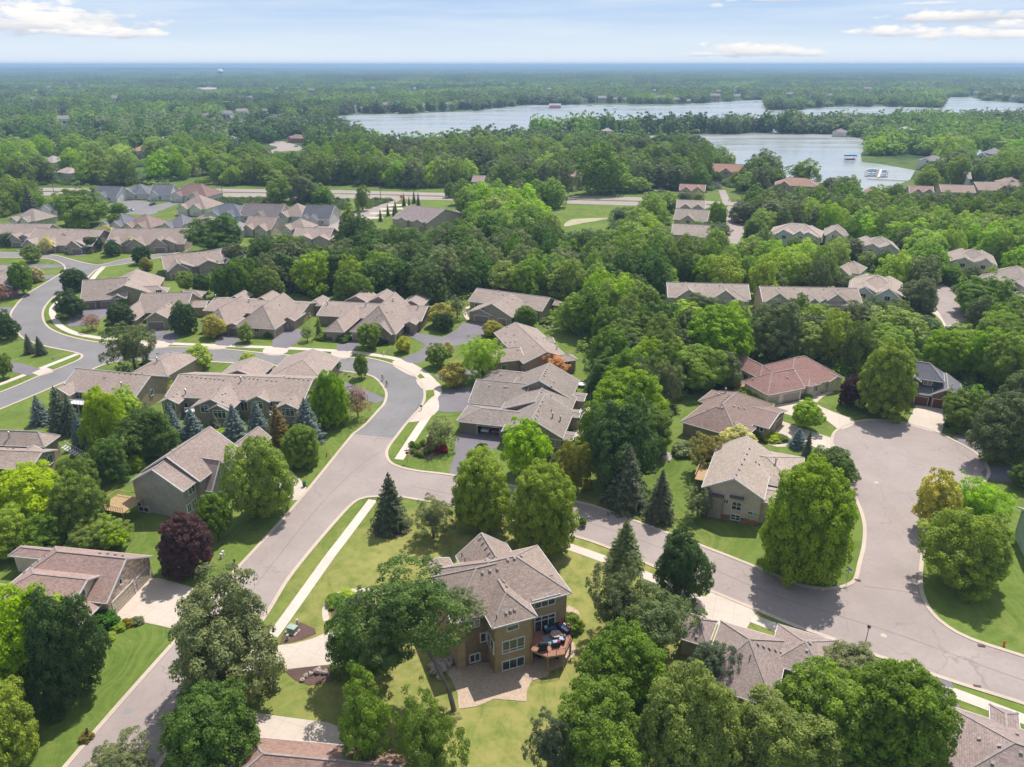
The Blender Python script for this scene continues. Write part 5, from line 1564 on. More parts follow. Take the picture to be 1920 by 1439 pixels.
def bx(x0, y0, x1, y1):
    return ((x0 + x1) / 2, (y0 + y1) / 2, x1 - x0, y1 - y0)


# ---- trees one can point at: (x0, y0, x1, y1, kind, colour, label)
T = [
 (-75, 1110, 125, 1330, 'oak', 'bright', 'big light green tree at the lower corner, left of the dark evergreen-looking tree'),
 (-80, 1290, 55, 1445, 'oak', 'bright', 'light green tree below the big light green one at the lower corner'),
 (42, 1118, 180, 1345, 'oak', 'dark', 'big dark green tree between the light green corner tree and the lawn'),
 (316, 1100, 522, 1330, 'oak', 'grey', 'tall loose grey-green tree leaning over the main road'),
 (298, 1308, 484, 1480, 'oak', 'deep', 'deep green round tree at the lower edge below the grey-green roadside tree'),
 (165, 1380, 285, 1480, 'airy', 'grey', 'pale grey-green small tree on the roadside at the lower edge'),
 (610, 1140, 745, 1290, 'oak', 'deep', 'deep green tree over the drive of the brown house'),
 (625, 1262, 750, 1445, 'airy', 'mid', 'loose mid green tree below the leaning elm, near the red-brown roof'),
 (740, 1295, 868, 1470, 'airy', 'mid', 'loose mid green tree between the patio and the lower edge'),
 (842, 845, 962, 1008, 'maple', 'maple', 'bright round maple, left one of the pair behind the brown house'),
 (948, 862, 1085, 1050, 'maple', 'maple', 'bright round maple, right one of the pair behind the brown house'),
 (942, 790, 1030, 892, 'small', 'yelg', 'yellow-green tree in front of the open garage house'),
 (1000, 850, 1050, 890, 'small', 'greyd', 'grey-green small tree at the wall of the open garage house'),
 (693, 888, 768, 1006, 'spruce', 'spr', 'dark spruce in a mulch ring at the street corner'),
 (772, 930, 850, 1006, 'airy', 'grey', 'grey-green crabapple beside the corner spruce'),
 (1040, 828, 1112, 925, 'oak', 'olive', 'olive tree with yellowish leaves beside the three-unit house'),
 (1098, 752, 1232, 925, 'oak', 'dark', 'big deep green tree right of the three-unit house'),
 (1130, 835, 1222, 968, 'spruce', 'spr', 'large spruce, left one of two at the side of the cross street'),
 (1208, 882, 1272, 988, 'spruce', 'spr', 'smaller spruce, right one of two at the side of the cross street'),
 (1112, 696, 1248, 812, 'oak', 'maple', 'bright light green maple on the wood edge by the white table'),
 (1222, 682, 1278, 768, 'oak', 'grey', 'grey-green tree behind the bright wood-edge maple'),
 (1150, 655, 1195, 700, 'small', 'bright', 'yellow-green sapling crown above the bright wood-edge maple'),
 (1430, 858, 1606, 1105, 'maple', 'maple', 'huge dome-shaped maple on the corner lawn of the cul-de-sac'),
 (1520, 845, 1608, 918, 'oak', 'deep', 'dark green round tree behind the huge corner maple'),
 (1740, 965, 1896, 1116, 'oak', 'maple', 'mid green tree on the lawn inside the cul-de-sac bend'),
 (1722, 885, 1800, 990, 'small', (.50, .47, .12), 'yellowing tree at the kerb beside the bend tree'),
 (1775, 888, 1895, 985, 'airy', 'yelg', 'yellow-green tree behind the lawn tree of the bend'),
 (1134, 975, 1212, 1080, 'spruce', 'greyd', 'olive spruce on the yard corner beside the cross street'),
 (1228, 992, 1334, 1130, 'oak', 'dark', 'dark tree between the olive spruce and the hipped house'),
 (1100, 1050, 1215, 1185, 'airy', 'greyd', 'grey-green tree on the yard edge below the olive spruce'),
 (1140, 1085, 1305, 1215, 'airy', 'greyd', 'broad grey-green tree left of the hipped house roof'),
 (1090, 1195, 1262, 1350, 'oak', 'mid', 'mid green tree, upper left of the big clump below the hipped house'),
 (1205, 1275, 1385, 1470, 'oak', 'poplar', 'light mid green tree, middle of the big clump below the hipped house'),
 (1040, 1310, 1225, 1480, 'oak', 'mid', 'mid green tree on the lower yard edge, lowest of the big clump'),
 (985, 1340, 1075, 1450, 'airy', 'blueg', 'bluish dark tree at the lower yard edge beside the big clump'),
 (1290, 1195, 1385, 1290, 'airy', 'blueg', 'bluish grey-green tree touching the hipped house roof'),
 (1445, 1262, 1640, 1455, 'maple', 'mid', 'big dark maple, left half of the mass over the corner house'),
 (1580, 1255, 1790, 1480, 'maple', 'mid', 'big dark maple, right half of the mass over the corner house'),
 (1370, 1330, 1560, 1490, 'oak', 'poplar', 'lighter green tree at the lower edge under the big dark maples'),
 (1545, 1225, 1665, 1300, 'oak', 'grey', 'pale topped tree by the street lamp'),
 (292, 962, 398, 1088, 'maple', 'purple', 'dark purple-leaved maple on the lawn beside the main road'),
 (425, 828, 548, 978, 'oak', 'poplar', 'feathery light green tree in front of the grey house'),
 (372, 925, 432, 1010, 'small', 'mid', 'small green tree against the grey house front'),
 (525, 795, 600, 882, 'maple', 'mid', 'round green tree on the roadside lawn right of the grey house'),
 (578, 695, 655, 805, 'maple', 'maple', 'tall leafy maple right of the townhouse block over the spruces'),
 (306, 762, 342, 835, 'spruce', 'blue', 'narrow blue spruce, first from the left in the row behind the grey house'),
 (338, 768, 382, 838, 'spruce', 'blue', 'blue spruce, second in the row behind the grey house'),
 (385, 775, 418, 822, 'spruce', 'spr', 'short dark green spruce in the row of blue spruces'),
 (415, 762, 462, 838, 'spruce', 'blue', 'broad blue spruce in the middle of the row behind the grey house'),
 (458, 755, 508, 842, 'spruce', 'blue', 'tall blue spruce left of the brownish one'),
 (496, 760, 544, 850, 'spruce', 'brown', 'brownish spruce in the row of blue spruces'),
 (545, 750, 602, 838, 'spruce', 'blue', 'large blue spruce at the right end of the row'),
 (55, 745, 88, 800, 'spruce', 'blue', 'small blue spruce at the lawn edge beside the edge townhouse'),
 (86, 728, 132, 818, 'spruce', 'blueg', 'tall dark blue spruce near the white deck'),
 (116, 742, 146, 818, 'spruce', 'blueg', 'dark spruce hard right of the tall dark blue one'),
 (132, 775, 160, 842, 'spruce', 'blue', 'slim blue spruce left of the yellow tree'),
 (152, 728, 232, 842, 'oak', 'yel', 'vivid yellow-green tree behind the long townhouse'),
 (206, 728, 262, 790, 'oak', 'willow', 'light green tree hard behind the vivid yellow one'),
 (221, 769, 328, 866, 'oak', 'deep', 'big deep green tree between the yellow tree and the grey house'),
 (168, 825, 240, 905, 'oak', 'deep', 'dark green tree below the big deep green one'),
 (108, 858, 182, 938, 'oak', 'mid', 'mid green round tree left of the grey house'),
 (-20, 878, 118, 985, 'oak', 'yel', 'large bright yellow-green tree at the left edge'),
 (-40, 960, 55, 1050, 'oak', 'maple', 'green tree below the large yellow-green one at the left edge'),
 (40, 965, 135, 1040, 'oak', 'mid', 'leafy green tree behind the stone-fronted house'),
 (120, 985, 205, 1042, 'oak', 'mid', 'loose green tree at the lawn edge behind the stone-fronted house'),
 (148, 912, 175, 970, 'spruce', 'blue', 'blue spruce beside the deck of the grey house'),
 (160, 958, 238, 1022, 'airy', 'poplar', 'light green tree below the deck of the grey house'),
 (180, 985, 235, 1030, 'small', 'bright', 'bright green shrub-like tree at the lawn behind the stone-fronted house'),
 (196, 600, 292, 690, 'airy', 'greyd', 'large spreading street tree at the road junction'),
 (344, 647, 398, 690, 'small', 'willow', 'small pale green street tree on the townhouse lawn'),
 (448, 662, 484, 694, 'small', 'bright', 'small bright yellow-green street tree'),
 (662, 663, 690, 706, 'small', 'mid', 'small upright tree inside the road bend'),
 (665, 605, 716, 652, 'small', 'mid', 'round small tree before the second pair of townhouses'),
 (592, 667, 640, 696, 'small', 'deep', 'low dark tree at the near kerb of the townhouse street'),
 (645, 722, 692, 776, 'sparse', 'mauve', 'mauve-leaved crabapple beside the tall leafy maple'),
 (316, 566, 368, 628, 'maple', 'dark', 'dark round tree before the paired townhouses'),
 (380, 592, 420, 630, 'bush', 'flower', 'yellow-flowering shrub before the paired townhouses'),
 (198, 570, 248, 620, 'oak', 'dark', 'dark round tree between the bend townhouse and its neighbour'),
 (103, 546, 158, 598, 'oak', 'dark', 'dark round tree inside the road bend, lower of two'),
 (113, 502, 162, 548, 'maple', 'dark', 'dark pointed tree inside the road bend, upper of two'),
 (153, 588, 188, 615, 'sparse', 'mauve', 'small reddish shrub tree on the bend lawn'),
 (38, 460, 76, 490, 'small', 'mid', 'small green tree on the island lawn by the upper road'),
 (14, 490, 60, 548, 'small', 'mid', 'mid green street tree at the left edge, above the dark one'),
 (55, 502, 80, 526, 'bush', 'cream', 'small yellowish shrub by the upper left drives'),
 (-15, 585, 32, 638, 'oak', 'dark', 'dark tree at the left edge beside the road bend'),
 (-20, 530, 14, 560, 'sparse', 'mauve', 'brownish small tree at the left edge'),
 (41, 626, 64, 666, 'spruce', 'spr', 'small dark spruce, left one of two on the corner lawn'),
 (61, 630, 85, 669, 'spruce', 'spr', 'small dark spruce, right one of two on the corner lawn'),
 (-18, 662, 18, 708, 'small', 'mid', 'green tree at the left edge of the corner lawn'),
 (444, 607, 476, 640, 'small', 'mid', 'small green tree at the middle garage of the paired townhouses'),
 (586, 594, 608, 636, 'thin', 'mid', 'narrow light green tree between the two townhouse pairs'),
 (562, 612, 588, 636, 'sparse', 'greyd', 'grey shrub at the corner of the paired townhouses'),
 (743, 632, 770, 658, 'bush', 'flower', 'yellow-flowering shrub on the lawn of the second townhouse pair'),
 (798, 645, 842, 686, 'small', 'mid', 'small green tree on the lawn beside the wide drive'),
 (830, 642, 850, 664, 'bush', 'cream', 'pale yellow shrub touching the small green lawn tree'),
 (805, 570, 848, 608, 'bush', 'flower', 'yellow-flowering tree at the end of the second townhouse pair'),
 (812, 586, 852, 622, 'oak', 'dark', 'dark round tree in front of the yellow-flowering one'),
 (835, 552, 878, 592, 'sparse', 'greyd', 'grey-brown bushy tree left of the ranch house'),
 (862, 626, 946, 706, 'airy', 'willow', 'large light yellow-green willow-like tree on the central lawn'),
 (828, 680, 874, 722, 'bush', 'flower', 'yellow-flowering shrub left of the three-unit house'),
 (963, 572, 1008, 616, 'maple', 'mid', 'round green tree before the ranch house'),
 (906, 602, 942, 628, 'bush', 'flower', 'yellow-flowering shrub by the ranch house drive'),
 (1014, 664, 1066, 700, 'sparse', 'orange', 'orange-leaved small tree behind the three-unit house'),
 (796, 782, 856, 836, 'sparse', 'grey', 'thin purple-green ornamental tree behind the brick monument'),
 (1290, 812, 1366, 884, 'airy', 'olive', 'olive-green tree between two hipped houses'),
 (1352, 798, 1415, 848, 'bush', 'cream', 'cream-flowering tree beside the olive one'),
 (1484, 752, 1544, 805, 'small', 'maple', 'small bright tree on the strip between two drives'),
 (1574, 704, 1628, 768, 'maple', 'purpd', 'dark purple tree beside the tall light maple'),
 (1612, 635, 1722, 788, 'maple', 'maple', 'tall light green maple in front of the dark slate-roofed house'),
 (1768, 732, 1852, 806, 'oak', 'mid', 'green tree covering the third garage door of the dark house'),
 (1483, 806, 1512, 844, 'spruce', 'blue', 'small blue spruce beside the concrete drive'),
 (1500, 806, 1532, 868, 'thin', 'spr', 'narrow dark spruce next to the small blue spruce'),
 (1834, 740, 1960, 880, 'oak', 'greyd', 'big grey-green tree at the right edge above the cul-de-sac'),
 (1283, 915, 1336, 968, 'airy', 'grey', 'grey-green shrub tree at the corner of the grey-beige house'),
 (1895, 870, 1950, 920, 'oak', 'deep', 'green tree at the right edge beside the gravel drive'),
 (1085, 970, 1100, 985, 'bush', 'mid', 'small shrub near the cross street kerb'),
 (1236, 765, 1262, 790, 'bush', 'grey', 'grey shrub by the gravel bed on the side lawn'),
 (354, 405, 458, 462, 'oak', 'deep', 'dark broad tree pair beside the brown hipped house'),
 (100, 352, 195, 425, 'oak', 'mid', 'big round green tree left of the upper cul-de-sac'),
 (37, 348, 70, 402, 'spruce', 'spr', 'group-topped dark spruce at the upper left pale wall'),
 (202, 380, 238, 402, 'small', 'mid', 'small tree on the cul-de-sac verge'),
 (130, 407, 165, 428, 'bush', 'yelg', 'bright yellow-green bush before the row townhouses'),
 (246, 462, 282, 496, 'maple', 'dark', 'dark round tree at the upper road fork'),
 (262, 484, 285, 505, 'bush', 'olive', 'olive shrub below the dark tree of the upper fork'),
 (102, 442, 136, 468, 'oak', 'dark', 'dark round tree on the row lawn, third from the left'),
 (155, 444, 190, 472, 'oak', 'dark', 'dark round tree on the row lawn, fourth from the left'),
 (193, 452, 225, 480, 'oak', 'dark', 'dark round tree on the row lawn, fifth from the left'),
 (76, 446, 100, 472, 'bush', 'cream', 'yellowish shrub between dark trees on the row lawn'),
 (236, 446, 258, 468, 'bush', 'cream', 'yellowish shrub before the arched-window townhouse'),
 (0, 437, 26, 462, 'oak', 'dark', 'dark round tree at the left end of the row lawn'),
 (186, 424, 215, 444, 'bush', 'cream', 'pale yellow tree above the row townhouses'),
 (342, 436, 370, 456, 'bush', 'flower', 'yellow-flowering shrub at the end of the row townhouses'),
 (204, 400, 228, 430, 'small', 'mid', 'small green tree beside the brown cottage by the clump'),
 (665, 346, 692, 396, 'poplar', 'mid', 'upright green tree alone on the meadow by the highway'),
 (832, 342, 854, 370, 'maple', 'mid', 'round green tree beside the long building roof'),
 (918, 298, 978, 350, 'airy', 'mid', 'big round willow-like tree right of the white shed'),
 (1020, 296, 1085, 362, 'airy', 'greyd', 'grey-green rounded tree behind the highway, near the house between trunks'),
 (1085, 275, 1175, 362, 'mid', 'mid', 'tall dense green tree group crown behind the highway'),
 (1150, 392, 1174, 412, 'small', 'greyd', 'grey-green small tree on the weedy meadow by the highway'),
 (1368, 378, 1428, 418, 'oak', 'greyd', 'dark grey-green tree at the far street corner'),
 (1322, 378, 1366, 420, 'maple', 'maple', 'bright round tree left of the far street'),
 (1310, 418, 1370, 455, 'oak', 'greyd', 'grey-green tree at the foot of the far street'),
 (1395, 408, 1440, 446, 'maple', 'mid', 'green tree right of the red car street'),
 (1470, 300, 1545, 345, 'airy', 'mid', 'big shore tree beside the boat landing'),
 (1400, 285, 1470, 335, 'mid', 'greyd', 'shore tree left of the boat-landing tree'),
 (1325, 660, 1395, 730, 'oak', 'greyd', 'grey-green wood-edge tree left of the red-roofed house'),
 (1530, 580, 1600, 680, 'poplar', 'bright', 'bright tree behind the red-roofed house'),
 (1405, 565, 1512, 680, 'oak', 'greyd', 'grey-green tall tree behind the ridge of the red-roofed house'),
 (1625, 578, 1735, 640, 'poplar', 'poplar', 'light green tree beyond the tall light maple'),
 (1280, 575, 1415, 700, 'maple', 'maple', 'broad bright green tree on the wood edge left of the grey-green tall one'),
 (1575, 605, 1645, 700, 'oak', 'mid', 'leafy green tree between the red roof and the tall light maple'),
 (1690, 520, 1760, 590, 'oak', 'greyd', 'grey-green round tree beside the far right street'),
 (1625, 535, 1665, 560, 'small', 'yel', 'yellow small tree before the white condominium block'),
 (1628, 530, 1652, 562, 'thin', 'spr', 'small dark spruce before the white condominium block'),
 (1485, 550, 1518, 605, 'poplar', 'mid', 'upright tree before the arched-gable townhouse row'),
 (1278, 552, 1350, 612, 'oak', 'greyd', 'round tree before the pale townhouse row'),
 (1576, 566, 1650, 612, 'oak', 'greyd', 'round grey-green tree before the white condominium corner'),
 (1790, 520, 1900, 590, 'oak', 'mid', 'round tree right of the far right street'),
 (1700, 478, 1770, 540, 'airy', 'greyd', 'loose grey-green tree at the top of the far right street'),
 (1685, 425, 1745, 480, 'oak', 'greyd', 'dark grey-green tree right of the pale condominium in the trees'),
 (498, 334, 545, 378, 'oak', 'mid', 'green tree between the highway and the second meadow cottage'),
 (540, 328, 598, 380, 'oak', 'greyd', 'big grey-green tree between the highway and the meadow cottages'),
 (582, 348, 624, 382, 'mid', 'mid', 'green tree right of the big grey-green highway tree'),
 (390, 498, 442, 560, 'oak', 'deep', 'dark round tree at the left tip of the central wood'),
 (424, 484, 484, 556, 'oak', 'mid', 'mid green tree at the left end of the central wood'),
 (470, 500, 532, 568, 'maple', 'mid', 'leafy green tree behind the left roof of the paired townhouses'),
 (462, 446, 520, 510, 'oak', 'deep', 'deep green tree above the left end of the central wood'),
 (515, 440, 575, 505, 'oak', 'mid', 'mid green tree on the upper left rim of the central wood'),
 (330, 508, 362, 545, 'small', 'poplar', 'light green small tree beside the tan bay townhouse'),
 (358, 515, 396, 548, 'small', 'deep', 'dark small tree beside the tan bay townhouse'),
 (420, 455, 462, 495, 'small', 'greyd', 'grey-green tree behind the roof of the tree pair'),
 (222, 560, 238, 574, 'small', 'mid', 'small tree hugging the bend townhouse'),
 (620, 500, 690, 572, 'oak', 'mid', 'mid green tree behind the ridge between the townhouse pairs'),
 (682, 532, 702, 570, 'spruce', 'blue', 'blue spruce behind the second pair of townhouses'),
 (650, 545, 668, 572, 'spruce', 'blueg', 'darker blue spruce behind the second pair of townhouses'),
 (760, 495, 840, 570, 'oak', 'deep', 'deep green tree behind the right end of the second townhouse pair'),
 (1570, 448, 1622, 490, 'oak', 'greyd', 'dark round tree left of the pale condominium in the trees'),
]
for t in T:
    if (t[3] - t[1]) < 5: continue
    kind = t[4]
    cat = {'spruce': 'spruce', 'thin': 'spruce', 'bush': 'shrub'}.get(kind, 'tree')
    if kind == 'spruce' and t[5] in ('blue', 'blueg', 'brown') and t[1] > 700:
        t = (t[0] - 5, t[1] - 3, t[2] + 5, t[3] + 2) + t[4:]
    tree(bx(*t[:4]), kind, t[5], t[6], cat, full=(t[2] - t[0]) > 34 or t[1] > 540, zt={'oak': .12, 'small': .3, 'airy': .2, 'sparse': .3}.get(kind, .12))

nfoot = 0
for (name_, lab_, A_, B_, ze_, dp_, rc_, wc_, gb_, mk_) in FARH:
    if name_ in ('condo_block', 'townhouse_row') or (name_ == 'lake_house' and B_[0] - A_[0] > 40):
        n_ = 2 if B_[0] - A_[0] < 75 else 3
        for k_ in range(n_):
            t_ = (k_ + .25 + .5 * rng.random()) / n_
            x_ = A_[0] + (B_[0] - A_[0]) * t_; y_ = A_[1] + (B_[1] - A_[1]) * t_
            q0, q1 = P(x_, y_, ze_), P(x_ + 10, y_, ze_)
            s_ = 10 / (q1 - q0).length
            h_ = rng.uniform(6, 8.5) * s_
            tree((x_, y_ + ze_ * s_ * .9 + 1, h_ * 1.1, h_), 'mid', ('mid', 'greyd', 'poplar', 'deep')[(nfoot) % 4], f'small {("mid green", "grey-green", "light green", "deep green")[nfoot % 4]} tree at the foot of {" ".join(mk_.split()[:5])}, {("left", "centre" if n_ == 3 else "right", "right")[k_]}', full=False, name='shade_tree')
            nfoot += 1

# leaning elm with the bare forked trunk in front of the brown house
p, r, rz, hc = place(bx(665, 1048, 892, 1235), 'airy', .5)
tb = P(852, 1332)
root = tag(empty('elm_tree', tb), 'tall elm with bare forked trunk leaning in front of the brown house', 'tree')
hc = 14.5
pc = P(768, 1132, hc)
for me, n_, sc in ((meshes('airy', 0)[0], 'crown', (6.9, 6.0, 4.6)),):
    o = bpy.data.objects.new(n_, me); COL.objects.link(o); o.parent = root; o.location = pc - tb; o.scale = sc; o.color = (.135, .195, .07, 1)
mb = MB()
d = pc - tb
mb.tube([(0, 0, -.2), (d.x * .12, d.y * .1, 3), (d.x * .42, d.y * .4, 6.5), (d.x * .6, d.y * .6, 9.5), (d.x * .8, d.y * .8, 13)], [.34, .28, .24, .19, .1], 9)
mb.tube([(d.x * .42, d.y * .4, 6.5), (d.x * .8, d.y * .6, 9.5), (d.x * 1.25, d.y * 1.0, 13.5)], [.19, .15, .07], 7)
for k in range(8):
    a_ = k * .8
    mb.tube([(d.x * .6, d.y * .6, 9.5 + k * .3), (d.x * .75 + 2.6 * math.cos(a_), d.y * .75 + 2.6 * math.sin(a_), 12.5 + k * .2), (d.x * .9 + 5 * math.cos(a_), d.y * .9 + 4.4 * math.sin(a_), 14.5)], [.14, .09, .03], 5)
mb.build('trunk', M['bark'], root, (.17, .145, .12))
# thin branch spray of the same elm reaching over the roof
for me, loc, sc in ((meshes('sparse', 0)[0], P(885, 1142, 12) - tb, (1.7, 1.4, 1.1)), (meshes('sparse', 0)[0], P(862, 1120, 13) - tb, (2.0, 1.8, 1.2)), (meshes('airy', 1)[0], P(720, 1200, 10) - tb, (4.5, 4.2, 3.6))):
    o = bpy.data.objects.new('branch_foliage', me); COL.objects.link(o); o.parent = root; o.location = loc; o.scale = sc; o.color = (.135, .195, .07, 1)

# ================================================ woods: individual trees where they show, one mass beyond
W_A = [(322, 500), (345, 520), (400, 545), (620, 560), (800, 570), (868, 560), (1062, 596), (1085, 640), (1108, 700), (1118, 760), (1112, 850), (1160, 905), (1215, 870), (1232, 800), (1262, 760), (1300, 735), (1380, 705), (1400, 690), (1480, 690), (1580, 705), (1620, 690), (1725, 680), (1800, 740), (1860, 800), (2150, 900),
       (2150, 408), (1920, 412), (1600, 402), (1440, 396), (1395, 400), (1340, 392), (1215, 392), (1205, 405), (1175, 440), (1090, 440), (1000, 432), (1000, 400), (1060, 384), (985, 382), (860, 384), (840, 400), (830, 430), (700, 436), (625, 452), (520, 470), (440, 482)]
W_B = [(-400, 350), (-400, 124), (2400, 124), (2400, 396), (1920, 388), (1560, 382), (1440, 378), (1400, 360), (1370, 352), (1300, 362), (1180, 362), (900, 354), (640, 348), (560, 345), (400, 348), (380, 344), (330, 347), (300, 346), (100, 350)]
W_C = [(-200, 372), (60, 372), (78, 378), (85, 400), (190, 398), (190, 418), (130, 420), (60, 408), (-200, 410)]
W_D = [(-300, 880), (-60, 870), (60, 930), (110, 940), (160, 950), (215, 960), (190, 1015), (100, 1020), (-10, 1040), (-300, 1100)]
NOT = [BAY, LAKE, INLET, [(1035, 440), (1052, 405), (1145, 400), (1145, 385), (1205, 390), (1190, 410), (1130, 430), (1090, 445)],
       [(205, 328), (330, 328), (330, 318), (260, 314), (215, 318)], [(455, 283), (530, 262), (580, 262), (585, 290), (520, 300), (470, 300)],
       [(1610, 292), (1760, 292), (1775, 315), (1725, 322), (1610, 308)], [(880, 352), (880, 330), (925, 330), (925, 352)],
       [(0, 352), (0, 372), (90, 375), (200, 360), (200, 345)]] + FARS[1:]
NOTV = [[(1345, 352), (1366, 352), (1380, 390), (1400, 400), (1398, 455), (1366, 455), (1360, 392)],
        [(1740, 525), (1782, 535), (1820, 590), (1812, 606), (1775, 608), (1745, 575)],
        [(1048, 428), (1062, 408), (1150, 404), (1150, 420), (1060, 432)], [(735, 380), (830, 370), (870, 374), (800, 425), (700, 418), (690, 400)],
        [(318, 330), (355, 322), (400, 310), (402, 322), (355, 338), (320, 342)], [(500, 262), (575, 262), (565, 285), (500, 280)],
        [(690, 219), (900, 212), (1000, 203), (1420, 193), (1432, 213), (1000, 224), (920, 230), (860, 238), (760, 250), (700, 238)], [(1345, 259), (1560, 258), (1630, 264), (1600, 290), (1604, 322), (1560, 332), (1535, 308), (1480, 290), (1380, 286)], [(1640, 300), (1735, 306), (1720, 345), (1640, 345)], [(1070, 356), (1190, 364), (1190, 386), (1070, 384)],
        [(380, 352), (500, 352), (500, 370), (380, 370)], [(600, 354), (830, 360), (830, 374), (600, 372)], [(228, 318), (260, 318), (310, 328), (300, 331), (230, 326)]]
far_h = [(hl, i) for i, (hl, b_, k_) in enumerate(SEEN)]
HU = [(hl, min(p[0] for p in hl), max(p[0] for p in hl), min(p[1] for p in hl), max(p[1] for p in hl)) for hl, _, _ in SEEN]


def clear_of(x, y, r, hgt, minv):
    """does a tree here leave houses, roads and water alone?"""
    b = proj((x, y, 0))
    for q in NOT:
        if inpoly(b[0], b[1], q): return False
    for fp in FOOT:
        if abs(fp[0][0] - x) < 60 and abs(fp[0][1] - y) < 60:
            if inpoly(x, y, fp): return False
            cx_, cy_ = sum(p[0] for p in fp) / 4, sum(p[1] for p in fp) / 4
            dx_, dy_ = cx_ - x, cy_ - y; L = math.hypot(dx_, dy_) + .01
            if inpoly(x + dx_ / L * r * .8, y + dy_ / L * r * .8, fp): return False
    for zz in (hgt, hgt * .7, hgt * .35):
        t = proj((x, y, zz))
        s = FPX / (y * cp + (HCAM - zz) * sp)
        for dx_ in (-.6, 0, .6):
            X = t[0] + dx_ * r * s
            for q in NOTV:
                if inpoly(X, t[1], q): return False
            for hl, a0, a1, b0, b1 in HU:
                if a0 < X < a1 and b0 < t[1] < b1 and inpoly(X, t[1], hl): return False
    return True


SH = [(660, 213), (682, 212), (700, 214), (730, 211), (790, 210), (815, 208), (838, 208), (872, 206), (905, 204), (930, 202), (980, 197), (1095, 195), (1115, 194), (1128, 194), (1150, 195), (1170, 194), (1198, 195), (1215, 195), (1240, 195), (1268, 195), (1290, 195), (1340, 191), (1380, 189), (1555, 188), (1570, 198), (1600, 197), (1645, 196), (1690, 198), (1830, 181), (1870, 187), (1900, 191), (455, 222), (497, 216), (520, 214),
      (20, 196), (60, 200), (215, 194), (470, 190), (560, 160), (640, 158), (285, 152), (700, 172), (980, 160), (1066, 152), (1350, 180), (1625, 175), (1180, 150), (1062, 133), (1110, 131), (1390, 135), (820, 128), (1240, 146), (480, 163), (1480, 186), (1520, 189), (1030, 174), (430, 208), (395, 232)]
hr_ = random.Random(31)
for k_ in range(34):
    SH.append((hr_.choice((hr_.uniform(5, 600), hr_.uniform(5, 600), hr_.uniform(600, 1900))), hr_.uniform(140, 182) if k_ % 3 else hr_.uniform(210, 262)))
SH = [q for q in SH if not (inpoly(q[0], q[1], LAKE) or inpoly(q[0], q[1], BAY) or inpoly(q[0], q[1] + 3, LAKE) and q[1] < 180)]
for x_, y_ in SH:
    NOTV.append([(x_ - 6, y_ - 6), (x_ + 6, y_ - 6), (x_ + 6, y_ + 1), (x_ - 6, y_ + 1)])
fr = random.Random(77)
CAND = []


def scatter(poly, y0, y1, step0, grow, hrange, xs_=1.0):
    y = y0
    while y < y1:
        st = step0 + grow * (y - y0)
        half_w = (y * cp + HCAM * sp) * (CX / FPX) * 1.06 + 12
        x = -half_w
        while x < half_w:
            X, Y = x + fr.uniform(-.42, .42) * st, y + fr.uniform(-.42, .42) * st
            b = proj((X, Y, 0))
            if inpoly(b[0], b[1], poly):
                hgt = fr.uniform(*hrange) * (1 + .0 * st)
                if inpoly(b[0], b[1], [(930, 240), (1500, 238), (1500, 254), (930, 262)]): hgt = fr.uniform(17, 23)
                r = min(st * fr.uniform(.40, .80), 13)
                if all((X - a) ** 2 + (Y - c_) ** 2 > ((r + d_) * .6) ** 2 for a, c_, d_ in PLACED) and clear_of(X, Y, r, hgt, 0):
                    CAND.append((X, Y, r, hgt))
            x += st
        y += st * .9


scatter(W_D, 80, 180, 8.0, 0, (9, 13))
scatter(W_A, 95, 620, 8.4, .0052, (9.5, 15.5))
scatter(W_C, 350, 620, 11, .002, (9, 14))
nA = len(CAND)
scatter(W_B, 380, 3000, 11.5, .0040, (9, 19))
for k_ in range(34):
    q = P(1004 + k_ * 13 + fr.uniform(-3, 3), 247.5 + fr.uniform(-2, 1.5), 0)
    if k_ not in (33,): CAND.append((q.x, q.y, fr.uniform(6.5, 9.5), fr.uniform(15, 22)))
print('scatter', nA, len(CAND))
CAND.sort(key=lambda c_: c_[1] - c_[2] * 3)
PAL = [('deep', 'deep green'), ('mid', 'mid green'), ('mid', 'mid green'), ('maple', 'fresh green'), ('poplar', 'light green'), ('greyd', 'grey-green'), ('mid', 'mid green'), ('bright', 'yellow-green'), ('deep', 'deep green'), ('poplar', 'light green'), ('maple', 'fresh green')]
LIM = 300 - sum(1 for o in COL.objects if o.parent is None and o.get('category') == 'tree')
near, rest = CAND[:LIM], CAND[LIM:]
near_rec = []
for X, Y, r, hgt in near:
    ci = int((math.sin(X * .021 + 1.3) + math.sin(Y * .027) + 2.2) * 2.2 + fr.uniform(0, 4)) % len(PAL)
    col, tone = PAL[ci]
    key = 'mid' if fr.random() < .62 else 'poplar'
    rz = hgt * .46; hc_ = hgt - rz
    me = meshes('oak' if (Y < 200 and key == 'mid') else ('maple' if Y < 200 else key), fr.randrange(3))[2]
    o = bpy.data.objects.new('woodland_tree' if key == 'mid' else 'poplar_tree', me); COL.objects.link(o)
    o.location = (X, Y, hc_); o.scale = (r, r, rz); o.rotation_euler = (0, 0, fr.uniform(0, 6.28))
    o.color = C[col] + (1,)
    a_, b_ = proj((X, Y, hgt * .7))
    near_rec.append((o, tone, 'narrow' if r < 4.9 else ('broad' if r > 5.6 else 'rounded'), a_, b_))
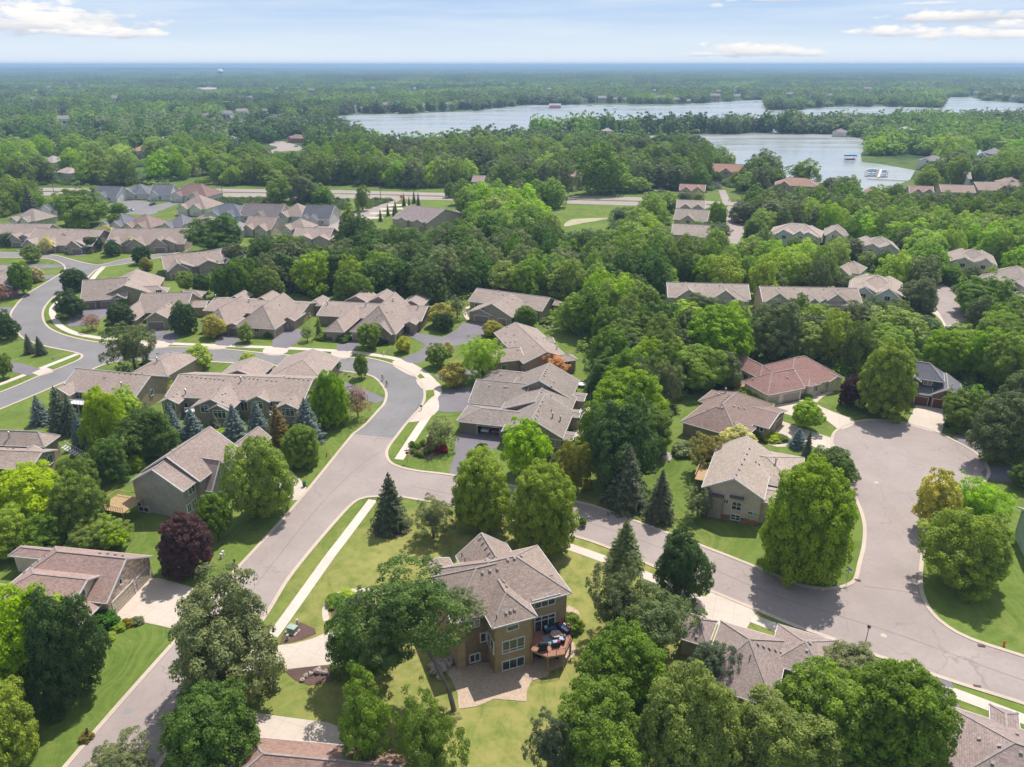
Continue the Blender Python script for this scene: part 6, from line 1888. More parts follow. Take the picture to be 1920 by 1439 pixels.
# label each by what it stands beside
byk = {}
for o, tone, shp, a_, b_ in near_rec:
    mk = min(MARKS, key=lambda m_: (m_[1] - a_) ** 2 + (1.6 * (m_[2] - b_)) ** 2)
    dx_, dy_ = a_ - mk[1], b_ - mk[2]
    rel = 'right of' if dx_ > abs(dy_) * 1.6 else 'left of' if -dx_ > abs(dy_) * 1.6 else 'behind' if dy_ < 0 else 'in front of'
    byk.setdefault((tone, shp, rel, mk[0]), []).append((dx_ * dx_ + dy_ * dy_, o))
ORD = ['nearest', 'second nearest', 'third nearest', 'fourth nearest', 'fifth nearest', 'sixth nearest', 'seventh nearest', 'eighth nearest', 'ninth nearest', 'tenth nearest', 'eleventh nearest', 'twelfth nearest']
for (tone, shp, rel, mk), lst in byk.items():
    lst.sort(key=lambda t_: t_[0])
    for k, (_, o) in enumerate(lst):
        pre = f'{tone} {shp} tree {rel} {mk}'
        lb = pre if len(lst) == 1 else pre + ', ' + ORD[min(k, 11)]
        if len(lb.split()) > 16: lb = lb.replace(f' {shp} tree', ' tree')
        if len(lb.split()) > 16: lb = lb.replace(mk, ' '.join(mk.split()[:5]))
        tag(o, lb, 'tree', 'trees of the woods between the house groups')


# ---- the rest of the woods as one mass, instanced from a few leafy prototypes
def mass(name, recs, protos, label, kind='stuff'):
    me = bpy.data.meshes.new(name)
    me.from_pydata([(a, b, c_) for a, b, c_, *_ in recs], [], [])
    at = me.attributes.new('sc', 'FLOAT_VECTOR', 'POINT'); at.data.foreach_set('vector', np.array([t_[3] for t_ in recs], dtype='f').ravel())
    at = me.attributes.new('rot', 'FLOAT_VECTOR', 'POINT'); at.data.foreach_set('vector', np.array([(0, 0, t_[4]) for t_ in recs], dtype='f').ravel())
    at = me.attributes.new('pick', 'INT', 'POINT'); at.data.foreach_set('value', np.array([t_[5] for t_ in recs], dtype='i'))
    o = bpy.data.objects.new(name, me); COL.objects.link(o)
    pc_ = bpy.data.collections.new(name + '_kinds')
    for i_, (pm, pcol) in enumerate(protos):
        pm = pm.copy(); pm.materials[0] = leafmat('leaves_of_kind', fixed=pcol)
        if len(pm.materials) > 1: pm.materials[1] = M['trunkc']
        q = bpy.data.objects.new(f'kind_{i_:03d}', pm); pc_.objects.link(q)
    g = bpy.data.node_groups.new(name + '_spread', 'GeometryNodeTree')
    g.interface.new_socket('Geometry', in_out='INPUT', socket_type='NodeSocketGeometry')
    g.interface.new_socket('Geometry', in_out='OUTPUT', socket_type='NodeSocketGeometry')
    n = g.nodes; l = g.links
    gi, go = n.new('NodeGroupInput'), n.new('NodeGroupOutput')
    ci = n.new('GeometryNodeCollectionInfo'); ci.inputs['Collection'].default_value = pc_; ci.inputs['Separate Children'].default_value = True; ci.inputs['Reset Children'].default_value = True
    ip = n.new('GeometryNodeInstanceOnPoints'); ip.inputs['Pick Instance'].default_value = True
    def na(nm, ty):
        a_ = n.new('GeometryNodeInputNamedAttribute'); a_.data_type = ty; a_.inputs[0].default_value = nm; return a_.outputs[0]
    er = n.new('FunctionNodeEulerToRotation')
    l.new(na('rot', 'FLOAT_VECTOR'), er.inputs[0])
    l.new(gi.outputs[0], ip.inputs['Points']); l.new(ci.outputs[0], ip.inputs['Instance'])
    l.new(na('pick', 'INT'), ip.inputs['Instance Index']); l.new(er.outputs[0], ip.inputs['Rotation']); l.new(na('sc', 'FLOAT_VECTOR'), ip.inputs['Scale'])
    l.new(ip.outputs[0], go.inputs[0])
    md = o.modifiers.new('spread', 'NODES'); md.node_group = g
    o['kind'] = kind; o['label'] = label
    return o


cols = ['deep', 'mid', 'poplar', 'greyd', 'mid', 'maple', 'poplar', 'mid', 'deep', 'grey']
pm_mid = [(meshes('mid' if i_ % 3 else 'poplar', i_)[2], C[c_]) for i_, c_ in enumerate(cols)]
haze_tint = lambda c_, k_: (c_[0] * k_ * .92, c_[1] * k_, c_[2] * k_ * 1.15)  # darker, bluer far foliage: tint of distant air put into the leaf colour
pm_far = [(meshes('far', i_)[2], haze_tint(C[c_], .74)) for i_, c_ in enumerate(cols)]
rec_a = []; rec_b = []
for X, Y, r, hgt in rest:
    rz = hgt * .5; k = int((math.sin(X * .009 + 2 + Y * .003) + math.sin(Y * .008 - X * .002) + 2) * 2.4 + fr.uniform(0, 2.4)) % 10
    rec = (X, Y, hgt - rz, (r * 1.04, r * 1.04, rz), fr.uniform(0, 6.28), k)
    (rec_a if Y < 700 else rec_b).append(rec)
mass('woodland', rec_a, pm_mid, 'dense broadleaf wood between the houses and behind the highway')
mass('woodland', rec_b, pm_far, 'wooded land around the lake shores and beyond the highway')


# low growth under and between the trees
und = []
for poly, y0, y1, st in ((W_D, 80, 190, 3.6), (W_A, 95, 420, 4.2), (W_C, 350, 600, 7), (W_B, 400, 640, 7)):
    y = y0
    while y < y1:
        hw_ = (y * cp + HCAM * sp) * (CX / FPX) * 1.04 + 8; x = -hw_
        while x < hw_:
            X, Y = x + fr.uniform(-.5, .5) * st, y + fr.uniform(-.5, .5) * st
            b = proj((X, Y, 0))
            if inpoly(b[0], b[1], poly) and clear_of(X, Y, 2.5, 2.6, 0):
                k_ = fr.uniform(.7, 1.4) * st * .55
                und.append((X, Y, .7, (k_, k_, fr.uniform(.9, 2.2)), fr.uniform(0, 6.28), fr.randrange(10)))
            x += st
        y += st
for poly in ([(560, 373), (655, 374), (655, 392), (600, 408), (560, 400)], [(1150, 392), (1195, 392), (1180, 430), (1130, 436), (1145, 425)], [(395, 373), (520, 373), (480, 385), (395, 384)], [(700, 375), (735, 376), (690, 392)]):
    for k_ in range(330):
        q = P(fr.uniform(min(a[0] for a in poly), max(a[0] for a in poly)), fr.uniform(min(a[1] for a in poly), max(a[1] for a in poly)), 0)
        b = proj(q)
        if inpoly(b[0], b[1], poly):
            z_ = fr.uniform(.4, 1.3); und.append((q.x, q.y, .3, (z_ * 1.7, z_ * 1.7, z_), fr.uniform(0, 6.28), fr.randrange(10)))
print('under', len(und))
mass('undergrowth', und, pm_far, 'low leafy growth under the trees and in the weedy meadows')


# groves for the land beyond three kilometres: each is a patch of many tree crowns
def grove(seed, n=46):
    rs = np.random.RandomState(seed)
    V_, F_, S_, = [], [], []
    off = 0
    for k in range(n):
        V, F, sh, tm, lm = PROTO['far'][k % 4]
        idx = rs.choice(len(F) - 96, 90, replace=False)
        q = V[F[idx]].reshape(-1, 3); corev = V[F[-96:]].reshape(-1, 3)
        q = np.concatenate([q, corev])
        s_ = rs.uniform(6, 10); hz = rs.uniform(5, 9)
        c_ = np.array([rs.uniform(-46, 46), rs.uniform(-46, 46), hz * .9])
        V_.append(q * np.array([s_, s_, hz]) + c_); m_ = len(q) // 4
        F_.append(np.arange(off, off + m_ * 4).reshape(-1, 4)); off += m_ * 4
        S_.append(np.clip(np.full(m_, rs.uniform(0, 1)) + rs.uniform(-.15, .15, m_), 0, 1))
    return mesh_np('grove', np.concatenate(V_), np.concatenate(F_), np.concatenate(S_), [M['leaf']])


gr = [grove(s_) for s_ in (1, 2, 3)]
pm_gr = [(gr[i_ % 3], haze_tint(C[c_], .60)) for i_, c_ in enumerate(cols)]
rec = []
y = 2950.0
while y < 24000:
    st = 78 + (y - 2950) * .012
    hw_ = y * .92 * (CX / FPX) * 1.12 + 100
    x = -hw_
    while x < hw_:
        X, Y = x + fr.uniform(-.3, .3) * st, y + fr.uniform(-.3, .3) * st
        hill = 22 * max(0, math.sin(X * .0006 + 1) * math.sin(Y * .0005 + .5)) * min(1, (Y - 2950) / 4000) + 22 * max(0, (Y - 14000) / 9000)
        b = proj((X, Y, 0))
        t_ = proj((X, Y, hill + 12))
        if fr.random() > .10 and not inpoly(b[0], b[1], LAKE) and not any(abs(t_[0] - q[0]) < 9 and q[1] - 5 < t_[1] < q[1] + 3 or abs(b[0] - q[0]) < 8 and abs(b[1] - q[1]) < 1 for q in SH):
            k = int((math.sin(X * .0021 + 2) + math.sin(Y * .0017) + 2) * 2.4 + fr.uniform(0, 3.5)) % 10
            s_ = st / 78
            rec.append((X, Y, hill - 1, (s_, s_, .9 + fr.uniform(0, .7)), fr.uniform(0, 6.28), k))
        x += st
    y += st * .9
print('groves', len(rec), 'mid', len(rec_a), 'far', len(rec_b))
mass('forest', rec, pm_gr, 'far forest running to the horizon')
# ================================================ smaller things
def thing(name, px, label, cat, z=0.0, rz=0.0, group=None):
    o = empty(name, P(px[0], px[1], z), rz)
    return tag(o, label, cat, group)


def shrub(px, w, h, col, label, name='shrub', cat='shrub', key='bush', group=None):
    p = P(px[0], px[1], 0)
    o = bpy.data.objects.new(name, meshes(key, int(px[0]))[2]); COL.objects.link(o)
    o.location = (p.x, p.y, h * .42); o.scale = (w / 2, w / 2, h * .55); o.rotation_euler = (0, 0, px[0])
    o.color = tuple(C[col] if isinstance(col, str) else col) + (1,)
    return tag(o, label, cat, group)


M['seam'] = paving('tar_seam', (.15, .125, .12), (.22, .185, .175))
# ---- deck of the brown house
dk = [H1.loc(P(x, y, 2.7)) for x, y in ((996, 1219), (1026.5, 1232), (1060, 1226.5), (1073, 1200), (1058, 1170))]
iu0, iu1, iv0, iv1 = w1['r']
dk[0] = (dk[0][0], dk[0][1]); dk[4] = (dk[4][0], iv0 - .02)
poly = [(dk[0][0], iv0 - .02)] + dk
mb = MB()
mb.face([(u, v, 2.7) for u, v in poly], 0)
if (Vector((poly[1][0] - poly[0][0], poly[1][1] - poly[0][1], 0)).cross(Vector((poly[2][0] - poly[1][0], poly[2][1] - poly[1][1], 0)))).z < 0:
    mb.f[0] = mb.f[0][::-1]
mb.face([(u, v, 2.42) for u, v in poly][::-1], 1)
for i in range(len(poly)):
    a_, b_ = poly[i], poly[(i + 1) % len(poly)]
    mb.face([(a_[0], a_[1], 2.42), (b_[0], b_[1], 2.42), (b_[0], b_[1], 2.7), (a_[0], a_[1], 2.7)], 1)
deck = mb.build('deck', [M['wood'], M['timber']], H1.root)
rl = MB()
for i in range(0, 5):
    a_, b_ = Vector(poly[i] + (0,)), Vector(poly[i + 1] + (0,))
    n = max(1, int((b_ - a_).length / 1.1))
    for k in range(n + 1):
        q = a_.lerp(b_, k / n); rl.box((q.x, q.y, 3.15), (.05, .05, .9))
    for zz in (3.62, 2.85, 3.1, 3.35):
        rl.tube([(a_.x, a_.y, zz), (b_.x, b_.y, zz)], .028 if zz > 3.5 else .012, 4)
rl.build('railing', M['glassf'], deck)
for u, v in dk[:4]:
    pm_ = MB(); pm_.box((u + (.15 if u < dk[2][0] else -.15), v + .2, 1.2), (.2, .2, 2.44)); pm_.build('post', M['timber'], deck)
for w_, sd_ in ((wt, 'f'), (w2, 'f')):
    a0, a1, b0, b1 = w_['r']
    for uu in (a0 + .1, a1 - .1):
        g_ = MB(); g_.tube([(uu, b0 - .07, .1), (uu, b0 - .07, 7.7)], .05, 5); g_.build('downspout', M['timber'], H1.root)


def seat_set(px, w, rz, col, label, name='outdoor_sofa', cat='sofa', pil=()):
    o = thing(name, px, label, cat, 2.71, rz)
    f = MB(); f.box((0, 0, .2), (w, .85, .4)); f.box((0, .38, .5), (w, .14, .5)); f.box((-w / 2 + .07, 0, .4), (.14, .8, .42)); f.box((w / 2 - .07, 0, .4), (.14, .8, .42))
    f.build('frame', M['glassf'], o)
    n = max(1, int(w / .7))
    for k in range(n):
        c_ = MB(); c_.box((-w / 2 + .15 + (w - .3) * (k + .5) / n, -.06, .47), ((w - .3) / n - .03, .66, .16)); c_.build('cushion', M['cloth'], o, col)
    for k, pc in enumerate(pil):
        c_ = MB(); c_.box((-w / 3 + k * w / 3, .2, .68), (.42, .16, .4), M=Matrix.Rotation(-.3, 4, 'X')); c_.build('pillow', M['cloth'], o, pc)
    return o


dang = H1.ang
seat_set((1032, 1183), 1.9, dang, (.05, .08, .14), 'dark sofa with grey-blue pillow against the house wall on the round deck', pil=((.3, .42, .5),))
seat_set((1056, 1181), 2.2, dang - 1.2, (.05, .07, .15), 'dark sofa with red and white pillows at the right rail of the deck', pil=((.65, .05, .07), (.6, .6, .65), (.5, .1, .15)))
seat_set((1042, 1210), 1.0, dang + 3.0, (.28, .36, .55), 'armchair with pale blue cushions nearest the grill on the deck', 'outdoor_chair', 'chair', ((.55, .08, .12),))
seat_set((1054, 1203), 1.0, dang - 2.2, (.35, .4, .5), 'armchair with grey cushion in the deck corner', 'outdoor_chair', 'chair', ((.12, .15, .3),))
o = thing('fire_pit_table', (1042, 1194), 'round stone fire pit table in the middle of the deck', 'fire pit', 2.71)
mb = MB(); mb.lathe([(.48, 0), (.55, .1), (.55, .42)], n=16); mb.build('base', M['stone'], o, (.2, .15, .11))
mb = MB(); mb.lathe([(.28, .42), (.72, .43), (.74, .52), (.30, .53), (.28, .44)], n=20); mb.build('table_top', M['rock'], o)
o = thing('outdoor_rug', (1037, 1199), 'grey-blue rug under the fire pit table', 'rug', 2.715, dang)
mb = MB(); mb.box((0, 0, .01), (2.6, 1.9, .015)); mb.build('rug_mat', M['cloth'], o, (.20, .25, .28))
o = thing('grill', (1018, 1219), 'black covered gas grill at the deck edge', 'grill', 2.71, dang - .25)
mb = MB(); mb.box((0, 0, .4), (1.1, .55, .75)); mb.build('cabinet', M['glassf'], o)
mb = MB(); mb.tube([(-.62, 0, .88), (-.4, 0, .95), (.4, 0, .95), (.62, 0, .88)], [.22, .3, .3, .22], 10); mb.build('lid', M['glassf'], o)
for s_ in (-.75, .75):
    mb = MB(); mb.box((s_, 0, .8), (.35, .5, .04)); mb.build('side_shelf', M['glassf'], o)
for k, px in enumerate(((1012, 1236), (1044, 1237))):
    o = thing('patio_chair', px, ('dark patio chair in the shade under the deck, beside the house wall', 'dark patio chair in the shade under the deck, farther from the wall')[k], 'chair', 0.06, dang + k)
    mb = MB(); mb.box((0, 0, .42), (.55, .55, .06)); mb.build('seat', M['glassf'], o)
    mb = MB(); mb.box((0, .27, .75), (.55, .05, .6)); mb.build('backrest', M['glassf'], o)
    for a_ in (-.24, .24):
        for b_ in (-.24, .24):
            mb = MB(); mb.box((a_, b_, .2), (.04, .04, .42)); mb.build('leg', M['glassf'], o)


# ---- cars
def make_car(name='car'):
    o = empty(name, (0, 0, 0))
    L, Wd = 4.5, 1.8
    sec = [(-2.25, .35, .62), (-2.15, .3, .85), (-1.3, .28, .95), (1.5, .28, .98), (2.1, .3, .92), (2.25, .4, .7)]
    mb = MB(); ring = []
    for x, z0_, z1_ in sec:
        w_ = Wd / 2 * (.86 if abs(x) > 2.2 else 1)
        ring.append([(x, -w_, z0_), (x, -w_, z0_ + (z1_ - z0_) * .6), (x, -w_ * .9, z1_), (x, w_ * .9, z1_), (x, w_, z0_ + (z1_ - z0_) * .6), (x, w_, z0_)])
    for a_, b_ in zip(ring, ring[1:]):
        for k in range(6):
            mb.face([a_[k], b_[k], b_[(k + 1) % 6], a_[(k + 1) % 6]])
    mb.face(ring[0]); mb.face(ring[-1][::-1])
    # roof
    b0 = [(-1.2, -.78, .95), (1.75, -.78, .97), (1.75, .78, .97), (-1.2, .78, .95)]; t0 = [(-.45, -.62, 1.44), (1.15, -.62, 1.46), (1.15, .62, 1.46), (-.45, .62, 1.44)]
    mb.face(t0)
    body = mb.build('body', M['paint'], o)
    g_ = MB()
    for k in range(4):
        g_.face([b0[k], b0[(k + 1) % 4], t0[(k + 1) % 4], t0[k]])
    g_.build('windows', M['glass'], o)
    for x in (-1.45, 1.4):
        for y in (-.82, .82):
            w_ = MB(); w_.tube([(x, y - .1, .32), (x, y + .1, .32)], .32, 12); wo = w_.build('wheel', M['glassf'], o)
            w_ = MB(); w_.tube([(x, y - .115, .32), (x, y + .115, .32)], .17, 8); w_.build('rim', M['metal'], wo)
    for y in (-.6, .6):
        w_ = MB(); w_.box((-2.22, y, .68), (.08, .3, .12)); w_.build('headlight', M['white'], o)
        w_ = MB(); w_.box((2.22, y, .72), (.08, .3, .12)); w_.build('tail_light', M['paint'], o, (.4, .02, .02))
    return o


def dup(root, loc, rz):
    r_ = root.copy(); COL.objects.link(r_); r_.location = loc; r_.rotation_euler = (0, 0, rz)
    for ch in root.children:
        c_ = ch.copy(); COL.objects.link(c_); c_.parent = r_
        for g in ch.children:
            d_ = g.copy(); COL.objects.link(d_); d_.parent = c_
    return r_


car0 = make_car()
KCARS = [((1391, 421), 1.45, (.35, .03, .04), 'red car parked on the far street beside the trees'), ((1674, 492), .3, (.02, .03, .08), 'dark blue car beside the condominiums in the trees'),
         ((1692, 489), .3, (.6, .62, .66), 'white car next to the dark blue one by the condominiums'), ((243, 396), .2, (.75, .76, .78), 'white car on the upper left cul-de-sac'),
         ((286, 385), 1.4, (.03, .03, .035), 'black car at the mouth of the upper left cul-de-sac'), ((515, 417), .1, (.04, .045, .06), 'dark car at the side of the second meadow cottage'),
         ((555, 276), .4, (.5, .5, .52), 'pale car on the distant parking lot'), ((1702, 560), .6, (.3, .3, .32), 'grey car behind the white condominium block'), ((1898, 387), .1, (.6, .6, .6), 'pale car on the highway at the far edge of view')]
for k, (px, rz, col, lb) in enumerate(KCARS):
    o = car0 if k == 0 else dup(car0, (0, 0, 0), 0)
    o.location = P(*px, .05); o.rotation_euler = (0, 0, rz)
    for ch in o.children:
        if ch.name.startswith('body'): ch.color = col + (1,)
    tag(o, lb, 'car')
for (p_, a_), col, lb in zip(GCARS, ((.55, .6, .62), (.28, .02, .05)), ('pale car inside the open garage, on the left', 'dark red car inside the open garage, on the right')):
    o = dup(car0, (p_.x, p_.y, .03), a_ + math.pi / 2)
    for ch in o.children:
        if ch.name.startswith('body'): ch.color = col + (1,)
    tag(o, lb, 'car')


# ---- cyclists
def cyclist(px, rz, shirt, helmet, lb, lb2):
    b = P(*px, .03)
    o = tag(empty('bicycle', b, rz), lb2, 'bicycle')
    for x in (-.52, .52):
        mb = MB()
        mb.tube([(x + .33 * math.cos(t * .3927), 0, .34 + .33 * math.sin(t * .3927)) for t in range(17)], .02, 5, cap=False)
        wo = mb.build('wheel', M['glassf'], o)
        mb = MB()
        for t in range(8):
            mb.tube([(x, 0, .34), (x + .32 * math.cos(t * .785), 0, .34 + .32 * math.sin(t * .785))], .004, 3)
        mb.build('spokes', M['metal'], wo)
    mb = MB()
    for a_, c_ in (((-.52, 0, .34), (-.15, 0, .32)), ((-.15, 0, .32), (-.25, 0, .88)), ((-.25, 0, .85), (.38, 0, .88)), ((-.15, 0, .32), (.40, 0, .80)), ((-.52, 0, .34), (-.24, 0, .8)), ((.52, 0, .34), (.38, 0, .98))):
        mb.tube([a_, c_], .018, 5)
    mb.build('frame', M['metal'], o)
    mb = MB(); mb.tube([(.36, -.26, 1.02), (.38, 0, 1.0), (.36, .26, 1.02)], .016, 5); mb.build('handlebar', M['glassf'], o)
    mb = MB(); mb.box((-.27, 0, .93), (.26, .14, .05)); mb.build('saddle', M['glassf'], o)
    # the rider: one skinned body
    J = [(-.25, 0, .98), (-.20, 0, 1.18), (-.05, 0, 1.42), (.02, 0, 1.52), (.08, 0, 1.66), (.08, 0, 1.80),
         (-.02, .19, 1.42), (.14, .23, 1.20), (.34, .24, 1.05), (-.02, -.19, 1.42), (.14, -.23, 1.20), (.34, -.24, 1.05),
         (-.22, .10, .95), (.08, .11, .75), (-.10, .11, .38), (.03, .11, .34), (-.22, -.10, .95), (.14, -.11, .88), (.02, -.11, .52), (.15, -.11, .49)]
    E = [(0, 1), (1, 2), (2, 3), (3, 4), (4, 5), (2, 6), (6, 7), (7, 8), (2, 9), (9, 10), (10, 11), (0, 12), (12, 13), (13, 14), (14, 15), (0, 16), (16, 17), (17, 18), (18, 19)]
    Rd = [.15, .14, .16, .06, .09, .08, .07, .05, .035, .07, .05, .035, .10, .075, .045, .04, .10, .075, .045, .04]
    me = bpy.data.meshes.new('person'); me.from_pydata(J, E, [])
    r = bpy.data.objects.new('person', me); COL.objects.link(r); r.location = b; r.rotation_euler = (0, 0, rz)
    sk = r.modifiers.new('skin', 'SKIN')
    for i, v in enumerate(me.skin_vertices[0].data):
        v.radius = (Rd[i], Rd[i]); v.use_root = (i == 0)
    r.modifiers.new('sub', 'SUBSURF').levels = 1; r.modifiers['sub'].render_levels = 2
    me.materials.append(M['plain']); r.color = (.42, .26, .19, 1)
    tag(r, lb, 'person')
    mb = MB(); mb.blob((-.12, 0, 1.27), (.19, .225, .24), 1, 0, .04, (12, 8)); mb.build('shirt', M['cloth'], r, shirt)
    mb = MB(); mb.blob((-.22, 0, .98), (.20, .20, .14), 1, 0, .04, (10, 6)); mb.build('shorts', M['cloth'], r, (.03, .03, .04))
    mb = MB(); mb.blob((.07, 0, 1.80), (.13, .11, .09), 1, 0, .03, (10, 6)); mb.build('helmet', M['paint'], r, helmet)


cyclist((717.5, 714), -1.75, (.55, .50, .55), (.7, .7, .7), 'cyclist in a pale top and white helmet, farther of the two', 'bicycle of the pale-topped cyclist')
cyclist((725.5, 725), -1.85, (.45, .5, .05), (.55, .55, .15), 'cyclist in a yellow-green top, nearer of the two', 'bicycle of the yellow-green-topped cyclist')


# ---- street furniture
def hydrant(px, lb):
    o = thing('fire_hydrant', px, lb, 'fire hydrant')
    mb = MB(); mb.lathe([(.17, 0), (.17, .06), (.12, .08), (.12, .55), (.16, .58), (.15, .66), (.06, .78), (.03, .84)], n=12); mb.build('barrel', M['paint'], o, (.62, .11, .03))
    for a_ in (0, math.pi / 2, math.pi):
        mb = MB(); mb.tube([(0, 0, .42), (.22 * math.cos(a_), .22 * math.sin(a_), .42)], .055, 8); mb.build('outlet', M['paint'], o, (.62, .11, .03))


hydrant((613, 856), 'orange-red hydrant on the roadside lawn by the round green tree')
hydrant((1882, 1211), 'orange hydrant on the lawn inside the right-hand road bend')
hydrant((1662, 782), 'orange hydrant under the tall maple at the top of the cul-de-sac')


def lamp(px, h_, lb):
    o = thing('street_lamp', px, lb, 'street lamp')
    mb = MB(); mb.lathe([(.16, 0), (.16, .25), (.08, .4), (.055, .6), (.045, h_ - .5)], n=10); mb.build('pole', M['glassf'], o)
    mb = MB(); mb.lathe([(.06, h_ - .5), (.17, h_ - .45), (.22, h_ - .1)], n=10); mb.build('lantern', M['white'], o)
    mb = MB(); mb.lathe([(.26, h_ - .1), (.2, h_ + .02), (.06, h_ + .12)], n=10); mb.build('lamp_cap', M['glassf'], o)


lamp((1618, 1226), 4.7, 'black street lamp on the verge opposite the cul-de-sac mouth')


def street_sign(px, lb, h_=2.9, stop=False, rz=0.3):
    o = thing('street_sign', px, lb, 'sign', rz=rz)
    mb = MB(); mb.tube([(0, 0, 0), (0, 0, h_)], .04, 6); mb.build('post', M['metal'], o)
    mb = MB(); mb.box((0, 0, h_ - .1), (1.05, .03, .22)); mb.build('name_blade', M['paint'], o, (.03, .12, .5))
    mb = MB(); mb.box((0, 0, h_ + .14), (.03, 1.05, .22)); mb.build('name_blade', M['paint'], o, (.03, .12, .5))
    if stop:
        mb = MB(); mb.tube([(0, -.03, h_ - .65), (0, -.05, h_ - .65)], .36, 8); mb.build('stop_plate', M['paint'], o, (.5, .02, .02))


street_sign((764, 868), 'blue street-name sign with red plate beside the monument bed', stop=True)
street_sign((1587, 1094), 'blue street-name sign at the corner lawn of the cul-de-sac', 2.6)


def mailbox(px, lb, rz=0):
    o = thing('mailbox', px, lb, 'mailbox', rz=rz)
    mb = MB(); mb.box((0, 0, .5), (.12, .12, 1.05)); mb.box((0, .1, .98), (.12, .6, .08)); mb.build('post', M['glassf'], o)
    mb = MB(); mb.tube([(0, -.28, 1.18), (0, .28, 1.18)], .15, 10); mb.build('box', M['glassf'], o)


mailbox((441, 1063), 'black mailbox at the kerb beside the purple maple lawn', .6)
mailbox((167, 1384), 'dark mailbox among flowers at the lower left kerb', .6)
mailbox((790, 770), 'dark mailbox on the sidewalk edge of the road bend', 1.2)
shrub((163, 1386), 1.5, .9, (.22, .18, .06), 'clump of flowers around the lower left mailbox', 'flower_clump', 'flowers')
for px, c_, lb in (((416, 1047), (.6, .6, .56), 'white utility pedestal on the purple maple lawn, left'), ((419, 1042), (.6, .6, .56), 'taller white utility pedestal on the purple maple lawn, right'), ((540, 1200), (.3, .36, .28), 'green utility pedestal in the mulch below the transformer'),
                   ((558, 1171), (.45, .46, .42), 'pale utility pedestal in the mulch above the transformer'), ((101, 674), (.3, .4, .34), 'green utility pedestal on the corner lawn by the small spruces'), ((720, 666), (.55, .55, .52), 'small white utility post on the townhouse lawn')):
    o = thing('utility_pedestal', px, lb, 'utility box')
    mb = MB(); mb.box((0, 0, .4), (.3, .3, .8)); mb.build('casing', M['paint'], o, c_)
    mb = MB(); mb.box((0, 0, .84), (.36, .36, .1)); mb.build('cap', M['paint'], o, c_)
o = thing('transformer_box', (549, 1185), 'green transformer cabinet on a pad in the mulch bed by the sidewalk', 'transformer', rz=-.4)
mb = MB(); mb.box((0, 0, .08), (1.7, 1.3, .16)); mb.build('pad', M['conc'], o)
mb = MB(); mb.box((0, 0, .5), (1.3, .95, .75)); mb.build('casing', M['paint'], o, (.24, .32, .26))
mb = MB(); mb.box((0, 0, .91), (1.36, 1.0, .08)); mb.build('lid', M['paint'], o, (.3, .38, .32))
o = thing('trash_bin', (571, 913), 'dark green wheeled bin at the end of the concrete drive', 'bin', rz=.6)
mb = MB(); mb.tube([(0, 0, .05), (0, 0, .95)], [.28, .36], 4); mb.build('bin_body', M['paint'], o, (.03, .10, .06))
mb = MB(); mb.box((0, 0, 1.0), (.62, .68, .08)); mb.build('lid', M['paint'], o, (.02, .08, .05))
for y in (-.25, .25):
    mb = MB(); mb.tube([(.28, y - .04, .12), (.28, y + .04, .12)], .12, 10); mb.build('wheel', M['glassf'], o)
o = thing('garden_table', (1091, 725), 'round white table alone on the grass by the wood edge', 'table')
mb = MB(); mb.lathe([(1.1, .68), (1.1, .74)], n=20); mb.build('table_top', M['white'], o)
mb = MB(); mb.lathe([(.35, 0), (.35, .05), (.06, .08), (.06, .68)], n=10); mb.build('pedestal', M['white'], o)
# brick monument: curved wall stepping down from a pier
o = thing('brick_monument', (806, 838), 'curved brick monument wall with a tall pier in the planted island', 'monument', rz=-.2)
mb = MB(); mb.box((0, 0, 1.2), (.9, .9, 2.4)); mb.build('pier', M['stone'], o, (.30, .15, .11))
mb = MB(); mb.box((0, 0, 2.46), (1.1, 1.1, .14)); mb.build('pier_cap', M['rock'], o)
mb = MB(); wp = [(.5, 0), (1.3, -.5), (2.2, -.8), (3.1, -.9), (3.9, -.8)]
for i in range(4):
    a_, b_ = Vector(wp[i] + (0,)), Vector(wp[i + 1] + (0,)); n_ = Vector((-(b_ - a_).y, (b_ - a_).x, 0)).normalized() * .2
    h0, h1 = 1.9 - i * .35, 1.9 - (i + 1) * .35
    mb.face([a_ - n_, b_ - n_, b_ - n_ + Vector((0, 0, h1)), a_ - n_ + Vector((0, 0, h0))]); mb.face([b_ + n_, a_ + n_, a_ + n_ + Vector((0, 0, h0)), b_ + n_ + Vector((0, 0, h1))])
    mb.face([a_ - n_ + Vector((0, 0, h0)), b_ - n_ + Vector((0, 0, h1)), b_ + n_ + Vector((0, 0, h1)), a_ + n_ + Vector((0, 0, h0))])
mb.box((3.95, -.8, .3), (.3, .5, .7), rz=.1)
mb.build('curved_wall', M['stone'], o, (.28, .13, .10))
for k, (px, s_) in enumerate((((775, 849.5), 1.1), ((782, 854), 1.2), ((790, 857), 1.2), ((797.5, 852), 1.1), ((803.5, 849), 1.1), ((812, 845), 1.2), ((773, 837), 1.3), ((783, 841), 1.2), ((794, 835), 1.4))):
    shrub(px, s_, s_ * .9, 'mid', 'small clipped round shrub in the monument bed', group='clipped shrubs of the monument bed')
shrub((822, 832), 3.2, 1.6, 'yelg', 'bright green shrub behind the brick monument')
shrub((828, 846), 2.6, 1.2, (.30, .06, .08), 'dark red shrub beside the brick monument')
shrub((194, 1174), 4.2, 2.0, (.05, .14, .015), 'big clipped round shrub by the porch of the stone-fronted house')
for px, c_, lb in (((225, 1180), 'yelg', 'perennial clump with yellow flowers in the bed by the lawn, middle one'), ((239, 1172), (.3, .22, .03), 'perennial clump with orange-yellow flowers nearest the drive'), ((206, 1198), 'yelg', 'perennial clump farthest from the drive'), ((258, 1168), 'grey', 'grey-green grass clump at the drive corner')):
    shrub(px, 1.7, .9, c_, lb, 'flower_clump', 'flowers')
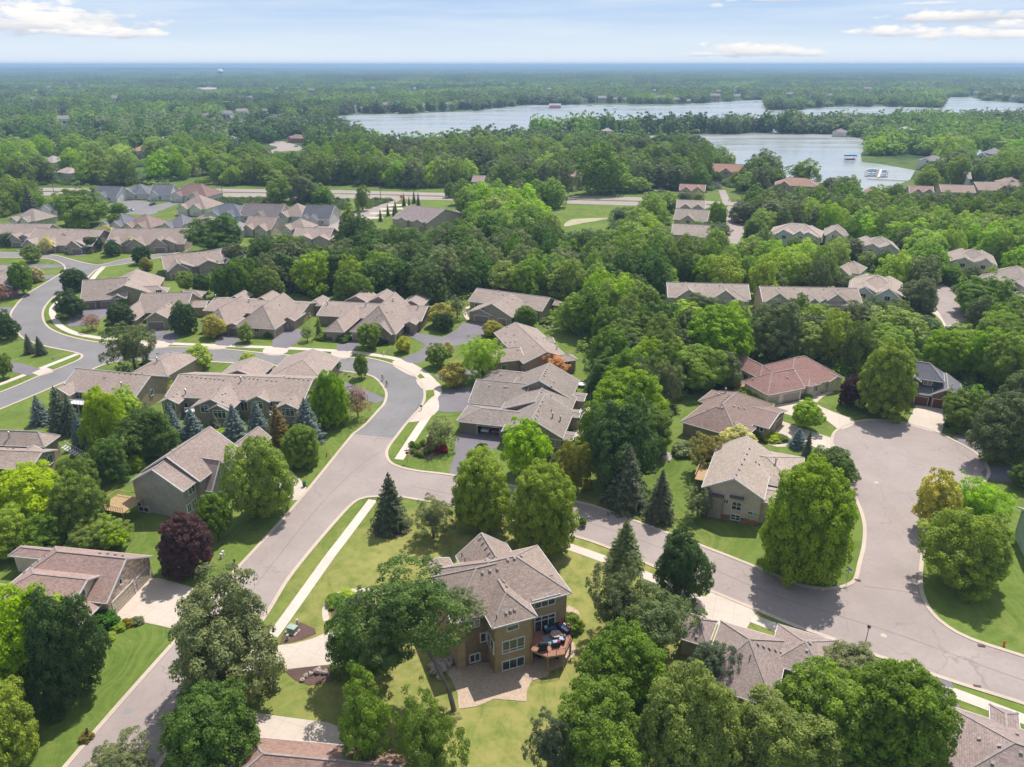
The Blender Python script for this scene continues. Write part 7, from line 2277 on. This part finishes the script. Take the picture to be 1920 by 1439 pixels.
for px, w_, h_, c_, lb in (((1388, 737), 3, 1.6, 'bright', 'lime shrub, first of the hedge beside the red-roofed house'), ((1402, 744), 3.2, 1.6, 'yelg', 'lime shrub, second of the hedge beside the red-roofed house'), ((1416, 751), 3.2, 1.5, 'yelg', 'lime shrub, third of the hedge beside the red-roofed house'),
                           ((1430, 758), 3.2, 1.4, 'yel', 'yellow shrub, fourth of the hedge beside the red-roofed house'), ((1443, 764), 2.4, 1.3, 'yel', 'yellow shrub at the garage end of the hedge'), ((1445, 826), 3.4, 1.1, 'yel', 'yellow spreading shrub in the gravel bed of the brown-roofed house'), ((1452, 818), 2.2, .9, 'yel', 'smaller yellow shrub in the gravel bed'),
                           ((1467, 825), 2.4, 1.1, 'mid', 'green shrub in the gravel bed near the walk'), ((1418, 818), 3.0, 1.8, 'mid', 'round green shrub at the corner of the brown-roofed house'), ((1576, 722), 3.2, 1.6, 'yel', 'yellow shrub at the corner of the red-roofed house'), ((1512, 747), 2.6, 1.0, 'mid', 'low shrub in front of the garage of the red-roofed house'),
                           ((1087, 832), 2.6, 1.6, 'bright', 'round bright green shrub by the patio of the three-unit house'), ((1782, 800), 2.6, 1.2, 'deep', 'dark shrub at the corner of the concrete drive'), ((1795, 812), 3.0, 1.2, 'mid', 'spreading shrub below the dark drive-corner shrub'), ((1075, 1180), 2.6, 2.2, 'poplar', 'light shrub beside the deck of the brown house'),
                           ((1072, 1165), 1.8, 1.4, 'mid', 'small shrub at the wall corner of the brown house'), ((630, 1130), 3.0, 1.1, 'mid', 'leafy perennials along the arc path'), ((650, 1118), 2.2, .8, 'bright', 'small perennials at the top of the arc path'), ((505, 632), 3.0, 1.8, 'deep', 'round dark shrub at the garage corner of the paired townhouses'),
                           ((645, 640), 4.0, 1.8, 'deep', 'dark low shrub under the second townhouse wall'), ((620, 633), 5.0, 1.8, 'deep', 'spreading dark shrub before the second pair of townhouses'), ((603, 637), 3.0, 1.6, 'mid', 'green shrub before the second pair of townhouses'), ((712, 642), 5.5, 1.5, 'dark', 'dark hedge under the gable of the second pair of townhouses'), ((742, 638), 3.0, 1.5, 'dark', 'dark round shrub at the drive of the second pair'),
                           ((1025, 606), 4.0, 1.8, 'mid', 'green shrub in the rock bed of the ranch house'), ((1040, 612), 2.4, 1.2, 'poplar', 'light shrub among the rocks of the ranch house'), ((280, 695), 5.0, 2.6, 'deep', 'dark shrub mass between the two long townhouses'), ((310, 735), 4.5, 2.6, 'yelg', 'yellowish shrub in the gap between the long townhouses'), ((322, 718), 4.5, 2.4, 'poplar', 'light shrub higher in the gap between the long townhouses'),
                           ((425, 827), 9.0, 2.2, 'yelg', 'yellow-green hedge mass behind the grey house ridge'), ((300, 890), 3.0, 2.6, 'bright', 'upright lime shrub behind the grey house, left'), ((258, 880), 3.0, 3.0, 'bright', 'upright lime shrub behind the grey house, right'), ((1283, 850), 5, 2.4, 'grey', 'grey-green shrub at the corner of the brown-roofed house'),
                           ((895, 855), 2.6, 1.4, 'mid', 'shrub beside the open garage drive'), ((905, 845), 2.4, 1.6, 'deep', 'dark shrub by the open garage corner'), ((1690, 762), 2.4, 1.0, 'poplar', 'light shrub at the rock edge by the concrete drive')):
    shrub(px, w_, h_, c_, lb)
# boulders
BD = [((567, 1277), .7), ((573, 1270), .8), ((583, 1265), .7), ((596, 1262), 1.1), ((609, 1263), .9), ((598, 1255), .6), ((668, 1120), .8), ((650, 1124), .7), ((658, 1119), .6), ((840, 1247), 1.5), ((848, 1238), 1.3), ((833, 1256), 1.2), ((826, 1247), 1.4), ((816, 1262), 1.3), ((824, 1272), 1.1), ((810, 1252), 1.2),
      ((1699, 765), .8), ((1703, 771), .7), ((1707, 776), .8), ((1248, 853), .7), ((1254, 866), .6), ((1020, 613), 1.0), ((1027, 616), .9), ((1036, 615), 1.1), ((1045, 611), 1.0), ((1050, 606), .8), ((640, 698), .8), ((648, 702), .7), ((655, 706), .8), ((662, 709), .7), ((559, 1186), .45), ((1848, 742), 2.0), ((1836, 744), 1.7), ((1260, 742), .8), ((1253, 738), .7)]
for k, (px, s_) in enumerate(BD):
    p_ = P(*px, 0); mb = MB(); mb.blob((0, 0, s_ * .25), (s_ * .55, s_ * .45, s_ * .38), k, 0, .3, (8, 5))
    o = mb.build('boulder', M['rock']); o.location = p_; o.rotation_euler = (0, 0, k)
    x = px[0]
    where = ('in the mulch bed below the curved drive' if 560 < x < 612 and px[1] > 1250 else 'by the arc path' if 645 < x < 670 and px[1] > 1100 else 'in the rock wall left of the brown house' if 805 < x < 850 else 'beside the big concrete drive of the dark house' if 1695 < x < 1725
             else 'by the gravel bed on the side lawn' if 1240 < x < 1262 else 'in the rock bed of the ranch house' if 1018 < x < 1052 else 'on the lawn inside the road bend' if 638 < x < 664 else 'in the transformer bed' if x < 560 else 'behind the dark house garage')
    tag(o, f'pale pinkish boulder {where}', 'boulder', f'boulders {where}')
# manholes and covers
for px, lb in (((240, 1334), 'dark manhole cover in the main road near the lower edge'), ((750, 893), 'manhole cover at the street junction'), ((1657, 1192), 'pale round cover in the road opposite the lamp'), ((1643, 905), 'small cover in the cul-de-sac')):
    mb = MB(); mb.lathe([(.42, 0), (.42, .012), (.36, .014)], n=18)
    o = mb.build('manhole_cover', M['metal' if px[0] < 1000 else 'kerb']); o.location = P(*px, .03); tag(o, lb, 'manhole cover')
for px, lb in (((1608, 1089), 'rusty drain grate at the corner kerb'), ((1840, 1212), 'rusty drain grate in the outer kerb'), ((1832, 1288), 'rusty drain grate in the near kerb'), ((296, 664), 'drain grate in the townhouse street kerb')):
    mb = MB(); mb.box((0, 0, .115), (.9, .42, .03)); o = mb.build('drain_grate', M['mulch']); o.location = P(*px, 0); o.rotation_euler = (0, 0, -.25); tag(o, lb, 'drain')
# tar seams down the middle and across the streets
for pts in ([(210, 1470), (288, 1352), (418, 1180), (520, 1046), (600, 948), (668, 880), (720, 842)], [(770, 912), (900, 938), (1070, 972), (1180, 1006), (1310, 1056), (1440, 1112), (1550, 1148), (1700, 1196), (1850, 1252), (1960, 1290)], [(640, 684), (700, 690), (745, 708), (762, 740), (740, 785), (700, 830)],
            [(660, 818), (700, 822), (740, 824)], [(1620, 1100), (1670, 1106), (1725, 1115)]):
    ribbon('road_seam', pts, .09, .034, M['seam'])
# utility poles along the highway, with wires
PO = [(-60, 373), (104, 373), (262, 373), (418, 371), (560, 372), (714, 376), (875, 381), (1040, 386), (1215, 393), (1402, 399), (1600, 408), (1800, 418)]
pts = []
for k, px in enumerate(PO):
    b = P(*px, 0)
    o = tag(empty('utility_pole', b), f'wooden utility pole by the highway, {["first", "second", "third", "fourth", "fifth", "sixth", "seventh", "eighth", "ninth", "tenth", "eleventh", "twelfth"][k]} from the left', 'utility pole')
    mb = MB(); mb.tube([(0, 0, 0), (0, 0, 11.5)], [.19, .13], 7); mb.build('pole', M['bark'], o, (.2, .15, .11))
    mb = MB(); mb.box((0, 0, 10.9), (.14, 2.2, .14), rz=.15); mb.build('crossarm', M['bark'], o, (.2, .15, .11))
    pts.append(b + Vector((0, 0, 11)))
mb = MB()
for a_, b_ in zip(pts, pts[1:]):
    for off in (-1, 1):
        w_ = []
        for t in range(9):
            q = a_.lerp(b_, t / 8); w_.append((q.x, q.y + off, q.z - 1.6 * 4 * (t / 8) * (1 - t / 8)))
        mb.tube(w_, .03, 3)
o = mb.build('power_line', M['glassf']); tag(o, 'thin power lines strung between the highway poles', 'power line')
# roadside fence and orange road sign
fa, fb = P(1366, 378), P(1430, 380)
o = tag(empty('roadside_fence', fa), 'dark rail fence beside the far street junction', 'fence')
d = fb - fa
mb = MB()
for zz in (.5, 1.0, 1.5): mb.tube([(0, 0, zz), (d.x, d.y, zz)], .06, 4)
mb.build('rails', M['bark'], o, (.12, .09, .07))
for k in range(9):
    mb = MB(); mb.box((d.x * k / 8, d.y * k / 8, .8), (.16, .16, 1.7)); mb.build('post', M['bark'], o, (.12, .09, .07))
o = thing('road_work_sign', (753, 378), 'orange diamond road sign at the side street junction', 'sign')
mb = MB(); mb.box((0, 0, 2.6), (1.7, .06, 1.7), M=Matrix.Rotation(math.pi / 4, 4, 'Y')); mb.build('sign_plate', M['paint'], o, (.85, .16, .03))
mb = MB(); mb.tube([(0, .06, 0), (0, .06, 2.4)], .08, 5); mb.build('post', M['metal'], o)
# little spruces and drives of the long building
for k, (x, y) in enumerate(((757, 386), (741, 399), (713, 415), (776, 381), (738, 409), (767, 392), (784, 385), (727, 405))):
    tree((x, y - 11, 12, 24), 'thin', 'spr', f'small dark spruce by the short drives, {ORD[k]} to the orange sign' if k else 'small dark spruce by the short drives, nearest to the orange sign', 'spruce', full=False)
for k, y in enumerate((384, 391, 399, 408)):
    x = 770 - (y - 384) * 2.2
    sheet('driveway', [(x - 42, y), (x, y - 1), (x + 2, y + 2.5), (x - 46, y + 3.5)], .09, M['conc'], 3, sm=False)
# water tower on the far skyline
b = Vector(P(413, 150, 0)); dist = 4200.0; x0 = (413 - CX) / FPX * (dist * cp + (HCAM - 30) * sp)
o = tag(empty('water_tower', (x0, dist, 3)), 'white-domed water tower rising from the far left forest', 'water tower')
mb = MB(); mb.lathe([(8, 0), (5, 6), (4.5, 24), (8, 30)], n=18); mb.build('stem', M['paint'], o, (.06, .22, .26))
mb = MB(); mb.lathe([(14, 29), (16.5, 33), (17, 36)], n=22); mb.build('tank', M['paint'], o, (.06, .22, .26))
mb = MB(); mb.lathe([(17, 36), (15.5, 41), (11, 46), (5, 48.5), (.1, 49)], n=22); mb.build('dome', M['white'], o)


# ---- lake: boats, docks, lifts
def boat(px, L, rz, lb, col=(.7, .7, .72), canopy=None, z=.1, group=None):
    o = tag(empty('boat', P(px[0], px[1], z), rz), lb, 'boat', group)
    mb = MB(); w_ = L * .17
    prof = [(-L / 2, 1, .0), (-L / 4, 1, 0), (L / 5, .95, .0), (L * .4, .55, .05), (L / 2, .05, .12)]
    for a_, b_ in zip(prof, prof[1:]):
        A_ = [(a_[0], -w_ * a_[1], .9 + a_[2]), (a_[0], -w_ * a_[1] * .6, 0), (a_[0], w_ * a_[1] * .6, 0), (a_[0], w_ * a_[1], .9 + a_[2])]
        B_ = [(b_[0], -w_ * b_[1], .9 + b_[2]), (b_[0], -w_ * b_[1] * .6, 0), (b_[0], w_ * b_[1] * .6, 0), (b_[0], w_ * b_[1], .9 + b_[2])]
        for k in range(4):
            mb.face([A_[k], A_[(k + 1) % 4], B_[(k + 1) % 4], B_[k]])
    mb.face([(-L / 2, -w_, .9), (-L / 2, w_, .9), (-L / 2, w_ * .6, 0), (-L / 2, -w_ * .6, 0)])
    mb.build('hull', M['paint'], o, col)
    mb = MB(); mb.box((-.05 * L, 0, 1.15), (L * .4, w_ * 1.5, .5)); mb.build('cover', M['cloth'], o, canopy or (.5, .52, .56))
    return o


o = thing('boat_lift', (1593, 303), 'boat lift with a bright blue canopy standing in the bay', 'boat lift', .1, .1)
mb = MB(); mb.box((0, 0, 4.6), (9.5, 4.2, .5)); mb.box((0, 0, 5.0), (9.0, 2.8, .4)); mb.build('canopy', M['cloth'], o, (.02, .14, .42))
for x in (-4, 4):
    for y in (-1.8, 1.8):
        mb = MB(); mb.box((x, y, 2.2), (.2, .2, 4.6)); mb.build('post', M['metal'], o)
mb = MB(); mb.box((0, 0, 1.6), (7.5, 2.4, 1.3)); mb.build('boat_hull', M['paint'], o, (.25, .05, .05))
o = thing('marina_dock', (1625, 336), 'long pale marina dock with finger piers', 'dock', .1)
A_, B_ = P(1625, 336), P(1700, 340); d = B_ - A_
mb = MB(); mb.box((d.x / 2, d.y / 2, .6), (d.length, 2.2, .25), rz=math.atan2(d.y, d.x)); mb.build('walkway', M['walk'], o)
A2, B2 = P(1646, 335), P(1652, 320); d2 = B2 - A2; c_ = (A2 + B2) / 2 - A_
mb = MB(); mb.box((c_.x, c_.y, .72), (d2.length, 1.6, .25), rz=math.atan2(d2.y, d2.x)); mb.build('finger_pier', M['walk'], o)
for k in range(12):
    px = ((1632, 320.5), (1631, 324), (1630, 327.5), (1629, 331), (1640, 320.5), (1639.5, 324), (1639, 327.5), (1638, 331), (1658, 322), (1657.5, 325.5), (1657, 329), (1656.5, 332.5))[k]
    boat(px, 6.5, .1, f'moored boat {("left of the finger pier, outer row", "left of the finger pier, inner row", "right of the finger pier")[k // 4]}, {("farthest", "second farthest", "second nearest", "nearest")[k % 4]}', canopy=((.6, .62, .66), (.1, .25, .4), (.7, .7, .72), (.45, .5, .6))[k % 4], group='boats moored at the marina dock')
for k, (px, L, rz) in enumerate((((1015, 206), 16, 1.2), ((1154, 205), 14, .2), ((1418, 192), 12, .3), ((1535, 338), 7, .4), ((1552, 341), 7, .5))):
    boat(px, L, rz, ('small boat under way on the open lake, before the waterside hall', 'small boat under way on the open lake, right of the hall', 'small boat on the lake left of the far island', 'white boat at the boat-landing shore, left', 'white boat at the boat-landing shore, right')[k])
# houses and docks of the far shore, shown only as specks
fs = random.Random(9)
pal = [(.75, .73, .7), (.6, .5, .42), (.4, .32, .28), (.55, .33, .28), (.72, .66, .58), (.5, .5, .52)]
for k, px in enumerate(SH):
    b = P(px[0], px[1] - 1.2, 0); s_ = fs.uniform(.6, 1.7)
    mb = MB(); w_, d_, h_ = 13 * s_, 10, 7 * s_
    mb.box((0, 0, h_ / 2), (w_, d_, h_), 0)
    mb.face([(-w_ / 2 - .6, -d_ / 2 - .6, h_), (w_ / 2 + .6, -d_ / 2 - .6, h_), (w_ / 2, 0, h_ + 4), (-w_ / 2, 0, h_ + 4)], 1); mb.face([(w_ / 2 + .6, d_ / 2 + .6, h_), (-w_ / 2 - .6, d_ / 2 + .6, h_), (-w_ / 2, 0, h_ + 4), (w_ / 2, 0, h_ + 4)], 1)
    mb.face([(w_ / 2, -d_ / 2, h_), (w_ / 2, d_ / 2, h_), (w_ / 2, 0, h_ + 4)], 0); mb.face([(-w_ / 2, d_ / 2, h_), (-w_ / 2, -d_ / 2, h_), (-w_ / 2, 0, h_ + 4)], 0)
    for i_ in range(3):
        mb.box((-w_ * .3 + i_ * w_ * .3, -d_ / 2 - .05, h_ * .6), (w_ * .16, .1, h_ * .3), 2)
    o = mb.build('shore_house', [M['plain'], M['capl'], M['glass']], None, pal[k % 6]); o.location = b; o.rotation_euler = (0, 0, fs.uniform(-.3, .3))
    lft = sum(1 for q in SH if q[0] < px[0]) + 1
    n_ = {1: 'first', 2: 'second', 3: 'third'}.get(lft, f'{lft}th')
    tag(o, f'{("white", "tan", "brown", "reddish", "cream", "grey")[k % 6]} house in the far trees, {n_} distant house from the left', 'house', 'distant houses along the lake shore and in the far forest')
for k, px in enumerate([(670, 215.5), (745, 213), (800, 211), (880, 208), (912, 206.5), (925, 205), (985, 199.5), (992, 199.5), (1085, 198.5), (1105, 198.5), (1140, 198), (1180, 198.3), (1225, 198), (1300, 195.5), (1350, 192.5), (1590, 201.5), (1640, 200.5), (1500, 204)]):
    boat(px, 13, .1 + k, f'small pale boat at the far shore docks, number {k + 1} from the left' if False else f'small pale boat moored at the far shore, {("outer", "inner")[k % 2]} side of a dock', group='boats at the far shore docks')
# ================================================ haze
mb = MB()
mb.box((0, 12000, 41), (52000, 36000, 86))
hz = mb.build('haze', [])
hz['kind'] = 'stuff'
m = bpy.data.materials.new('haze_air'); m.use_nodes = True; m.node_tree.nodes.clear(); N = NT(m.node_tree)
pv = N('ShaderNodeVolumePrincipled', {'Color': (.46, .67, .95, 1), 'Density': 1.6e-4, 'Anisotropy': 0.0})
N.l.new(pv.outputs[0], N('ShaderNodeOutputMaterial').inputs['Volume'])
hz.data.materials.clear(); hz.data.materials.append(m)
